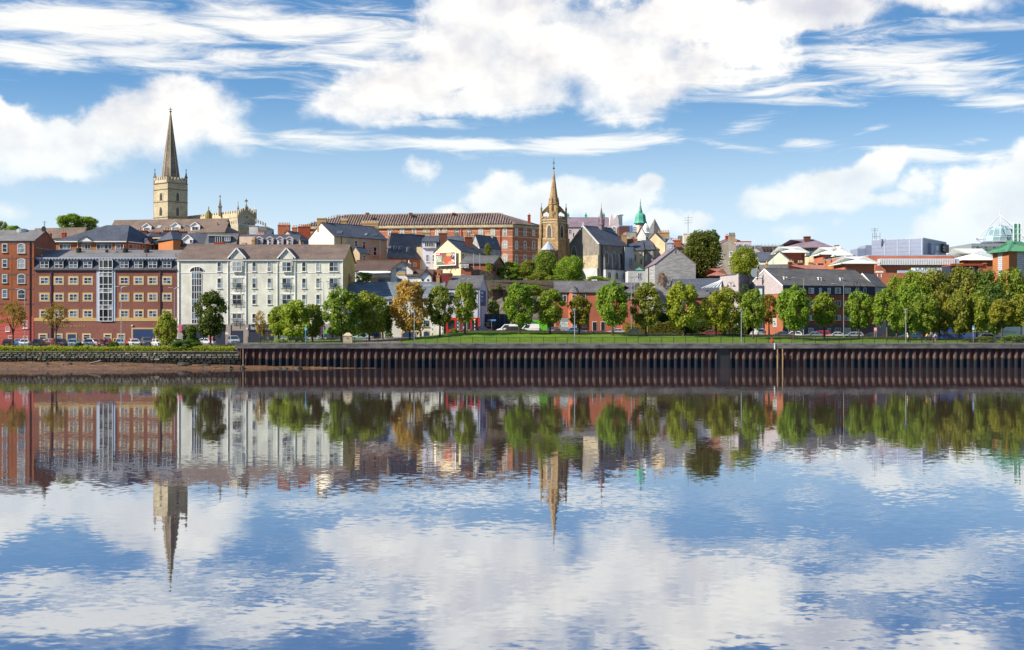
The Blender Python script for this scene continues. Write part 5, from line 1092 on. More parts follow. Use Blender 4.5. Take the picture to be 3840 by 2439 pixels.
    k = house('church_hall', 'pale flat roofed vestry block at the right end of the grey church', (2343, 340), (2376, 341), back(2376, 341, 8), Y(467), 0, 'ab', LGR, SLB, 12, 'church', flat=True); window(k.r, k.fa, X5(589), X5(612), Y(555), Y(652), 2, 1, fm=LGR, gm=GLD, arch='gothic', sur=GRY, t=.1)
    chimney(k.r, X5(521), X5(563), Y(362), Y(455), 345, TANB, 1)
    k = house('annex', 'low pale grey annex with white sash windows below the church', (X5(575), 328), (X5(752), 328), back(X5(752), 328, 8), Y(668), 0, 'ab', LGR, SLB, 8, 'annex', flat=True)
    window(k.r, k.fa, X5(656), X5(686), Y(684), Y(740), 2, 2, panes=False); window(k.r, k.fa, X5(728), X5(747), Y(688), Y(738), 1, 2)
    hp = MB(); a = wp(X5(640), Y(665), 329); hp.face([wp(X5(625), Y(664), 328.5), wp(X5(705), Y(664), 328.5), wp(X5(668), Y(636), 331)]).face([wp(X5(705), Y(664), 328.5), wp(X5(725), Y(660), 334), wp(X5(668), Y(636), 331)]); hp.build('skylight_roof', COP, k.r)
    # gabled hall
    h = house('church_hall', 'rough grey gabled hall with pinkish slate roof and small cupola', (2456, 302), (2609, 302), back(2609, 302, 22), Y(612), Y(476), 'bc', mat('rough_render', (.37, .36, .37), (.27, .265, .275), (.6, 1, 2.2), 1.0, .95, .1, bump=.35), SLP, 8, 'hall', over=.12)
    f = h.fa; window(h.r, f, X5(965), X5(979), Y(490), Y(517), 1, 1, fm=GRY, gm=GLD)
    lf = Face((h.fa.A.x, 324), (h.fa.A.x, 302))
    for a, b in ((764, 775), (781, 791)): window(h.r, lf, X5(a), X5(b), Y(645), Y(735), 1, 3, gm=GLS)
    pipe(h.r, lf, X5(752), Y(640), Y(790), BLK, .12)
    c = wp(X5(928), Y(478), 307); m = MB(); S = lambda y: wz(Y(y), 307)
    m.lathe((c.x, 307, 0), [(1.1, S(500)), (1.1, S(440)), (1.3, S(437)), (1.35, S(432)), (.7, S(415)), (.25, S(400)), (.05, S(375))], 4, math.pi/4); m.build('cupola', LEAD, h.r)
    window(h.r, Face((c.x-.78, 306.2), (c.x+.78, 306.2)), X5(918), X5(940), Y(444), Y(478), 1, 4, gm=GLP)
spire_church()
# ---------------------------------------------------------------- skyline behind the church
def skyline():
    yv = lambda y: 560+y/3.822
    xv = lambda x: 1980+x/3.822
    ZX = lambda x: 2350+x/5.88
    ZY = lambda y: 740+y/5.88
    h = house('guildhall', 'large purple slate roofed building with copper vents and curved gable', (2120, 430), (2285, 430), back(2285, 430, 14), yv(1115), yv(988), 'ab', PNK, SLP, 18, 'building', over=.3)
    for x in (575, 830, 1085): p = wp(xv(x), yv(1000), 437); MB().lathe((p.x, 437, 0), [(.5, p.z-1), (.5, wz(yv(950), 437)), (.65, wz(yv(948), 437)), (.05, wz(yv(905), 437))], 4, math.pi/4).build('roof_vent', COP, h.r)
    for x in (585, 1100): window(h.r, h.fa, xv(x), xv(x+30), yv(1150), yv(1210), 1, 2)
    f = Face((wx(xv(1145), 428), 428), (wx(xv(1328), 428), 428)); m = MB(); XA = f.A.x; w = f.L; zb, z1, z2 = 18, wz(yv(1110), 428), wz(yv(1030), 428)
    out = [(XA, zb), (XA+w, zb), (XA+w, z1), (XA+w*.86, z1+.6), (XA+w*.83, z1+2.6), (XA+w*.72, z1+4.2), (XA+w*.5, z2), (XA+w*.28, z1+4.2), (XA+w*.17, z1+2.6), (XA+w*.14, z1+.6), (XA, z1)]
    m.hull([(x, 428, z) for x, z in out], (0, 3, 0)); m.build('curved_gable', PNK, h.r)
    window(h.r, f, xv(1203), xv(1266), yv(1108), yv(1208), 2, 2, fm=WHP, arch='round', sur=PURE, sw=.3, t=.16)
    box_on(h.r, 'cornice', f, xv(1150), xv(1325), yv(1217), yv(1228), .3, PURE); p = wp(xv(1305), yv(1000), 432); MB().lathe((p.x, 432, 0), [(1.1, 20), (1.1, wz(yv(955), 432)), (1.5, wz(yv(950), 432)), (1.5, wz(yv(940), 432)), (1.1, wz(yv(936), 432))], 8).build('turret', PURE, h.r)
    h = house('brick_building', 'plum brick flat topped block left of the green dome', (2322, 418), (2363, 418), back(2363, 418, 10), 849, 0, 'ab', PURB, BOXC, 18, 'building', flat=True)
    h2 = house('rooftop_block', 'blue clad rooftop block with a railed terrace', (2364, 416), (2372, 416), back(2372, 416, 8), 849, 0, 'ab', BLU, BOXC, 18, 'building', flat=True)
    k = house('brick_building', 'dull grey block under a railed roof terrace by the dome', (2345, 410), (2386, 410), back(2386, 410, 8), 873, 0, 'ab', GRY, FELT, 18, 'building', flat=True)
    m = MB(); xa, xb = wx(2372, 409), wx(2388, 409)
    for i in range(5): x = xa+(xb-xa)*i/4; m.box(x-.06, x+.06, 408.9, 409.1, wz(873, 409), wz(853, 409))
    m.box(xa, xb, 408.9, 409.1, wz(854, 409), wz(852.5, 409)).box(xa, xb, 408.9, 409.1, wz(863, 409), wz(861.5, 409)); m.build('terrace_rail', PLUM, k.r)
    # green dome
    D = 425; c = Vector((wx(2401.5, D), D)); z = lambda y: wz(ZY(y), D); m1 = D/FOC/5.88
    r = thing('domed_turret', 'green copper ogee dome with spirelet on a cream drum', 'dome', (c.x, c.y, 20)); P = lambda lst: [(w/2*m1*1.06, z(y)) for w, y in lst]
    MB().lathe((c.x, c.y, 0), [(8.4, 18), (8.4, z(720))] and P([(196, 1000), (196, 596)]), 8, .39).build('drum', PNKW, r)
    MB().lathe((c.x, c.y, 0), P([(200, 600), (230, 596), (230, 585)]), 8, .39).build('cornice', BLK, r)
    MB().lathe((c.x, c.y, 0), P([(288, 586), (292, 572), (252, 535), (236, 490), (228, 440), (206, 395), (150, 365), (96, 352), (72, 340), (96, 330), (92, 322), (62, 270), (20, 165), (8, 140)]), 8, .39).build('dome', COP, r)
    MB().lathe((c.x, c.y, 0), P([(14, 145), (20, 135), (14, 120), (8, 112), (5, 40)]), 6).build('finial', IRON, r)
    bf = Face((c.x-3, c.y-8*m1*12), (c.x+3, c.y-8*m1*12)); window(r, bf, ZX(303), ZX(336), ZY(645), ZY(690), 1, 1, fm=PNKW, gm=GLD, arch='round', sur=PNK, t=.2)
    h = house('house', 'pale blue grey gable with brown roof in front of the dome', (2386, 400), (2422, 398), (2428, 408), ZY(860), ZY(665), 'bc', LGR, TIL, 18); 
    MB().lathe(wp(ZX(425), ZY(900), 412), [(1.1, -6), (1.1, 1.3), (1.5, 1.5), (1.1, 1.8), (1.0, 3.1), (.7, 3.8), (.15, 4.6)], 8).build('turret', PURE, h.r)
    sp = thing('spire', 'thin grey slate needle spire between dome and tan gable', 'spire', wp(2455, 877, 420)); p = wp(2455, 877, 420); m = MB(); m.lathe((p.x, p.y, 0), [(2.85, p.z-8), (2.75, p.z), (.06, wz(822, 420)), (.05, wz(819, 420))], 6, .3); m.build('spire_roof', SLG, sp)
    # houses stepping down right of the church
    h = house('house', 'tan gabled house with slate roof and seven chimney pots', (ZX(398), 352), (ZX(850), 345), (ZX(1000), 353), ZY(1012), ZY(802), 'bc', BUFF, SLB, 12, over=.15); chimney(h.r, ZX(690), ZX(938), ZY(775), ZY(835), 352, TANB, 7, potm=POT)
    dormer(h, ZX(815), ZX(1005), ZY(915), ZY(898), ZY(1005), WHP, LEAD, 2, 1, flat=True, depth=3)
    h = house('house', 'dark rear wing with orange brick chimney behind the cupola', (ZX(950), 358), (ZX(1210), 358), back(ZX(1210), 358, 7), ZY(1040), ZY(980), 'ab', DGR, SLG, 12); chimney(h.r, ZX(1015), ZX(1196), ZY(945), ZY(1010), 358, ORB, 4)
    h = house('house', 'yellow cream house with slate roof and narrow windows', (ZX(20), 345), (ZX(378), 345), back(ZX(378), 345, 8), ZY(1175), ZY(985), 'ab', CRM, SLB, 10, over=.2); chimney(h.r, ZX(8), ZX(234), ZY(922), ZY(1000), 349, ORB, 8, potm=POTC)
    nearrect(h.fa, h.r, [(ZX(178), ZX(210), ZY(1275), ZY(1405), 1, 2), (ZX(305), ZX(338), ZY(1205), ZY(1280), 1, 2), (ZX(302), ZX(338), ZY(1360), ZY(1470), 1, 2)], sill=TAN, fm=GRY, gm=GLD)
    h = house('house', 'grey rendered house in the middle of the slate terrace', (ZX(379), 346), (ZX(600), 346), back(ZX(600), 346, 8), ZY(1158), ZY(970), 'ab', DGR, SLB, 10, over=.2); nearrect(h.fa, h.r, [(ZX(415), ZX(448), ZY(1262), ZY(1390), 1, 2), (ZX(535), ZX(570), ZY(1188), ZY(1268), 1, 2), (ZX(538), ZX(568), ZY(1340), ZY(1400), 1, 2)], fm=WHP); skylight(h, ZX(362), ZX(395), ZY(1080), ZY(1108), -3)
    h = house('house', 'greyer end house of the slate terrace beside the hall roof', (ZX(601), 347), (ZX(832), 347), back(ZX(832), 347, 8), ZY(1155), ZY(972), 'ab', GRY, SLG, 10, over=.2); nearrect(h.fa, h.r, [(ZX(758), ZX(796), ZY(1182), ZY(1235), 1, 2)], fm=paint('maroon_frame', (.2, .05, .05)))
    h = house('house', 'white rendered chimney house behind the big dark tree', (ZX(1200), 365), (ZX(1700), 365), back(ZX(1700), 365, 9), ZY(1010), ZY(870), 'ab', TAN, SLG, 14); chimney(h.r, ZX(1243), ZX(1427), ZY(800), ZY(1000), 362, PALE, 0, dep=1.5)
    m = MB(); p = wp(ZX(1355), ZY(800), 362); m.tube(p, p+Vector((0, 0, 5)), .05)
    for k in range(3): m.bar(p+Vector((-1, 0, 2.8+k*.7)), p+Vector((1.2, 0, 3+k*.7)), .06)
    m.build('aerial', IRON, h.r)
    h = house('tall_house', 'tall stained grey gabled house right of the big dark tree', (X6(215), 341), (X6(360), 338), back(X6(360), 338, 10), Y(440), Y(410), 'bc', DGR, SLP, 9, over=.1)
    nearrect(h.fa, h.r, [(X6(306), X6(334), Y(505), Y(546), 1, 2), (X6(226), X6(243), Y(505), Y(540), 1, 2), (X6(225), X6(243), Y(580), Y(620), 1, 2), (X6(300), X6(325), Y(585), Y(610), 1, 1)], sill=LGR)
    h = house('house', 'brown gabled house with tall chimney behind the stained grey house', (X6(232), 362), (X6(395), 360), back(X6(395), 360, 8), Y(416), Y(385), 'bc', TAN, RTI, 14, over=.1); chimney(h.r, X6(299), X6(352), Y(362), Y(412), 359, TAN, 5, potm=BLK); chimney(h.r, X6(270), X6(295), Y(372), Y(405), 361, REB, 2)
    k = house('flat_block', 'cream flat roofed block with two wide white windows', (X6(358), 356), (X6(490), 356), back(X6(490), 356, 9), Y(424), 0, 'ab', PNK, REB, 12, 'building', flat=True)
    for a in (364, 428): window(k.r, k.fa, X6(a), X6(a+40), Y(440), Y(467), 2, 1, gm=GLP)
    k = house('pavilion', 'small dark pavilion with hipped red tile roof below the tree', (X6(145), 300), (X6(272), 300), back(X6(272), 300, 7), Y(702), Y(647), 'ab', BLK, RTI, 6, 'pavilion', hip=3.4, over=.6)
    h = house('house', 'pale green gabled house with navy slate wing', (X6(622), 332), (X6(818), 328), (X6(850), 338), Y(586), Y(505), 'bc', PGR, SLG, 8, over=.2)
    k = house('house', 'navy roofed wing left of the pale green gable', (X6(560), 334), (X6(668), 333), back(X6(668), 333, 8), Y(587), Y(515), 'ab', PGR, SLB, 8, over=.2)
    h = house('house', 'cream gabled house half hidden behind the round tree', (X6(360), 350), (X6(585), 350), back(X6(585), 350, 7), Y(515), Y(462), 'ab', PNK, SLG, 8, over=.2); k = house('house', 'small cream gable behind the navy roofed wing', (X6(445), 346), (X6(580), 346), back(X6(580), 346, 7), Y(512), Y(463), 'bc', PNK, SLG, 8, over=.25); window(k.r, k.fa, X6(493), X6(512), Y(488), Y(502), 1, 1)
    h = house('flat_block', 'long dark flat roofed building on the skyline', (X6(515), 405), (X6(780), 405), back(X6(780), 405, 12), Y(466), 0, 'ab', mat('dark_brown_cladding', (.10, .065, .06)), SLB, 14, 'building', flat=True)
    m = MB(); 
    for i in range(9): p = wp(X6(515+i*30), Y(466), 404); m.box(p.x-.05, p.x+.05, 404, 404.1, p.z, p.z+1.1)
    a, b = wp(X6(515), Y(453), 404), wp(X6(760), Y(452), 404); m.bar(a, b, .12); m.build('roof_rail', STL, h.r)
    h = house('timbered_building', 'cream building with dark timber framing and purple hipped roof', (X6(770), 394), (X6(1150), 390), back(X6(1150), 390, 14), Y(462), Y(398), 'ab', CRM, SLP, 12, 'building', hip=10, over=1.0)
    f = h.fa
    for y0, y1 in ((463, 470), (480, 485), (541, 546)): box_on(h.r, 'timber', f, X6(775), X6(1148), Y(y0), Y(y1), .12, BLK)
    for x in (985, 1008, 1020, 1062, 1072, 1100, 1112, 1145): box_on(h.r, 'timber', f, X6(x-2.5), X6(x+2.5), Y(463), Y(485), .14, BLK)
    for a, b in ((952, 1015), (1066, 1094), (1120, 1146)): window(h.r, f, X6(a), X6(b), Y(487), Y(540), 2, 1, fm=BLK, gm=GLS)
    m = MB(); a, z0 = f.hit(X6(1041), Y(556)); m.ring([[f.pt(a+rr*math.cos(t*.4), z0+rr*math.sin(t*.4), .15+o) for t in range(1, 15)] for rr, o in ((.42, 0), (.55, 0), (.55, .05), (.42, .05))]); m.build('round_emblem', BLK, h.r)
    chimney(h.r, X6(934), X6(983), Y(377), Y(400), 397, DKB, 0, dep=2)
    # white roofed brick pavilions of the shopping centre
    for lab, a, b, D, ye, yr, hp in (('white hipped roof brick pavilion nearest the timbered building', 742, 940, 352, 507, 462, 6.0), ('white hipped brick pavilion with a small brick chimney', 1092, 1240, 356, 522, 468, 4.5), ('tall white roofed brick pavilion beside the grey metal box', 1212, 1318, 350, 532, 460, 2.5), ('largest white hipped roof brick pavilion over the orange wall', 1276, 1526, 320, 599, 546, 6.5)):
        h = house('pavilion', lab, (X6(a), D), (X6(b), D), back(X6(b), D, 11), Y(ye), Y(yr), 'ab', TERB, WMR, 8, 'pavilion', 'white roofed brick pavilions', hip=hp, over=1.3)
        tb = MB(); f = h.fa; n3 = 0; tb.box(f.A.x-1.2, f.B.x+1.2, D-1.25, D-1.0, h.ze-.35, h.ze-.05); tb.build('eaves_gutter', COP, h.r)
        if 'chimney' in lab: chimney(h.r, X6(1192), X6(1224), Y(450), Y(478), 362, ORB, 0, dep=1.5)
        if 'nearest' in lab: nearrect(h.fa, h.r, [(X6(918), X6(930), Y(525), Y(575), 1, 3)], fm=IRON, gm=GLD)
    h = house('shopping_centre', 'long orange brick flank wall of the shopping centre', (X6(985), 372), (X6(1290), 330), (X6(1300), 345), Y(545), 0, 'ab', ORB2, LEAD, 7, 'shopping centre', flat=True); f = h.fa
    for x, y in ((1117, 585), (1165, 578), (1232, 655), (1272, 658)): a, z0 = f.hit(X6(x), Y(y)); MB().hull([f.pt(a-.5, z0, .05), f.pt(a+.5, z0, .05), f.pt(a+.5, z0+.5, .05), f.pt(a-.5, z0+.5, .05)], Vector((f.n.x, f.n.y, 0))*.7).build('floodlight', STL, h.r)
    h = house('terrace', 'slate terrace roof with stubby brick stacks behind the grey apartments', (X6(592), 312), (X6(960), 308), back(X6(960), 308, 10), Y(700), Y(617), 'ab', DKB, SLG, 6)
    for a, b, c, m, n in ((612, 626, 595, TANB, 1), (800, 832, 585, DKB, 4), (834, 848, 592, TANB, 1), (880, 924, 590, DKB, 3), (970, 1008, 585, TANB, 2), (1012, 1045, 615, TAN, 3), (1050, 1098, 615, DKB, 6)): chimney(h.r, X6(a), X6(b), Y(c+8), Y(c+50), 312, m, n, potm=BLK if n == 6 else POTC)
    h = house('house', 'hipped roof of pale red tile behind the grey apartments', (X6(860), 302), (X6(1135), 300), back(X6(1135), 300, 9), Y(690), Y(617), 'ab', REB, RTI, 6, hip=7.5, over=.4)
skyline()
# ---------------------------------------------------------------- grey tile hung apartments on the right
def b_grey():
    tile = mat('grey_hung_tile', (.46, .41, .42), (.34, .30, .315), (1.2, 1.2, 6), 1.3, .85, .2, grime=.12)
    h = house('apartment_block', 'long apartment block with grey tiled gable, navy top floor and orange brick', (X6(460), 283), (X6(757), 267), (X6(1530), 277), Y(790), Y(652), 'bc', ORB, SLM, 3.5, 'building', over=.15, trim=WHP)
    f, e = h.fa, h.fb
    f.slabm(MB(), 0, f.L, wz(Y(862), 272), h.ze, .1).build('tile_hanging', tile, h.r); MB().hull([f.pt(0, h.ze, 0), f.pt(f.L, h.ze, 0), f.pt(f.L/2, h.zr-.05, 0)], Vector((f.n.x, f.n.y, 0))*.1).build('tile_hanging', tile, h.r)
    zt = wz(Y(866), 268); e.slabm(MB(), 0, e.L, zt, h.ze-.1, .1).build('navy_band', NAVY, h.r); e.slabm(MB(), 0, e.L, 3.5, wz(Y(1122), 268), .1).build('ground_storey', mat('plum_grey_brick', (.15, .12, .15), (.11, .09, .115), (2, 2, 8), 1.5), h.r)
    e.slabm(MB(), 0, e.L, zt-.2, zt-.002, .14).build('string_course', ORB, h.r)
    S = REB; e1 = Face(e.pt(0, 0, .1).xy, e.pt(e.L, 0, .1).xy)
    for a, b, n in ((890, 922, 2), (972, 1016, 2), (1060, 1081, 1), (1130, 1157, 1), (1195, 1242, 3), (1277, 1325, 2), (1370, 1395, 1), (1435, 1457, 1)): window(h.r, e1, X6(a), X6(b), Y(810), Y(858), n, 1, gm=GLP, sill=S)
    for y0, y1 in ((920, 966), (1040, 1088)):
        for a, b, n in ((800, 840, 2), (890, 922, 2), (972, 1016, 2), (1060, 1081, 1), (1130, 1157, 1), (1195, 1242, 2), (1277, 1325, 2), (1370, 1395, 1), (1435, 1457, 1)): window(h.r, e, X6(a), X6(b), Y(y0), Y(y1), n, 1, gm=GLP, sill=S)
    for a, b, n in ((800, 838, 2), (890, 924, 2), (970, 1013, 3), (1130, 1158, 2), (1193, 1242, 3), (1277, 1325, 3)): window(h.r, e1, X6(a), X6(b), Y(1148), Y(1196), n, 1, gm=GLP)
    for x, y in ((765, 738), (788, 740), (1055, 742), (1078, 745), (1240, 747), (1258, 748)):
        p = ray_plane(X6(x), Y(y), *h.pl[0]); MB().lathe(p, [(.16, -.3), (.16, .35), (.28, .4), (.28, .55)], 8).build('roof_vent', WHP, h.r)
    ds = MB(); p = wp(X6(521), Y(683), 275); ds.ring([[p+Vector((-.75*math.cos(0)*0+math.cos(t)*rr, dy, math.sin(t)*rr)) for t in [i*math.pi/7 for i in range(14)]] for rr, dy in ((.95, 0), (.6, .15), (.1, .25))])
    d = thing('satellite_dish', 'large grey satellite dish and mast on the grey tiled gable', 'satellite dish', p); ds.build('dish', STL, d); MB().tube(wp(X6(542), Y(745), 275), wp(X6(542), Y(668), 275), .09).box(p.x+.1, p.x+1.6, 274.9, 275.1, wz(Y(732), 275), wz(Y(728), 275)).build('mast', IRON, d)
    k = house('apartment_block', 'smaller grey tiled gable with dark slate valley on the left', (X6(225), 286), (X6(385), 274), (X6(470), 284), Y(700), Y(697), 'bc', tile, SLB, 3.5, 'building', flat=True)
    k2 = MB(); F2 = k.fa; k2.hull([F2.pt(0, 3.5, .05), F2.pt(F2.L, 3.5, .05), F2.pt(F2.L, k.ze+.3, .05), F2.pt(0, wz(Y(812), 285), .05)], Vector((F2.n.x, F2.n.y, 0))*.1); k2.build('tile_hanging', tile, k.r)
    s3 = MB(); s3.hull([k.fb.pt(0, 3.5, .05), k.fb.pt(k.fb.L, 3.5, .05), k.fb.pt(k.fb.L, k.ze, .05), k.fb.pt(0, k.ze, .05)], Vector((k.fb.n.x, k.fb.n.y, 0))*.1); s3.build('slate_wall', SLB, k.r)
    wv = Face((wx(X6(505), 276), 276), (wx(X6(590), 275), 275)); wn = wv.rect(X6(516), X6(585), Y(811), Y(892)); bx = MB(); wv.slabm(bx, wn[0]-.3, wn[1]+.2, 3.5, wn[3]+.5, .0, 0, -3); bx.build('link_block', NAVY, k.r); window(k.r, wv, X6(516), X6(585), Y(812), Y(892), 2, 1, fm=IRON, gm=GLT)
    h = house('apartment_block', 'far wing of the grey apartments with white edged slate gable', (X7(118), 292), (X7(312), 281), (X7(412), 286), Y(800), Y(690), 'bc', tile, SLM, 3.5, 'building', over=.15, trim=WHP)
    h = house('low_building', 'low dark slate roofs with glazed pyramid left of the grey gables', (X5(985), 288), (X5(1440), 284), back(X5(1440), 284, 14), Y(850), Y(738), 'ab', MATS['plum_grey_brick'], SLB, 4, 'building', over=.2)
    g_ = MB(); g_.face([wp(X5(1197), Y(811), 279), wp(X5(1350), Y(806), 281), wp(X5(1372), Y(741), 286)]).face([wp(X5(1350), Y(806), 281), wp(X5(1408), Y(770), 289), wp(X5(1372), Y(741), 286)]); pg = g_.build('glazed_roof', GLT, h.r)
    gb = MB(); ap = wp(X5(1372), Y(740), 285.9)
    for i in range(6): q = wp(X5(1197)+(X5(1350)-X5(1197))*i/5, Y(811)-i*.45, 278.9+i*.4); t = (i+1)/6; gb.bar(q, q.lerp(ap, 1) if i == 5 else wp(X5(1372)+(X5(1197)-X5(1372))*(1-i/5)*.22, Y(741)+(Y(811)-Y(741))*(1-i/5)*.22, 284.5), .13)
    gb.bar(wp(X5(1197), Y(811), 278.9), ap, .16); gb.bar(wp(X5(1197), Y(811), 278.9), wp(X5(1350), Y(806), 280.9), .13); gb.build('glazing_bar', WHP, h.r)
    k = house('low_building', 'small slate roofed orange brick wing behind the yellow trees', (X5(1100), 276), (X5(1262), 276), back(X5(1262), 276, 8), Y(893), Y(838), 'ab', ORB, SLG, 4, 'building', over=.3); window(k.r, k.fa, X5(1208), X5(1226), Y(905), Y(925), 1, 1)
b_grey()
# ---------------------------------------------------------------- shopping centre
def mall():
    ZX = lambda x: 3440+x/5.0975
    ZY = lambda y: 760+y/5.0975
    h = house('shopping_centre', 'blue grey metal clad box on top of the shopping centre', (X7(290), 369), (X7(722), 360), (X7(920), 381), Y(393), 0, 'ab', BOXC, LEAD, 14, 'shopping centre', flat=True); f, e = h.fa, h.fb
    for x in (403, 507, 610, 714): box_on(h.r, 'panel_joint', f, X7(x-2.5), X7(x+2.5), Y(396), Y(540), .12, LBL)
    for y in (430, 465, 500): f.slabm(MB(), 0, f.L, wz(Y(y), 362)-.05, wz(Y(y), 362)+.05, .05).build('panel_joint', GRP, h.r); e.slabm(MB(), 0, e.L, wz(Y(y), 365)-.05, wz(Y(y), 365)+.05, .05).build('panel_joint', GRP, h.r)
    box_on(h.r, 'duct', e, X7(765), X7(787), Y(440), Y(525), .9, BOXC); box_on(h.r, 'duct', e, X7(790), X7(815), Y(508), Y(565), 1.2, LBL); box_on(h.r, 'window_patch', e, X7(833), X7(853), Y(455), Y(495), .06, WHP)
    box_on(h.r, 'sign_board', e, X7(874), X7(918), Y(443), Y(513), .8, paint('brown_sign', (.07, .045, .05))); sf = Face(e.pt(0, 0, .8).xy, e.pt(e.L, 0, .8).xy); box_on(h.r, 'sign_line', sf, X7(890), X7(910), Y(462), Y(476), .05, GRP); box_on(h.r, 'sign_line', sf, X7(890), X7(910), Y(484), Y(498), .05, GRP)
    for a, b, c in ((170, 240, 483), (238, 292, 456)): house('rooftop_block', 'low grey clad step left of the metal box' if a == 170 else 'higher grey clad step against the metal box', (X7(a), 370), (X7(b), 370), back(X7(b), 370, 8), Y(c), 0, 'ab', BOXC, LEAD, 14, 'building', flat=True)
    m = MB(); p = wp(X7(315), Y(400), 366); tp = wz(Y(305), 366); m.tube(p, (p.x, p.y, tp), .12)
    for k in (0, 1): m.box(p.x-1, p.x+1, p.y-.05, p.y+.05, tp-.3-k*.5, tp-.2-k*.5)
    for x in (298, 330, 360): q = wp(X7(x), Y(402), 366); m.box(q.x-.06, q.x+.06, 366, 366.1, q.z, q.z+1.9)
    a, b = wp(X7(298), Y(378), 366), wp(X7(360), Y(378), 366); m.bar(a, b, .12); m.build('roof_mast', STL, h.r)
    k = house('shopping_centre', 'brick shopping centre front with ribbed white canopy and store sign', (X7(262), 345), (X7(985), 345), back(X7(985), 345, 12), Y(540), 0, 'ab', TERB, LEAD, 7, 'shopping centre', flat=True); f = k.fa
    box_on(k.r, 'canopy', f, X7(338), X7(995), Y(568), Y(622), 3.2, LBL, .02); 
    f2 = Face((wx(X7(338), 341.75), 341.75), (wx(X7(995), 341.75), 341.75)); rb = MB().box(-.12, .12, -.12, 0, 0, 1.5).mesh('canopy_rib', WHP); a0, z0 = f2.hit(X7(338), Y(622))
    for i in range(45): link('canopy_rib', rb, k.r, f2.pt(f2.L*(i+.5)/45, z0+.2, 0)-k.r.location)
    box_on(k.r, 'lower_wall', f, X7(300), X7(955), Y(624), 1180, 2.2, TERB, .01)
    sg = Face((wx(X7(505), 341.9), 341.9), (wx(X7(900), 341.9), 341.9)); box_on(k.r, 'sign_board', sg, X7(622), X7(892), Y(641), Y(668), .3, WHP); box_on(k.r, 'gutter', sg, X7(505), X7(832), Y(664), Y(685), .7, LBL); lettering(k.r, 'DUNNES', sg, X7(652), X7(862), Y(666), paint('dark_green_letters', (.02, .10, .07)), .34, 1.25)
    for x in (340, 371): l = wp(X7(x), Y(720), 300); MB().tube(l, (l.x, l.y, wz(Y(680), 300)), .07).box(l.x-.4, l.x+.4, l.y-.2, l.y+.2, wz(Y(682), 300), wz(Y(668), 300)).build('floodlight', WHP, k.r)
    k = house('glazed_block', 'dark glazed block with red fascia above the dense trees', (X7(950), 335), (X7(1262), 335), back(X7(1262), 335, 9), Y(624), 0, 'ab', NAVY, REB, 7, 'building', flat=True); f = k.fa
    for i in range(8): window(k.r, f, X7(958+i*26), X7(982+i*26), Y(630), Y(690), 1, 1, fm=IRON, gm=GLD)
    box_on(k.r, 'fascia', f, X7(955), X7(1225), Y(606), Y(624), .6, REB, -.5); box_on(k.r, 'brick_pier', f, X7(1185), X7(1262), Y(628), 1150, .2, TERB)
    h = house('shopping_centre', 'orange brick hall with sloping white ribbed metal roof', (X7(1060), 348), (X7(1312), 348), back(X7(1312), 348, 16), Y(570), Y(479), 'ab', ORB2, WMR, 7, 'shopping centre', hip=8, over=1.2)
    P, n = h.pl[0]; f = h.fa
    rib = MB()
    for i in range(17):
        s = f.L*(i+.5)/17; q0 = f.pt(s, h.ze, 0); k_ = min(1, s/8.2); top = Vector((q0.x, q0.y+8*k_, h.ze+(h.zr-h.ze)*k_)); rib.bar(q0+Vector((0, -1, -.1)), top+Vector((0, 0, .1)), .14, .14)
    rib.build('roof_rib', LBL, h.r)
    box_on(h.r, 'brick_upstand', f, X7(1095), X7(1312), Y(578), 1150, .6, ORB2); box_on(h.r, 'white_verge', f, X7(1092), X7(1311), Y(572), Y(582), 1.0, WHP); MB().lathe(wp(X7(1243), Y(606), 345), [(.9, -.1), (.9, .0), (.3, .2)], 12).build('floodlight', ORB, h.r)
    for i, (a, b) in enumerate(((920, 985), (955, 1020), (995, 1052))):
        q0, q1 = wp(X7(a), Y(546), 385), wp(X7(b), Y(546), 385); m = MB(); ap = wp(X7(a+8), Y(500+i*8), 388); m.face([q0, q1, ap]).face([q1, q1+Vector((0, 8, 0)), ap]).face([q0+Vector((0, 8, 0)), q0, ap])
        tag(m.build('canopy_sail', WMR), ('largest white pyramid rooflight right of the metal box', 'middle white pyramid rooflight right of the metal box', 'smallest white pyramid rooflight nearest the glass dome')[i], 'rooflight', 'white pyramid rooflights')
    MB().box(wx(X7(918), 382), wx(X7(1055), 382), 382, 392, 15, wz(Y(546), 382)).build('rooflight_base', STL, h.r)
    # glass dome on its green drum
    D = 395; c = Vector((wx(X7(1375), D), D)); zz = lambda y: wz(ZY(y), D); mm = D/FOC/5.0975
    r = thing('glass_dome', 'glazed dome with white mast and stays over the shopping centre', 'dome', (c.x, c.y, 18)); n = 16
    prof = [(305, 740), (298, 640), (248, 525), (150, 462)]; bars = MB()
    for j in range(3):
        for i in range(n):
            t0, t1 = 2*math.pi*i/n, 2*math.pi*(i+1)/n; (ra, ya), (rb_, yb) = prof[j], prof[j+1]; ra *= mm; rb_ *= mm
            pt = lambda rr, t, y: Vector((c.x+rr*math.cos(t), c.y+rr*math.sin(t), zz(y)))
            q = [pt(ra, t0, ya), pt(ra, t1, ya), pt(rb_, t1, yb), pt(rb_, t0, yb)]
            MB().face(q).build('pane', GLT, r); bars.bar(q[0], q[3], .15); bars.bar(q[0], q[1], .15)
            if j == 2: bars.bar(q[3], q[2], .15)
    bars.build('glazing_bar', LBL, r); MB().lathe((c.x, c.y, 0), [(150*mm, zz(462)), (60*mm, zz(448)), (14*mm, zz(425)), (10*mm, zz(395))], 12).build('cap', GLT, r)
    MB().lathe((c.x, c.y, 0), [(370*mm, zz(775)), (320*mm, zz(742)), (250*mm, zz(742)), (260*mm, zz(800))], 20).build('ring_beam', STL, r)
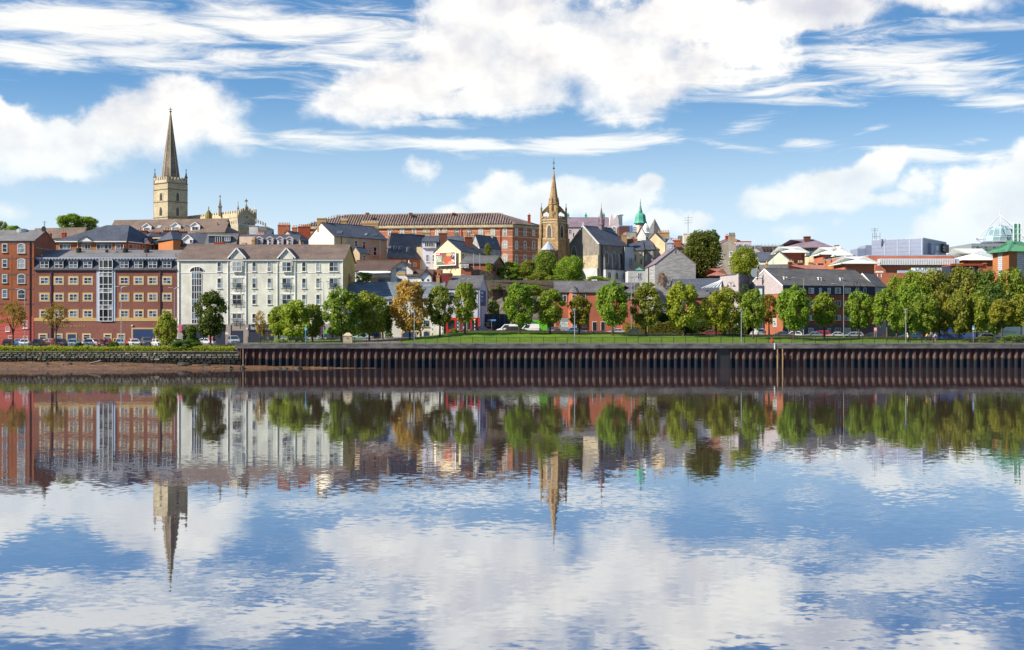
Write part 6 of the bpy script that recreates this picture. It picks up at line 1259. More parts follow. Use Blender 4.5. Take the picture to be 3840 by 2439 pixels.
    ms = MB(); top = Vector((c.x, c.y, zz(245))); ms.tube(top, (c.x, c.y, zz(75)), .14, .06)
    n2 = 6
    for i in range(n2):
        t = 2*math.pi*(i+.18)/n2; e_ = Vector((c.x+495*mm*math.cos(t), c.y+495*mm*math.sin(t), zz(680))); ms.tube(top, e_, .085)
        t2 = 2*math.pi*(i+1.18)/n2; ms.tube(e_, (c.x+495*mm*math.cos(t2), c.y+495*mm*math.sin(t2), zz(680)), .09); ms.tube(e_, (c.x+400*mm*math.cos(t), c.y+400*mm*math.sin(t), zz(775)), .07)
    ms.build('mast_and_stays', paint('pale_grey_steel', (.62, .66, .70)), r)
    g_ = house('glazed_drum', 'green glazed drum beneath the glass dome', (ZX(1035), 385), (ZX(2150), 385), back(ZX(2150), 385, 20), ZY(800), 0, 'ab', STL, STL, 18, 'building', flat=True)
    for i in range(14): window(g_.r, g_.fa, ZX(1040+i*79), ZX(1112+i*79), ZY(836), ZY(886), 1, 1, fm=STL, gm=GLG); window(g_.r, g_.fa, ZX(1040+i*79), ZX(1112+i*79), ZY(892), ZY(980), 1, 1, fm=STL, gm=GLG)
    l = thing('lift_tower', 'slim green glazed lift tower with white posts beside the dome', 'lift tower', wp(X7(1520), Y(410), 345)); p = wp(X7(1520), Y(410), 345)
    m = MB(); m.box(p.x-.75, p.x+.75, p.y, p.y+1.6, p.z-8, wz(Y(270), 345)); m.build('shaft', COP, l); m = MB()
    for dx in (-1.05, 1.05, .1): m.box(p.x+dx-.13, p.x+dx+.13, p.y-.15, p.y+.1, p.z-8, wz(Y(256), 345))
    for k in range(4): m.box(p.x-1.05, p.x+1.05, p.y-.12, p.y-.02, p.z-1+k*1.3, p.z-.9+k*1.3)
    m.build('lift_frame', WHP, l)
    h = house('brick_tower', 'orange brick tower with bright green hipped metal roof at the right edge', (X7(1310), 336), (X7(1447), 328), (X7(1720), 336), Y(496), Y(408), 'bc', ORB2, GRM, 7, 'tower', hip=5, over=1.2); f, e = h.fa, h.fb
    latt = paint('white_lattice', (.62, .63, .68))
    for ff, a, b in ((f, 1360, 1393), (e, 1513, 1580)):
        a0, a1, z0, zt = ff.rect(X7(a), X7(b), Y(506), Y(705)); m = MB(); ff.slabm(m, a0, a1, z0, zt, .05, 1); nx, nz = max(3, round((a1-a0)/.5)), round((zt-z0)/.5)
        for i in range(nx+1): x = a0+(a1-a0)*i/nx; ff.slabm(m, x-.06, x+.06, z0, zt, .16, 0, .052)
        for j in range(nz+1): zc = z0+(zt-z0)*j/nz; ff.slabm(m, a0, a1, zc-.06, zc+.06, .14, 0, .052)
        m.build('lattice_window', [latt, GRP], h.r)
    ft = Face(f.pt(0, 0, 0).xy, f.pt(f.L, 0, 0).xy); P0, n0 = h.pl[0]; rb = MB(); ctr = (f.A+e.B)/2; m = MB()
    for i in range(14):
        s = (i+.5)/14; q0 = f.pt(f.L*s, h.ze-.1, 1.2); mid = f.pt(f.L/2, h.zr, 0)+Vector((e.u.x, e.u.y, 0))*5; m.bar(q0, q0.lerp(mid+Vector(((s-.5)*2, 0, 0)), .93), .12)
    for i in range(26):
        s = (i+.5)/26; q0 = e.pt(e.L*s, h.ze-.1, 1.2); inw = -Vector((e.n.x, e.n.y, 0)); k_ = min(1, s*e.L/5, (1-s)*e.L/5); q1 = e.pt(e.L*s, h.ze+(h.zr-h.ze)*k_, 0)+inw*(f.L/2*k_); m.bar(q0, q1, .12)
    m.build('roof_seam', GRM, h.r)
mall()
# ---------------------------------------------------------------- trees, hedges, bushes
def crown_mesh(seed, kind='ovate', clumps=72, per=84, leaf=.062):
    r = random.Random(seed); mb = MB(); V, Fc = mb.v, mb.f
    lob = [(r.uniform(0, 6.28), r.uniform(-.8, .8), r.uniform(.08, .22)) for _ in range(7)]
    def rad(t, z):
        if kind == 'ovate': k = max(0.05, (1-((z+.22)/1.22)**2) if z > -.22 else 1-((z+.22)/.80)**2*.75)**.5
        elif kind == 'round': k = max(.05, 1-z*z)**.5
        elif kind == 'dome': k = max(.05, 1-max(0, z)**2)**.5*(1-.18*max(0, -z))
        else: k = max(.05, (1-abs(z)**2.6))**.5
        for a, zz, s in lob: k *= 1+s*math.exp(-((math.cos(t-a)-1)**2*3+(z-zz)**2*6))-.05
        return k
    for c in range(clumps):
        z = r.uniform(-.95, .93); t = r.uniform(0, 6.283); f = r.choice((.93, .86, .8, .7, .5)); R_ = rad(t, z)*f
        cc = Vector((R_*math.cos(t), R_*math.sin(t), z*.95)); cr = r.uniform(.17, .30)
        for _ in range(per):
            d = Vector((r.gauss(0, 1), r.gauss(0, 1), r.gauss(0, 1)+.25)).normalized()
            p = cc+d*cr*(r.random()**.35)*Vector((1, 1, 1)).length/1.73
            n = (d+Vector((r.gauss(0, .5), r.gauss(0, .5), r.gauss(0, .5)+.35))).normalized(); a = n.orthogonal().normalized(); b = n.cross(a); w = r.uniform(0, 6.28)
            a, b = a*math.cos(w)+b*math.sin(w), b*math.cos(w)-a*math.sin(w); s = leaf*r.uniform(.7, 1.3); q = len(V)
            V += [tuple(p+a*s), tuple(p+b*s*.62), tuple(p-a*s), tuple(p-b*s*.62)]; Fc.append((q, q+1, q+2, q+3)); mb.mi.append(0)
    return mb.mesh('crown', LEAF)
CROWN = {'ovate': [crown_mesh(s) for s in (1, 2, 3, 4, 5)], 'round': [crown_mesh(s, 'round', 96, 84, .056) for s in (11, 12, 13)], 'dome': [crown_mesh(s, 'dome', 60, 70, .065) for s in (21, 22, 23)],
         'big': [crown_mesh(s, 'round', 170, 80, .04) for s in (31, 32)], 'sparse': [crown_mesh(s, 'ovate', 40, 40, .055) for s in (41, 42)]}
def trunk_mesh(seed, n=4):
    r = random.Random(seed); m = MB(); p = Vector((0, 0, -.1)); j = Vector((r.uniform(-.06, .06), r.uniform(-.06, .06), 1)); m.tube(p, j*.55, .16, .115, 7); m.tube(j*.55, j, .115, .085, 7)
    for i in range(n):
        t = 6.28*i/n+r.uniform(-.4, .4); s = j*r.uniform(.72, 1.0); e = s+Vector((math.cos(t)*.9, math.sin(t)*.9, r.uniform(.5, .95))); m.tube(s, e, .065, .025, 5); m.tube(s.lerp(e, .5), s.lerp(e, .5)+Vector((math.cos(t+1)*.5, math.sin(t+1)*.5, .5)), .035, .015, 4)
    m.tube(j, j+Vector((r.uniform(-.1, .1), 0, 1.2)), .08, .02, 5); return m.mesh('trunk', BARK)
TRUNK = [trunk_mesh(s) for s in range(4)]
TR = random.Random(99)
def gz(x, y): return lawnz(x, y) if 234.2 < y < 256.4 and x > QX else terrain(x, y)
def tree(label, cx, top, bot, hw, D, col, kind='ovate', group=None, lean=0, name='tree', base=None, cat='tree', trunk=True):
    x = wx(cx, D); zt, zb = wz(top, D), wz(bot, D); z0 = gz(x, D) if base is None else base; t = thing(name, label, cat, (x, D, z0), group); w = hw*D/FOC
    hc = (zt-zb)/2; z = (zt+zb)/2-z0; tint = tuple(c*TR.uniform(.9, 1.1) for c in col)
    o = link('crown', TR.choice(CROWN[kind]), t, (lean, 0, z), TR.uniform(0, 6.28), tint, (w*1.08, w*TR.uniform(1.0, 1.15), hc*1.03))
    if trunk: h = max(.6, min(zb-z0+hc*.35, (zt-z0)*.40)); link('trunk', TR.choice(TRUNK), t, (0, 0, 0), TR.uniform(0, 6.28), None, (1.0+w*.12, 1.0+w*.12, h))
    return t
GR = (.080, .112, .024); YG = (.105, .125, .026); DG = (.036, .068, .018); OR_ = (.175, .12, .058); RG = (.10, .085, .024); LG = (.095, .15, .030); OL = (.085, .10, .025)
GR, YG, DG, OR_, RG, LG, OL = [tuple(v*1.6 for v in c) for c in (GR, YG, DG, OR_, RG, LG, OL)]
k_ = 1.5953
AV = 'park trees along the river lawn'
for row in [
 ('thin red tinged tree before the red painted base', 30, 711, 772, 34, 236.5, RG, 'sparse'), ('small turning tree standing before the gilt wall letters', 131, 714, 772, 34, 236.5, RG, 'sparse'),
 ('low bushy green tree by the blue garage door', 392, 733, 806, 28, 235.5, YG, 'ovate'), ('dark round headed tree in front of the stair window of the white block', 495, 689, 786, 42, 236, (.05, .075, .02), 'ovate'),
 ('yellow green tree at the left end of the park clump by the hair salon', 655, 722, 790, 27, 240, YG, 'ovate'), ('tallest yellow green tree of the clump by the hair salon', 697, 706, 798, 40, 238, YG, 'ovate'), ('darker tree at the right end of the clump by the hair salon', 735, 718, 792, 30, 242, OL, 'ovate'),
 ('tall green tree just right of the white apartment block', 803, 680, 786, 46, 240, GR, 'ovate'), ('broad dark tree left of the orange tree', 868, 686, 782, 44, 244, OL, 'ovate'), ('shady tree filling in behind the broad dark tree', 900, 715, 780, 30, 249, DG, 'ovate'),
 ('orange autumn tree with copper leaves', 963, 664, 775, 47, 246, OR_, 'ovate'), ('slim green tree right of the orange tree', 1034, 675, 770, 35, 247, GR, 'ovate'), ('slim green tree in front of the corner shop', 1093, 667, 768, 32, 247, GR, 'ovate'),
 ('green tree in front of the lime hoarding left part', 1221, 670, 768, 40, 249, GR, 'ovate'), ('green tree before the left end of the red terrace', 1293, 684, 768, 37, 250, GR, 'ovate'), ('smallest yellowish tree before the red terrace', 1362, 698, 772, 30, 251, OL, 'ovate'),
 ('large green tree before the middle of the red terrace', 1440, 664, 772, 44, 249, GR, 'ovate'), ('olive yellow tree left of the trimmed hedge', 1518, 674, 772, 37, 250, OL, 'ovate'), ('tall yellow green tree in front of the trimmed hedge', 1607, 664, 776, 42, 250, YG, 'ovate'),
 ('yellow topped tree under the glazed pyramid', 1683, 688, 776, 36, 250, YG, 'ovate'), ('darker tree behind the yellow topped tree', 1713, 676, 778, 34, 258, OL, 'ovate'), ('green tree left of the white notice board', 1770, 684, 780, 35, 245, GR, 'ovate'),
 ('rusty tinted tree behind the white notice board', 1808, 695, 770, 24, 262, RG, 'ovate'), ('broad green tree right of the white notice board', 1866, 674, 782, 47, 243, GR, 'ovate'), ('small green tree before the orange brick apartments', 1938, 692, 776, 32, 247, GR, 'ovate'),
 ('green tree at the right end of the grey apartments', 2019, 686, 778, 34, 248, GR, 'ovate'), ('green tree leaning beside the right end apartments tree', 2085, 682, 776, 36, 244, GR, 'ovate'),
 ('yellow green tree second from the right edge', 2355, 705, 772, 30, 243, YG, 'ovate'), ('yellow green tree cut by the right edge', 2400, 695, 775, 36, 243, YG, 'ovate')]:
    l, cx, tp, bt, hw, D, col, kd = row; tree(l, cx*k_, tp*k_, (bt-10 if cx > 1000 else bt)*k_, hw*k_, D, col, kd, AV if D > 237 else 'small trees along the car park')
GV = 'grove at the right end of the park'
for row in [('front left tree of the dense grove under the metal box', 2135, 668, 776, 38, 252, GR), ('grove tree behind the walking person in yellow', 2172, 690, 778, 36, 246, GR), ('pale topped grove tree above the lamp post', 2208, 686, 778, 36, 250, OL), ('grove tree above the two cyclists', 2255, 684, 780, 36, 247, OL), ('yellowish front tree of the grove above the coach nose', 2296, 688, 778, 36, 247, YG),
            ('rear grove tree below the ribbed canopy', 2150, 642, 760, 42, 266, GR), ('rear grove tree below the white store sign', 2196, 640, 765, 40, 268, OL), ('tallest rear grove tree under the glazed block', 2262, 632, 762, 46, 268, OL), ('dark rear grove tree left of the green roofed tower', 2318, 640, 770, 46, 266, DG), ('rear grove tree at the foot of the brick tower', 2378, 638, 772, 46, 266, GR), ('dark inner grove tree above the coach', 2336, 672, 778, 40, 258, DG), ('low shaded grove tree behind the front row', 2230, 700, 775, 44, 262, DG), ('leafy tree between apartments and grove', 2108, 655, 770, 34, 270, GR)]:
    l, cx, tp, bt, hw, D, col = row; tree(l, cx*k_, tp*k_, bt*k_, hw*k_, D, col, 'ovate' if D < 255 else 'round', GV)
tree('big dark spreading tree on the hill beside the stained grey house', 2630, 872, 1050, 84, 318, (.075, .105, .028), 'big', base=12); tree('upper dome of leaves on the right of the big dark tree', 2665, 868, 990, 48, 322, (.065, .098, .026), 'round', base=12)
tree('round yellow green tree before the pale green gable', 2790, 932, 1045, 60, 300, YG, 'big', base=8)
for l, cx, tp, bt, hw, D, c in [('round green treetop on the skyline left of the cathedral tower', 268, 804, 870, 52, 380, GR), ('second treetop overlapping it nearer the tower', 325, 815, 870, 50, 382, GR), ('treetop at the far left edge of the skyline', 6, 832, 880, 22, 380, GR), ('small pale treetop near the far left edge', 52, 848, 890, 34, 380, LG)]: tree(l, cx, tp, bt, hw, D, c, 'round', 'treetops on the skyline', base=30)
tree('big light green bush on the slope below the sandstone tower', 2140, 962, 1065, 58, 300, LG, 'big', base=14, name='bush', cat='bush'); tree('darker bush on the slope left of the light green one', 2045, 942, 1052, 46, 303, GR, 'big', base=14, name='bush', cat='bush')
SB = 'shrubs on the hillside'
for l, cx, tp, bt, hw, D, c in [('ragged shrub right of the brick outbuilding', 1900, 1003, 1050, 46, 293, LG), ('shrub at the foot of the red building right wing', 1950, 1005, 1060, 52, 296, GR), ('hazel like shrub under the round headed brick windows', 1915, 985, 1030, 40, 320, LG), ('dark shrub beside the sandstone tower base', 1985, 978, 1035, 36, 318, GR), ('shrub spilling over the timber fence', 1852, 1060, 1092, 24, 284, LG), ('pale shrub beside the fence planks', 1870, 1062, 1088, 14, 283, (.13, .17, .07)), ('dark scrub below the big bushes', 2020, 1025, 1090, 60, 290, OL), ('shrub above the left end of the red terrace', 1990, 1070, 1110, 60, 281, LG), ('low scrub between tower and terrace', 2080, 1035, 1085, 52, 288, GR), ('creeper covered mound above the red terrace', 2240, 1037, 1062, 55, 296, LG), ('scrub at the bottom of the rock face', 1850, 1130, 1180, 26, 279, GR), ('garden shrub below the pale hall', 2430, 1060, 1085, 30, 300, GR), ('ivy clump on the grey rendered house', 1829, 916, 968, 16, 309, GR), ('ivy hanging from the brick outbuilding', 1832, 985, 1022, 14, 288, LG), ('hedge bush left of the restaurant', 1358, 1022, 1062, 28, 281, LG), ('hedge bush touching the restaurant wall', 1378, 1026, 1060, 22, 281, GR), ('bare reddish creeper on the rough grey hall', 2482, 1025, 1075, 22, 301, (.13, .085, .075)), ('dark evergreen spray left of the grey tiled gable', 2795, 1068, 1110, 22, 262, (.05, .085, .07))]:
    tree(l, cx, tp, bt, hw, D, c, 'sparse' if 'creeper on' in l or 'spray' in l else 'dome', SB, base=wz(bt, D)-.5, name='shrub', cat='shrub', trunk='spray' in l)
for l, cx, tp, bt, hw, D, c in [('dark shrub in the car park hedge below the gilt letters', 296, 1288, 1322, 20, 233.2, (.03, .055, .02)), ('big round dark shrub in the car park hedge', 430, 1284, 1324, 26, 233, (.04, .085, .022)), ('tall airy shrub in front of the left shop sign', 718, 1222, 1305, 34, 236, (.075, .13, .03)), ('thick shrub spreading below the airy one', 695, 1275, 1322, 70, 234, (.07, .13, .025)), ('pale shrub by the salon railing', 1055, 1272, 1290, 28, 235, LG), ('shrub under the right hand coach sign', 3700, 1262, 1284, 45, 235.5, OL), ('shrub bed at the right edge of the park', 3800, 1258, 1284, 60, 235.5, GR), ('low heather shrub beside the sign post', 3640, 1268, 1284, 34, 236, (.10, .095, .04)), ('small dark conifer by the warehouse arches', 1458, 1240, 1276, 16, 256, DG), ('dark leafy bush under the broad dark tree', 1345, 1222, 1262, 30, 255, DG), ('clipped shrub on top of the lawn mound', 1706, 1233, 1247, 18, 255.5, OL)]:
    tree(l, cx, tp, bt, hw, D, c, 'dome', 'shrubs by the quay', name='shrub', cat='shrub', trunk=False)
tree('sparse yellow sapling in front of the salon sign', 976, 1168, 1250, 24, 236, (.26, .17, .055), 'sparse', lean=0)
tree('bare stemmed sapling beside the salon sapling', 990, 1200, 1262, 16, 237, (.28, .20, .10), 'sparse')
tree('rust leaved low bush before the grey apartments', 2690, 1190, 1240, 22, 262, RG, 'dome', name='shrub', cat='shrub', trunk=False)
def hedge(label, x0, x1, y0, y1, zf, h, col, n, leaf=.13, group=None):
    r = random.Random(hash(label) % 999 if False else len(label)*7); mb = MB(); V = mb.v
    for _ in range(n):
        x = r.uniform(x0, x1); f = r.random(); bump = 1+.35*mnoise.noise((x*.5, y0, 2))+.15*mnoise.noise((x*1.7, 3, y0))
        if f < .6: y = y0+r.uniform(-.15, .25); z = r.uniform(0, h*bump)
        else: y = r.uniform(y0, y1); z = h*bump+r.uniform(-.15, .1)
        p = Vector((x, y, zf(x, y)+z)); nn = Vector((r.gauss(0, .6), -.7+r.gauss(0, .5), .6+r.gauss(0, .5))).normalized(); a = nn.orthogonal().normalized(); b = nn.cross(a); w = r.uniform(0, 6.28); a, b = a*math.cos(w)+b*math.sin(w), b*math.cos(w)-a*math.sin(w); s = leaf*r.uniform(.7, 1.4); q = len(V)
        V += [tuple(p+a*s), tuple(p+b*s*.65), tuple(p-a*s), tuple(p-b*s*.65)]; mb.f.append((q, q+1, q+2, q+3)); mb.mi.append(0)
    x = x0
    while x < x1-.1:                                                   # twiggy heart that closes the view through
        w = min(1.2, x1-x); z = zf(x, y0); mb.box(x, x+w, y0+.3, y1-.1, z-.4, z+h*(.72+.2*mnoise.noise((x*.5, y0, 2)))); x += w
    o = mb.build('hedge', LEAF, color=col); tag(o, label, 'hedge', group); return o
bedz = lambda x, y: 2.95+(3.3-2.95)*(y-231)/3
hedge('loose yellow green hedge along the top of the river bank', wx(-60, 232), QX-1.0, 231.2, 233.3, bedz, .62, (.17, .20, .02), 9000, .11)
hedge('clipped yellow hedge left of the dark gateway gap', wx(2342, 268), wx(2424, 268), 267, 269, lambda x, y: 5.1, 2.5, (.15, .15, .02), 2600, .10); hedge('long clipped olive hedge behind the park trees', wx(2433, 268), wx(2566, 268), 267, 269.5, lambda x, y: 5.0, 3.0, (.10, .105, .022), 4200, .10)
hedge('dark tall hedge under the yellow topped trees', wx(2566, 269), wx(2800, 269), 268, 271, lambda x, y: 4.9, 3.4, (.045, .075, .018), 5200, .12); hedge('dense green screen hedge behind the clipped hedges', wx(2465, 276), wx(2640, 276), 274, 277, lambda x, y: 5, 7.0, (.05, .085, .02), 6500, .15)
# tufts of rough grass on the bank and along the lawn's foot
gb = MB(); r_ = random.Random(5)
for _ in range(5200):
    x = r_.uniform(QX+2, 100); y = r_.uniform(234.4, 256); z = lawnz(x, y); h = r_.uniform(.05, .13); a = r_.uniform(0, 6.28); dx, dy = math.cos(a)*.05, math.sin(a)*.05
    gb.face([(x-dx, y-dy, z-.02), (x+dx, y+dy, z-.02), (x+dx*.3+r_.uniform(-.05, .05), y, z+h)])
gb.build('grass', GRASS)['kind'] = 'stuff'
# ---------------------------------------------------------------- vehicles
CARS = {}
def car_meshes(kind):
    if kind in CARS: return CARS[kind]
    L, H, xr0, xf0, xr1, xf1, zb, w = dict(hatch=(4.0, 1.47, -1.93, 1.0, -1.5, .25, .93, .86), saloon=(4.5, 1.43, -1.55, 1.05, -.9, .25, .92, .88), estate=(4.6, 1.47, -2.22, 1.1, -1.8, .3, .93, .88), mpv=(4.3, 1.66, -2.05, 1.35, -1.75, .45, 1.0, .9), suv=(4.4, 1.68, -2.08, 1.0, -1.7, .3, 1.05, .92), van=(4.4, 1.84, -2.15, 1.35, -2.1, .6, 1.05, .9))[kind]
    h = L/2; low = .24; b = MB()
    tops = [(-h, .62), (-h+.08, zb*.86), (xr0-.02 if xr0 > -h+.1 else -h+.12, zb), (xf0+.05, zb), (h-.35, zb-.14), (h-.1, zb-.26), (h, .55)]
    secs = []
    for x, z in tops:
        k = w*(1-.10*max(0, (abs(x)-h+.5)/.5)); secs.append([(x, -k*.9, low), (x, -k, low+.28 if z > low+.3 else z-.05), (x, -k*.95, z-.03), (x, -k*.8, z), (x, k*.8, z), (x, k*.95, z-.03), (x, k, low+.28 if z > low+.3 else z-.05), (x, k*.9, low)])
    b.ring(secs)
    base = [(xr0, zb-.02, w*.92), (xf0, zb-.02, w*.92)]; top = [(xr1, H-.06, w*.72), (xf1, H-.06, w*.72)]; rf = [(xr1+.15, H, w*.62), (xf1-.2, H, w*.62)]
    ring = lambda q: [(q[0][0], -q[0][2], q[0][1]), (q[1][0], -q[1][2], q[1][1]), (q[1][0], q[1][2], q[1][1]), (q[0][0], q[0][2], q[0][1])]
    b.ring([ring(base), ring(top), ring(rf)])
    body = b.mesh('body', CARP); B_, T = [Vector(p) for p in ring(base)], [Vector(p) for p in ring(top)]; gl = {}
    def quad(i, j, u0, u1, v0, v1, o):
        P = lambda u, v: B_[i].lerp(B_[j], u).lerp(T[i].lerp(T[j], u), v)
        q = [P(u0, v0), P(u1, v0), P(u1, v1), P(u0, v1)]; n = (q[1]-q[0]).cross(q[3]-q[0]).normalized(); return [p+n*o for p in q]
    ws = MB().face(quad(1, 2, .06, .94, .08, .93, .014)).mesh('windscreen', CGL); rw = MB().face(quad(3, 0, .08, .92, .12 if kind != 'van' else .35, .9, .014)).mesh('rear_window', CGL if kind != 'van' else CGL)
    spans = ((.07, .46), (.5, .92)) if kind != 'van' else ((.62, .93),)
    sg = []
    for u0, u1 in spans: sg += [MB().face(quad(0, 1, u0, u1, .1, .9, .014)).mesh('side_window', CGL), MB().face(quad(2, 3, 1-u1, 1-u0, .1, .9, .014)).mesh('side_window', CGL)]
    def wheel():
        m = MB(); m.ring([[(rr*math.cos(t), y, rr*math.sin(t)) for t in [i*math.pi/7 for i in range(14)]] for rr, y in ((.27, -.10), (.315, -.09), (.315, .09), (.27, .10))]); d = MB(); d.ring([[(.2*math.cos(t), y, .2*math.sin(t)) for t in [i*math.pi/6 for i in range(12)]] for y in (-.112, .112)]); return m.mesh('wheel', TYRE), d.mesh('rim', RIM)
    hl = MB().box(-.12, .04, -.2, .2, -.09, .09).mesh('headlight', LAMPW); tl = MB().box(-.04, .09, -.1, .1, -.14, .14).mesh('tail_light', LAMPR)
    pf, pr = MB().box(-.015, .015, -.26, .26, -.06, .06).mesh('licence_plate', PLW), MB().box(-.015, .015, -.26, .26, -.06, .06).mesh('licence_plate', PLY)
    gr = MB().box(-.03, .02, -.42, .42, -.07, .07).mesh('grille', BLK); mi = MB().box(-.07, .07, -.1, .1, -.06, .06).mesh('mirror', CARP)
    CARS[kind] = (body, ws, rw, sg, wheel(), hl, tl, pf, pr, gr, mi, h, w, zb, xf0, L); return CARS[kind]
def car(label, x0, x1, ytop, D, kind, heading, col, group, zoff=0.0, cat='car', name='parked_car'):
    body, ws, rw, sg, (wh, rim), hl, tl, pf, pr, gr, mi, h, w, zb, xf0, L = car_meshes(kind); px = (x0+x1)/2; x = wx(px, D)
    z = max(terrain(x, D), G(x)-.02 if x < QX-3 and D < 258 else -9)+.06+zoff
    c = thing(name, label, cat, (x, D, z), group, R(heading)); link('body', body, c, color=col)
    for n, m in [('windscreen', ws), ('rear_window', rw)]+[('side_window', q) for q in sg]: link(n, m, c)
    for sx_ in (-1, 1):
        for sy in (-1, 1):
            q = link('wheel', wh, c, (sx_*(h-.82), sy*(w-.09), .315)); link('rim', rim, q)
        link('headlight', hl, c, (h-.03, sx_*(w-.27), .66)); link('tail_light', tl, c, (-h+.0, sx_*(w-.16), .78)); link('mirror', mi, c, (xf0-.3, sx_*(w+.06), zb+.06), color=col)
    link('licence_plate', pf, c, (h+.01, 0, .42)); link('licence_plate', pr, c, (-h-.01, 0, .55)); link('grille', gr, c, (h, 0, .58))
    return c
ZI = lambda x: x/3.7625
YI = lambda y: 1180+y/3.7625
SIL, WHI, BLA, DGY, RED_, NAV, BLE, TEA, YLO, MAR, PBL = (.42, .44, .46), (.72, .73, .74), (.015, .015, .018), (.07, .075, .085), (.42, .025, .02), (.02, .035, .09), (.05, .12, .32), (.12, .24, .28), (.60, .40, .04), (.10, .02, .025), (.36, .46, .52)
CP = 'cars in the car park'
for i, (l, a, b, t, k, hd, c, back_) in enumerate([
 ('black hatchback at the far left of the front row', 15, 215, 358, 'hatch', 105, (.03, .012, .015), 0), ('whitish hatchback between the black hatchback and the lamp post', 262, 428, 358, 'hatch', -75, WHI, 0), ('dark grey estate with its tail to the river', 458, 638, 355, 'estate', 100, DGY, 0), ('red hatchback under the small turning tree', 692, 912, 352, 'hatch', -62, RED_, 0), ('pale blue silver saloon with bright windscreen', 922, 1128, 350, 'saloon', -70, PBL, 0), ('pale silver saloon next to the pale blue one', 1148, 1348, 350, 'saloon', -70, SIL, 0), ('small red hatchback behind the dark post', 1388, 1545, 360, 'hatch', -80, (.38, .03, .03), 0), ('silver blue people carrier behind the tall lamp post', 1592, 1788, 348, 'hatch', -72, (.33, .40, .46), 0), ('white saloon with wide windscreen', 1792, 1998, 358, 'saloon', -65, WHI, 0), ('white sports car beside the low bushy tree', 2168, 2308, 342, 'saloon', -60, (.76, .76, .76), 0),
 ('blue saloon seen side on in the rear row', 165, 370, 328, 'saloon', 172, BLE, 1), ('dark red hatchback in the rear row', 592, 768, 333, 'hatch', 165, MAR, 1), ('dark slate hatchback in the rear row', 797, 938, 327, 'hatch', 115, (.08, .10, .13), 1), ('teal hatchback in the rear row', 982, 1128, 336, 'hatch', -70, TEA, 1), ('silver coupe with dark roof in the rear row', 1168, 1370, 329, 'saloon', 160, (.45, .40, .42), 1), ('bright red estate in the rear row', 1392, 1573, 323, 'estate', 120, (.50, .03, .02), 1), ('yellow hatchback in the rear row', 1580, 1708, 324, 'hatch', 110, YLO, 1), ('orange red saloon in the rear row', 1792, 1968, 325, 'saloon', -58, (.50, .07, .03), 1), ('dark grey off roader facing the river', 1972, 2168, 316, 'suv', -68, (.09, .10, .12), 1)]):
    car(l, ZI(a), ZI(b), YI(t), 247.5 if back_ else 240.5, k, hd, c, CP)
car('silver hatchback left of the airy shrub', X2(100), X2(200), 0, 246, 'hatch', -65, SIL, CP); car('white saloon behind the airy shrub', X2(318), X2(415), 0, 250, 'saloon', 175, WHI, CP); car('grey blue people carrier facing the river by the quay end', X2(543), X2(700), 0, 243, 'mpv', -70, (.28, .32, .38), CP)
RD = 'vehicles on the riverside road'
for l, a, b, X, D, k, hd, c in [('silver saloon passing the green shop panels', 1215, 1395, X2, 259, 'saloon', 4, (.5, .52, .54)), ('black estate behind the two strolling people', 1392, 1500, X2, 261, 'estate', 4, DGY), ('pale car half hidden by tree trunks at the warehouse', 525, 630, X3, 259, 'saloon', 178, PBL),
 ('dark blue saloon outside the red shop front', 370, 535, X4, 260, 'saloon', 178, (.02, .03, .06)), ('white van by the lime green hoarding', 588, 770, X4, 261, 'van', 180, (.75, .75, .76)), ('black estate in front of the white van', 705, 818, X4, 258.4, 'estate', 0, (.02, .03, .03)), ('white small van with red tail light', 808, 908, X4, 261, 'van', 180, (.72, .72, .70)), ('navy hatchback with red tail lamp before the brown direction sign', 1036, 1118, X4, 260.5, 'hatch', 68, (.03, .04, .09)), ('mid blue saloon at the plum paling fence', 1196, 1298, X4, 260, 'saloon', 10, (.10, .22, .50)), ('silver saloon outside the red terrace door', 398, 548, X5, 261, 'saloon', 178, (.38, .39, .40)), ('dark saloon below the clipped yellow hedge', 555, 665, X5, 258.6, 'saloon', 180, (.05, .07, .07)), ('maroon saloon below the olive hedge', 1205, 1305, X5, 258.6, 'saloon', 180, (.28, .03, .04))]:
    car(l, X(a), X(b), 0, D, k, hd, c, RD, name='car')
J = lambda x: 2700+x/3.705
for l, a, b, D, k, hd, c in [('dark saloon behind the low wall by the red bin', 745, 940, 259, 'saloon', 180, (.06, .08, .10)), ('white hatchback behind the twin trunks', 905, 1092, 262, 'hatch', 178, WHI), ('bright red people carrier before the apartments', 1245, 1508, 262, 'mpv', 178, (.45, .02, .04)), ('low grey saloon in front of the red people carrier', 1200, 1370, 258.4, 'saloon', 180, (.20, .24, .26)), ('pale silver saloon right of the red people carrier', 1500, 1708, 261.5, 'saloon', 178, (.42, .46, .45)), ('silver grey estate with dark side windows', 1692, 1962, 259.2, 'estate', 178, (.30, .34, .38)), ('black saloon at the right end of the low wall', 2012, 2188, 259, 'saloon', 180, (.03, .035, .035)), ('pale van parked by the small white board', 480, 560, 266, 'van', 100, (.45, .5, .52))]:
    car(l, J(a), J(b), 0, D, k, hd, c, RD, name='car')
K = lambda x: 3350+x/4.914
car('blue people carrier behind the walking person', K(140), K(490), 0, 258, 'mpv', 178, (.03, .07, .18), RD, name='car'); car('silver car nosing out beside the coach', K(1560), K(1780), 0, 250, 'hatch', 170, SIL, RD, name='car')
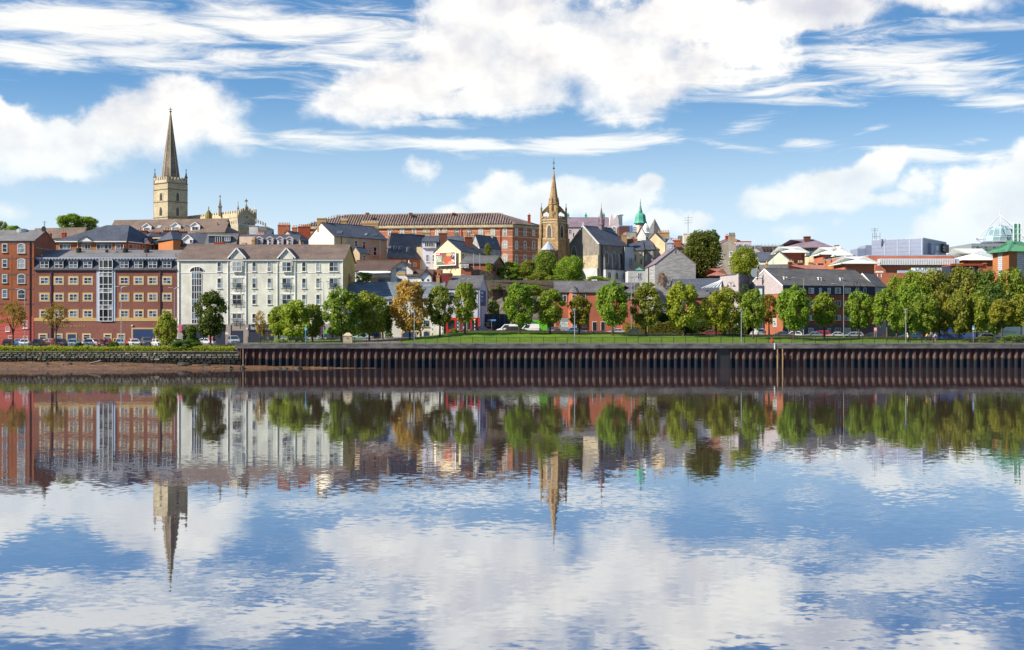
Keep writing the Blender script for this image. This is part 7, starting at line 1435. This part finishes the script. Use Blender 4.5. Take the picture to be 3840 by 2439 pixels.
def coach():
    D = 259; x0, x1 = wx(K(840), D), wx(3990, D); z0 = 4.15; zt = wz(1231, D)+.25; r = thing('coach', 'long blue white and gold coach behind the trees at the right', 'coach', ((x0+x1)/2, D+1.2, z0))
    xw = wx(K(1560), D); xg = wx(K(2040), D); b = MB(); b.box(x0+.35, xw, D, D+2.5, z0+.35, z0+1.35, 0); b.ring([[(x0, D, z0+.4), (x0, D+2.5, z0+.4), (x0+.12, D+2.5, z0+1.7), (x0+.12, D, z0+1.7)], [(x0+.12, D, z0+1.7), (x0+.12, D+2.5, z0+1.7), (x0+.12, D+2.5, z0+1.71), (x0+.12, D, z0+1.71)]], 0)
    b.box(xw, x1, D, D+2.5, z0+.35, z0+1.35, 0); b.box(x0+.25, x1, D+.03, D+2.47, z0+1.35, z0+2.0, 3); b.box(x0+.4, wx(K(1280), D), D, D+2.5, z0+2.0, zt, 0); b.hull([(wx(K(1280), D), D, z0+2.0), (wx(K(1420), D), D, z0+2.0), (wx(K(1330), D), D, zt), (wx(K(1280), D), D, zt)], (0, 2.5, 0), 2); b.hull([(wx(K(1420), D)+.002, D, z0+2.0), (x1, D, z0+2.0), (x1, D, zt), (wx(K(1330), D)+.002, D, zt)], (0, 2.5, 0), 1)
    b.build('body', [paint('coach_blue', (.03, .09, .38), .3), paint('coach_white', (.62, .68, .75), .3), paint('coach_gold', (.55, .42, .16), .3), GLD], r)
    for i in range(10): x = x0+1.6+i*1.7; MB().box(x, x+.07, D-.02, D+.02, z0+1.35, z0+2.0).build('window_pillar', BLK, r)
    MB().box(wx(K(1790), D), x1, D-.03, D-.001, z0+.95, z0+2.0).build('side_panel', MATS['coach_white'], r); gp = MB().hull([(wx(K(1960), D), D-.05, z0+1.0), (x1, D-.05, z0+1.0), (x1, D-.05, z0+1.7)], (0, .018, 0)).build('gold_sweep', MATS['coach_gold'], r)
    lettering(r, 'Goldliner', Face((x0, D), (x1, D)), K(1895), K(2270), 1250, MATS['coach_gold'], .06, .55); m = MB(); c = Vector((wx(K(1830), D), D-.05, wz(1243, D)))
    for rr in (.55, .34): m.ring([[c+Vector((math.cos(t)*(rr+dr)*1.2, dy, math.sin(t)*(rr+dr)*.8)) for t in [.6+i*.4 for i in range(14)]] for dr, dy in ((0, 0), (.1, 0), (.1, .02), (0, .02))])
    m.build('emblem', MATS['coach_gold'], r); ws = MB().box(x0-.02, x0+.1, D+.15, D+2.35, z0+1.0, z0+2.2).build('windscreen', CGL, r)
    for x in (x0+2.6, x0+9.5, x1-3):
        o = MB().ring([[(x+rr*math.cos(t), D+y, z0+.45+rr*math.sin(t)) for t in [i*math.pi/8 for i in range(16)]] for rr, y in ((.42, -.03), (.48, -.02), (.48, .25))]).build('wheel', TYRE, r)
coach()
# ---------------------------------------------------------------- lamp posts, signs, small things
def lamp(label, px, base_y, top_y, D, kind='cone', side=-1, arm=0):
    x = wx(px, D); zt = wz(top_y, D); z0 = min(gz(x, D), zt-2) if base_y is None else wz(base_y, D); l = thing('street_lamp', label, 'lamp post', (x, D, z0), {'cone': 'cone topped lamps along the quay', 'arm': 'tall roadside lamps', 'twin': 'twin swan neck lamps'}[kind])
    m = MB(); h = zt-z0; v = lambda a, b: Vector((x+a, D, z0+b))
    m.tube(v(0, -.2), v(0, h*.25), .085, .075, 8); m.tube(v(0, h*.25), v(0, h-.1), .075, .05, 8); m.build('pole', STL if kind != 'twin' else IRON, l)
    if kind == 'cone':
        m = MB(); m.lathe((x, D, z0+h), [(.08, -.62), (.10, -.5), (.34, -.12), (.36, -.08), (.10, .0), (.02, .04)], 12); m.build('lantern', GRP, l); MB().lathe((x, D, z0+h), [(.11, -.5), (.32, -.14)], 12, caps=False).build('glass', LAMPW, l) if 0 else None
    elif kind == 'arm':
        for s in ((side,) if side else (-1, 1)):
            L = arm or 1.0; m = MB(); m.tube(v(0, h-.15), v(s*L, h), .04, .035); m.build('arm', STL, l); m = MB()
            m.ring([[v(s*(L+u), h+.03)+Vector((0, math.cos(t)*wd, math.sin(t)*hh)) for t in [i*math.pi/4 for i in range(8)]] for u, wd, hh in ((-.1, .08, .05), (.2, .16, .08), (.6, .14, .07), (.8, .05, .03))]); m.build('lantern', GRP, l)
    else:
        for s in (-1, 1):
            m = MB(); P = [v(0, h-.6), v(s*.12, h-.1), v(s*.38, h), v(s*.6, h-.18), v(s*.62, h-.5)]
            for a, b in zip(P, P[1:]): m.tube(a, b, .035, n=6)
            m.build('arm', IRON, l); m = MB(); m.lathe((x+s*.62, D, z0+h-.95), [(.36, 0), (.26, .14), (.12, .3), (.06, .45)], 10); m.build('lantern', IRON, l)
    return l
for px, l in ((1553.6, 'cone topped quay lamp in front of the orange tree'), (2155, 'cone topped quay lamp before the red terrace'), (2780, 'cone topped quay lamp left of the red bin'), (3397, 'cone topped quay lamp beside the walking person')): lamp(l, px, 1289, 1159, 232.6)
for l, px, b, t, D, s, a in [('tall lamp before the white sash of the red base', 93, 1296, 1085, 238, -1, .9), ('tall lamp in front of the right half of the office block', 454.5, 1294, 1076, 238, 0, .35), ('tall lamp at the corner of office and white block', 654, 1294, 1080, 246, 0, .4), ('tall lamp before the right end of the white block', 1214, 1290, 1057, 246, 0, .5), ('roadside lamp peeping above the corner shop roof', 1722, 1245, 1032, 262, 1, .5), ('short head roadside lamp above the slim tree', 1751, 1245, 1048, 262, 0, .2), ('roadside lamp at the right end of the red terrace', 2368, 1250, 1038, 262, 1, .9), ('roadside lamp in front of the pale annex', 2379, 1250, 1040, 270, 0, .5), ('long armed roadside lamp above the broad green tree', 3013.6, 1262, 1042, 260, -1, 1.6), ('long armed roadside lamp right of the small park tree', 3164, 1262, 1066, 256.2, -1, 1.7)]: lamp(l, px, b, t, D, 'arm', s, a)
lamp('twin swan neck lamp before the left grey gable', 2741, 1260, 1058, 262, 'twin'); lamp('twin swan neck lamp before the right end of the apartments', 3213, 1262, 1056, 262, 'twin')
def pole(label, px, y0, y1, D, r=.07, m=None, name='pole', cat='pole'): p, q = wp(px, y0, D), wp(px, y1, D); return tag(MB().tube(p, q, r, r*.8, 8).build(name, m or STL), label, cat)
pole('pale steel pole in front of the dark hoarding', 1806, 1236, 1145, 266); pole('leaning wooden pole right of the dark hoarding', 1848, 1240, 1115, 268, .12, WOOD); pole('first thin pole above the fence planks', 1971, 1100, 1045, 284, .06); pole('second thin pole above the fence planks', 1975.5, 1100, 1045, 284, .06); pole('paired green post behind the black estate left one', 1969, 1244, 1205, 264, .12); pole('paired green post behind the black estate right one', 1977, 1244, 1205, 264, .12); pole('slim flagpole on the pale green gabled house', 2831, 1020, 890, 300, .06, WHP); pole('white aerial pole before the flat block', 2899, 1000, 915, 320, .06, STL)
def board(label, px0, px1, y0, y1, D, base, m, posts=1, extra=(), name='sign', cat='sign', back_m=None):
    X0, X1 = wx(px0, D), wx(px1, D); z1, z0, zb = wz(y0, D), wz(y1, D), wz(base, D); s = thing(name, label, cat, ((X0+X1)/2, D, zb)); pm = MB()
    for i in range(posts): x = (X0+X1)/2 if posts == 1 else X0+(X1-X0)*(.2+.6*i/(posts-1)); pm.tube((x, D+.06, zb-.3), (x, D+.06, z1-.05), .055)
    pm.build('post', STL, s); MB().box(X0, X1, D-.03, D, z0, z1).build('panel', m, s)
    for a, b, c, d, mm in extra: MB().box(wx(a, D), wx(b, D), D-.045, D-.031, wz(d, D), wz(c, D)).build('marking', mm, s)
    return s
FS = lambda x: 2600+x/2.2486
board('white notice board with two dark pictures by the red bin', FS(670), FS(703), Y(1065), Y(1140), 258, 1258, WHP, 1, [(FS(674), FS(685), Y(1090), Y(1098), BLK), (FS(679), FS(693), Y(1110), Y(1118), BLK)]); board('small white board on two legs left of the notice board', FS(583), FS(615), Y(1172), Y(1188), 262, 1262, WHP, 2, [(FS(603), FS(613), Y(1174), Y(1180), REDS)])
board('large green white route sign in front of the red terrace', X4(1122), X4(1197), Y(1066), Y(1168), 262, 1246, paint('route_sign', (.30, .36, .34)), 2, [(X4(1130), X4(1190), Y(1098), Y(1120), WHP), (X4(1130), X4(1195), Y(1124), Y(1140), WHP), (X4(1126), X4(1134), Y(1126), Y(1139), SKYB), (X4(1136), X4(1170), Y(1103), Y(1107), BLK), (X4(1136), X4(1182), Y(1112), Y(1116), BLK), (X4(1140), X4(1186), Y(1130), Y(1134), BLK)])
board('route sign with white panels before the lime hoarding', X4(880), X4(932), Y(1098), Y(1142), 266, 1246, paint('route_sign_dark', (.06, .14, .10)), 2, [(X4(882), X4(928), Y(1112), Y(1128), WHP), (X4(884), X4(918), Y(1133), Y(1140), WHP), (X4(888), X4(920), Y(1116), Y(1120), BLK)])
board('narrow blue finger sign before the dark hoarding', X4(511), X4(583), Y(1076), Y(1089), 264, 1240, SKYB, 1); board('pink and white notice on two posts under the grove', X7(308), X7(334), Y(1142), Y(1187), 255, 1258, PINK, 2, [(X7(312), X7(330), Y(1150), Y(1170), WHP)])
s = board('blue and white bus stop sign near the coach', X7(1138), X7(1156), Y(1128), Y(1165), 234, 1286, SKYB, 1, [(X7(1140), X7(1154), Y(1146), Y(1163), WHP)])
d = thing('cycle_sign', 'round blue sign on a blue post by the salon trees', 'sign', wp(1146.4, 1288, 234)); MB().tube(wp(1146.4, 1290, 234), wp(1146.4, 1240, 234), .06).build('post', SKYB, d); c = wp(1146.4, 1234.5, 233.9)
MB().hull([c+Vector((.27*math.cos(t*.3927), 0, .27*math.sin(t*.3927))) for t in range(16)], (0, -.03, 0)).build('disc', SKYB, d); MB().hull([c+Vector((.09*math.cos(t*.785), -.031, .09*math.sin(t*.785))) for t in range(8)], (0, -.01, 0)).build('symbol', WHP, d)
b = thing('litter_bin', 'red litter bin on the promenade beside the railing', 'bin', wp(2896, 1283, 233.4)); p = wp(2896, 1283, 233.4); MB().lathe((p.x, p.y, 4.33), [(.24, 0), (.27, .08), (.27, .78)], 12).build('body', REDS, b); MB().lathe((p.x, p.y, 4.33), [(.30, .80), (.30, .88), (.2, .93)], 12).build('lid', paint('dark_red', (.25, .02, .02)), b); MB().box(p.x-.15, p.x+.15, p.y-.285, p.y-.26, 4.75, 4.95).build('label_plate', paint('faded_red', (.5, .2, .18)), b)
for l, px, t, bb, D, globe in [('zebra crossing beacon at the warehouse corner', 1622.5, 1205, 1252, 258.6, 0), ('zebra crossing beacon beside the white warehouse wall', 1659, 1206, 1250, 261, 0), ('zebra crossing beacon with yellow globe by the red shop', 1717.5, 1202, 1240, 258.6, 1), ('zebra crossing beacon outside the red shop window', 1781, 1206, 1240, 259, 0)]:
    z = thing('crossing_beacon', l, 'crossing beacon', wp(px, bb, D), 'striped crossing beacons'); za, zb = wz(bb, D), wz(t, D); n = 6
    for i in range(n): MB().lathe((wx(px, D), D, 0), [(.075, za-.3+(zb-za+.3)*i/n), (.075, za-.3+(zb-za+.3)*(i+1)/n-.002)], 8).build('band', WHP if i % 2 else BLK, z)
    MB().lathe((wx(px, D), D, zb), [(.05, 0), (.2, .12), (.24, .26), (.2, .4), (.06, .48)], 10).build('globe', YLW if globe else paint('amber_globe', (.75, .42, .06), .3), z)
m = thing('stone_monument', 'squat carved stone monument on the grass left of the path', 'monument', wp(1305, 1287, 235)); p = wp(1305, 1287, 235); z0 = 4.3
MB().ring([[(p.x+a*w, p.y+b*w, z0+z) for a, b in ((-1, -.7), (1, -.7), (1, .7), (-1, .7))] for w, z in ((.82, -.1), (.78, 1.0), (.66, 1.12), (.82, 1.3), (.55, 1.62), (.25, 1.85))]).build('plinth', STNQ, m); MB().hull([(p.x-.3, p.y-.56, z0+.75), (p.x+.3, p.y-.56, z0+.75), (p.x, p.y-.53, z0+1.05)], (0, -.03, 0)).build('crest', STN, m)
bl = thing('bollard', 'cream and red bollard on the path by the warehouse', 'bollard', wp(1577.5, 1266, 252)); p = wp(1577.5, 1266, 252); MB().lathe((p.x, p.y, lawnz(p.x, 252)), [(.22, -.1), (.22, .85), (.16, 1.0)], 10).build('post', paint('cream_bollard', (.72, .58, .44)), bl); MB().lathe((p.x, p.y, lawnz(p.x, 252)), [(.226, .3), (.226, .5)], 10).build('band', REDS, bl)
mk = board('tilted white no parking sign beside the people carrier', 845, 856, 1247, 1255, 240, 1290, WHP, 1)
pb = thing('bench', 'low dark slatted bench by the salon sapling', 'bench', (wx(985, 236), 236, 4.0)); x = wx(985, 236)
for i in range(4): MB().box(x-.9, x+.9, 235.8+i*.12, 235.89+i*.12, 4.72, 4.76).build('slat', WOOD, pb)
for s in (-.75, .75): MB().box(x+s-.04, x+s+.04, 235.8, 236.25, 4.2, 4.72).build('leg', IRON, pb)
# things left on the mud
def lump(label, px, py, D, s, m, name, cat, seed, flat=.5):
    r = random.Random(seed); p = Vector((wx(px, D), D, mudz(wx(px, D), D))); n = 9; mb = MB()
    mb.ring([[p+Vector((math.cos(i*6.283/n)*s*k*r.uniform(.75, 1.2), math.sin(i*6.283/n)*s*k*.6*r.uniform(.8, 1.1), s*flat*z+r.uniform(-.04, .04)*s)) for i in range(n)] for k, z in ((1.1, -.3), (1, .25), (.7, .8), (.25, 1.05))]); return tag(mb.build(name, m), label, cat)
MW = mat('wet_weed', (.05, .042, .035), (.025, .022, .02), (1, 1, 1), 2.5, .6, .3, bump=.6)
for i, (l, px, s) in enumerate([('dark weedy lump on the mud left of the quay end', 862, .5), ('dark rounded lump at the foot of the first piles', 908, .6), ('weedy stump on the mud below the third cap joint', 1050, .45), ('low dark lump beside the weedy stump', 1072, .5), ('largest dark lump on the mud under the railing start', 1119, .75), ('small lump on the mud tip', 1620, .45), ('dark rock on the mud below the warehouse', 175, .45), ('pointed dark rock on the mud at left', 262, .5), ('flat weed heap by the stone wall foot', 690, 1.3), ('low weed bank at the wall foot near the quay', 770, 1.0)]):
    D = 229 if i > 7 else 227.3; lump(l, px, 0, D, s, MW, 'mud_rock', 'rock', i, .7 if i < 8 else .35)
for l, px, D, s in (('old tyre half buried below the orange tree', 1240, 228.6, .4), ('second old tyre half sunk in the mud', 1514, 229, .32)):
    p = Vector((wx(px, D), D, mudz(wx(px, D), D)+.12)); tag(MB().ring([[p+Vector((math.cos(t)*rr, dy, math.sin(t)*rr)) for t in [i*math.pi/8 for i in range(16)]] for rr, dy in ((s*.6, -.1), (s, -.12), (s, .12), (s*.6, .1), (s*.6, -.1))], caps=False).build('tyre', TYRE), l, 'tyre')
lg = MB(); P = [(338, 228.2, .12), (352, 228.2, .3), (368, 228.3, .45), (379, 228.3, .62)]
for (a, D, h), (b2, D2, h2) in zip(P, P[1:]): p, q = Vector((wx(a, D), D, mudz(wx(a, D), D)+h)), Vector((wx(b2, D2), D2, mudz(wx(b2, D2), D2)+h2)); lg.tube(p, q, .22, .12, 7)
tag(lg.build('driftwood', mat('bleached_wood', (.26, .23, .19), (.17, .15, .12), (1, 1, 3), 2)), 'bleached driftwood log on the mud below the office block', 'driftwood')
p = Vector((wx(457, 227), 227, mudz(wx(457, 227), 227))); tag(MB().tube(p, p+Vector((.25, 0, 1.0)), .1, .03, 6).build('stake', BARK), 'upright broken stake in the mud', 'stake')
db = MB(); r_ = random.Random(8)
for _ in range(900):
    x, y = r_.uniform(-88, -16), r_.uniform(223.6, 229.4)
    if mudz(x, y) > .03: s = r_.uniform(.04, .16); z = mudz(x, y); a = r_.uniform(0, 3.14); db.hull([(x+math.cos(a+i*1.57)*s, y+math.sin(a+i*1.57)*s*.7, z-.02) for i in range(4)], (r_.uniform(-.03, .03), 0, s*.5), r_.choice((0, 0, 0, 1)))
db.build('rubble', [MW, BSTONE[2]])['kind'] = 'stuff'
# ---------------------------------------------------------------- people and bicycles
def skin_obj(name, pts, edges, rad, m, parent, color=None, root=0):
    me = bpy.data.meshes.new(name); me.from_pydata(pts, edges, []); me.materials.append(m); o = link(name, me, parent, color=color)
    sk = o.modifiers.new('skin', 'SKIN'); sk.use_smooth_shade = True; o.modifiers.new('sub', 'SUBSURF').levels = 1; o.modifiers['sub'].render_levels = 1
    for i, q in enumerate(me.skin_vertices[0].data): q.radius = (rad[i][0], rad[i][1]) if isinstance(rad[i], tuple) else (rad[i], rad[i]); q.use_root = i == root
    return o
def person(label, px, D, z, facing, top, legs, hair=(.05, .03, .02), pose='walk', seat=0.0, hgt=1.0):
    t = thing('person', label, 'person', (wx(px, D), D, z+seat), 'people on the quay', R(facing)); t.scale = (hgt,)*3; st = .24 if pose == 'walk' else .03; kn = .0
    hip = .92; L = [(-.02, .10, hip), (.10 if pose != 'ride' else .3, .10, .5), (.02+st if pose != 'ride' else .12, .10, .08), (.16+st if pose != 'ride' else .27, .10, .03)]; Rr = [(-.02, -.10, hip), (-.02 if pose != 'ride' else .32, -.10, .5), (-st-.05 if pose != 'ride' else .2, -.10, .1), (-st+.08 if pose != 'ride' else .35, -.10, .05)]
    ln = .06 if pose == 'walk' else (.25 if pose == 'ride' else 0); ch = (ln, 0, 1.35); nk = (ln*1.25, 0, 1.50); hd = (ln*1.3+.03, 0, 1.64)
    arm = lambda s: [(ln, s*.20, 1.40), (ln-.06 if pose != 'ride' else ln+.2, s*.26, 1.13), (ln+.10*(s if pose == 'walk' else 1) if pose != 'ride' else .55, s*.22, .90 if pose != 'ride' else 1.02), (ln+.14*(s if pose == 'walk' else 1) if pose != 'ride' else .63, s*.21, .82 if pose != 'ride' else 1.0)]
    pts = [(0, 0, .96), (ln*.5, 0, 1.15), ch, nk, hd, (hd[0], 0, 1.74)]; ed = [(0, 1), (1, 2), (2, 3), (3, 4), (4, 5)]; rad = [(.13, .11), (.125, .10), (.15, .11), .05, (.085, .075), .06]
    for A in (L, Rr): b0 = len(pts); pts += A; ed += [(0, b0), (b0, b0+1), (b0+1, b0+2), (b0+2, b0+3)]; rad += [.085, .062, .04, .04]
    ar = []
    for s in (1, -1): b0 = len(pts); A = arm(s); ar.append(A); pts += A; ed += [(2, b0), (b0, b0+1), (b0+1, b0+2), (b0+2, b0+3)]; rad += [.055, .045, .032, .035]
    skin_obj('body', pts, ed, rad, SKIN, t)
    j = [(0, 0, .88), (ln*.5, 0, 1.12), ch, (nk[0], 0, 1.46)]; je = [(0, 1), (1, 2), (2, 3)]; jr = [(.17, .14), (.155, .125), (.18, .135), .075]
    for A in ar: b0 = len(j); j += A[:3]; je += [(2, b0), (b0, b0+1), (b0+1, b0+2)]; jr += [.078, .066, .055]
    skin_obj('jacket', j, je, jr, CLOTH, t, top); q = [(0, 0, .93)]; qe = []; qr = [(.15, .13)]
    for A in (L, Rr): b0 = len(q); q += A[:3]; qe += [(0, b0), (b0, b0+1), (b0+1, b0+2)]; qr += [.105, .08, .06]
    skin_obj('trousers', q, qe, qr, CLOTH, t, legs); MB()
    h = MB().lathe((hd[0]-.02, 0, 1.62), [(.06, -.06), (.105, .0), (.112, .07), (.09, .13), (.04, .165)], 10).mesh('hair', CLOTH, None, True); link('hair', h, t, color=hair)
    for s in (1, -1):
        a = ar[0 if s > 0 else 1][3]; fm = MB()
        for k in range(4): fm.tube((a[0]-.03+k*.02, a[1], a[2]-.01), (a[0]-.028+k*.022, a[1]+s*.008, a[2]-.085+abs(k-1.5)*.01), .009, .006, 5)
        fm.tube((a[0]+.03, a[1], a[2]+.01), (a[0]+.055, a[1]-s*.01, a[2]-.04), .010, .007, 5); link('hand', fm.mesh('hand', SKIN), t)
    return t
zp = 4.34
person('walking person in a yellow jacket and dark trousers with pale hair', K(268), 232.2, zp, 180, (.75, .50, .16), (.03, .04, .035), (.75, .70, .55))
person('cyclist in an orange yellow jacket on the promenade', K(595), 232.6, zp+.12, 0, (.72, .40, .05), (.03, .05, .10), (.02, .02, .02), 'ride'); person('cyclist in a lilac blue top and dark helmet', K(742), 232.6, zp+.1, 0, (.36, .40, .66), (.30, .26, .24), (.05, .07, .2), 'ride')
person('person in dark blue standing behind the cyclists', K(692), 234.5, zp+.15, -90, (.06, .08, .20), (.02, .02, .03), (.45, .30, .25), 'stand')
def bicycle(label, px, D, col):
    b = thing('bicycle', label, 'bicycle', (wx(px, D), D, zp)); w = MB(); w.ring([[(rr*math.cos(t), y, rr*math.sin(t)) for t in [i*math.pi/10 for i in range(20)]] for rr, y in ((.31, 0), (.335, -.018), (.35, 0), (.335, .018), (.31, 0))], caps=False)
    for i in range(8): w.bar((0, 0, 0), (.32*math.cos(i*.785), 0, .32*math.sin(i*.785)), .006)
    wm = w.mesh('wheel', TYRE)
    for x in (-.52, .52): link('wheel', wm, b, (x, 0, .35))
    f = MB()
    for p, q in (((-.52, 0, .35), (-.08, 0, .32)), ((-.08, 0, .32), (-.2, 0, .85)), ((-.2, 0, .85), (-.52, 0, .35)), ((-.08, 0, .32), (.36, 0, .85)), ((-.18, 0, .8), (.36, 0, .85)), ((.36, 0, 1.0), (.52, 0, .35))): f.tube(p, q, .02, n=6)
    link('frame', f.mesh('frame', CARP), b, color=col); link('saddle', MB().box(-.34, -.08, -.07, .07, .88, .95).mesh('saddle', BLK), b); link('handlebar', MB().tube((.38, -.27, 1.02), (.38, .27, 1.02), .018).mesh('handlebar', IRON), b)
bicycle('bicycle under the orange jacketed cyclist', K(600), 232.6, (.05, .25, .10)); bicycle('bicycle under the lilac topped cyclist', K(752), 232.6, (.35, .06, .05))
ground_l = lambda px, D: max(terrain(wx(px, D), D), 0)+.03
for l, px, D, f, a, b_, h, ps in [('person in red and white by the bench left of the salon', 988, 238, 20, (.62, .12, .10), (.25, .33, .5), (.10, .04, .03), 'stand'), ('person in a peach top by the bench', 1005, 238, 160, (.60, .32, .22), (.7, .7, .7), (.10, .06, .03), 'stand'), ('child like figure in tan near the bench end', 1019, 238, 90, (.55, .36, .12), (.2, .2, .25), (.15, .08, .04), 'stand'), ('strolling person in black under the green tree', 1209, 245, 0, (.02, .025, .03), (.02, .02, .025), (.03, .02, .02), 'walk'), ('strolling person in lilac grey beside the one in black', 1246, 245, 0, (.22, .20, .28), (.04, .04, .07), (.14, .06, .03), 'walk'), ('person in a dark coat among the car park cars', 391, 237.5, 90, (.07, .03, .025), (.05, .03, .03), (.02, .015, .01), 'stand'), ('red haired person in white beside the white sports car', 575, 241, 0, (.75, .74, .72), (.15, .17, .22), (.35, .12, .04), 'stand'), ('person in light blue outside the red shop window', 1739, 259, -90, (.16, .36, .62), (.05, .06, .1), (.06, .04, .03), 'stand')]:
    person(l, px, D, gz(wx(px, D), D)+.03 if px > 900 or D < 237 else ground_l(px, D), f, a, b_, h, ps)
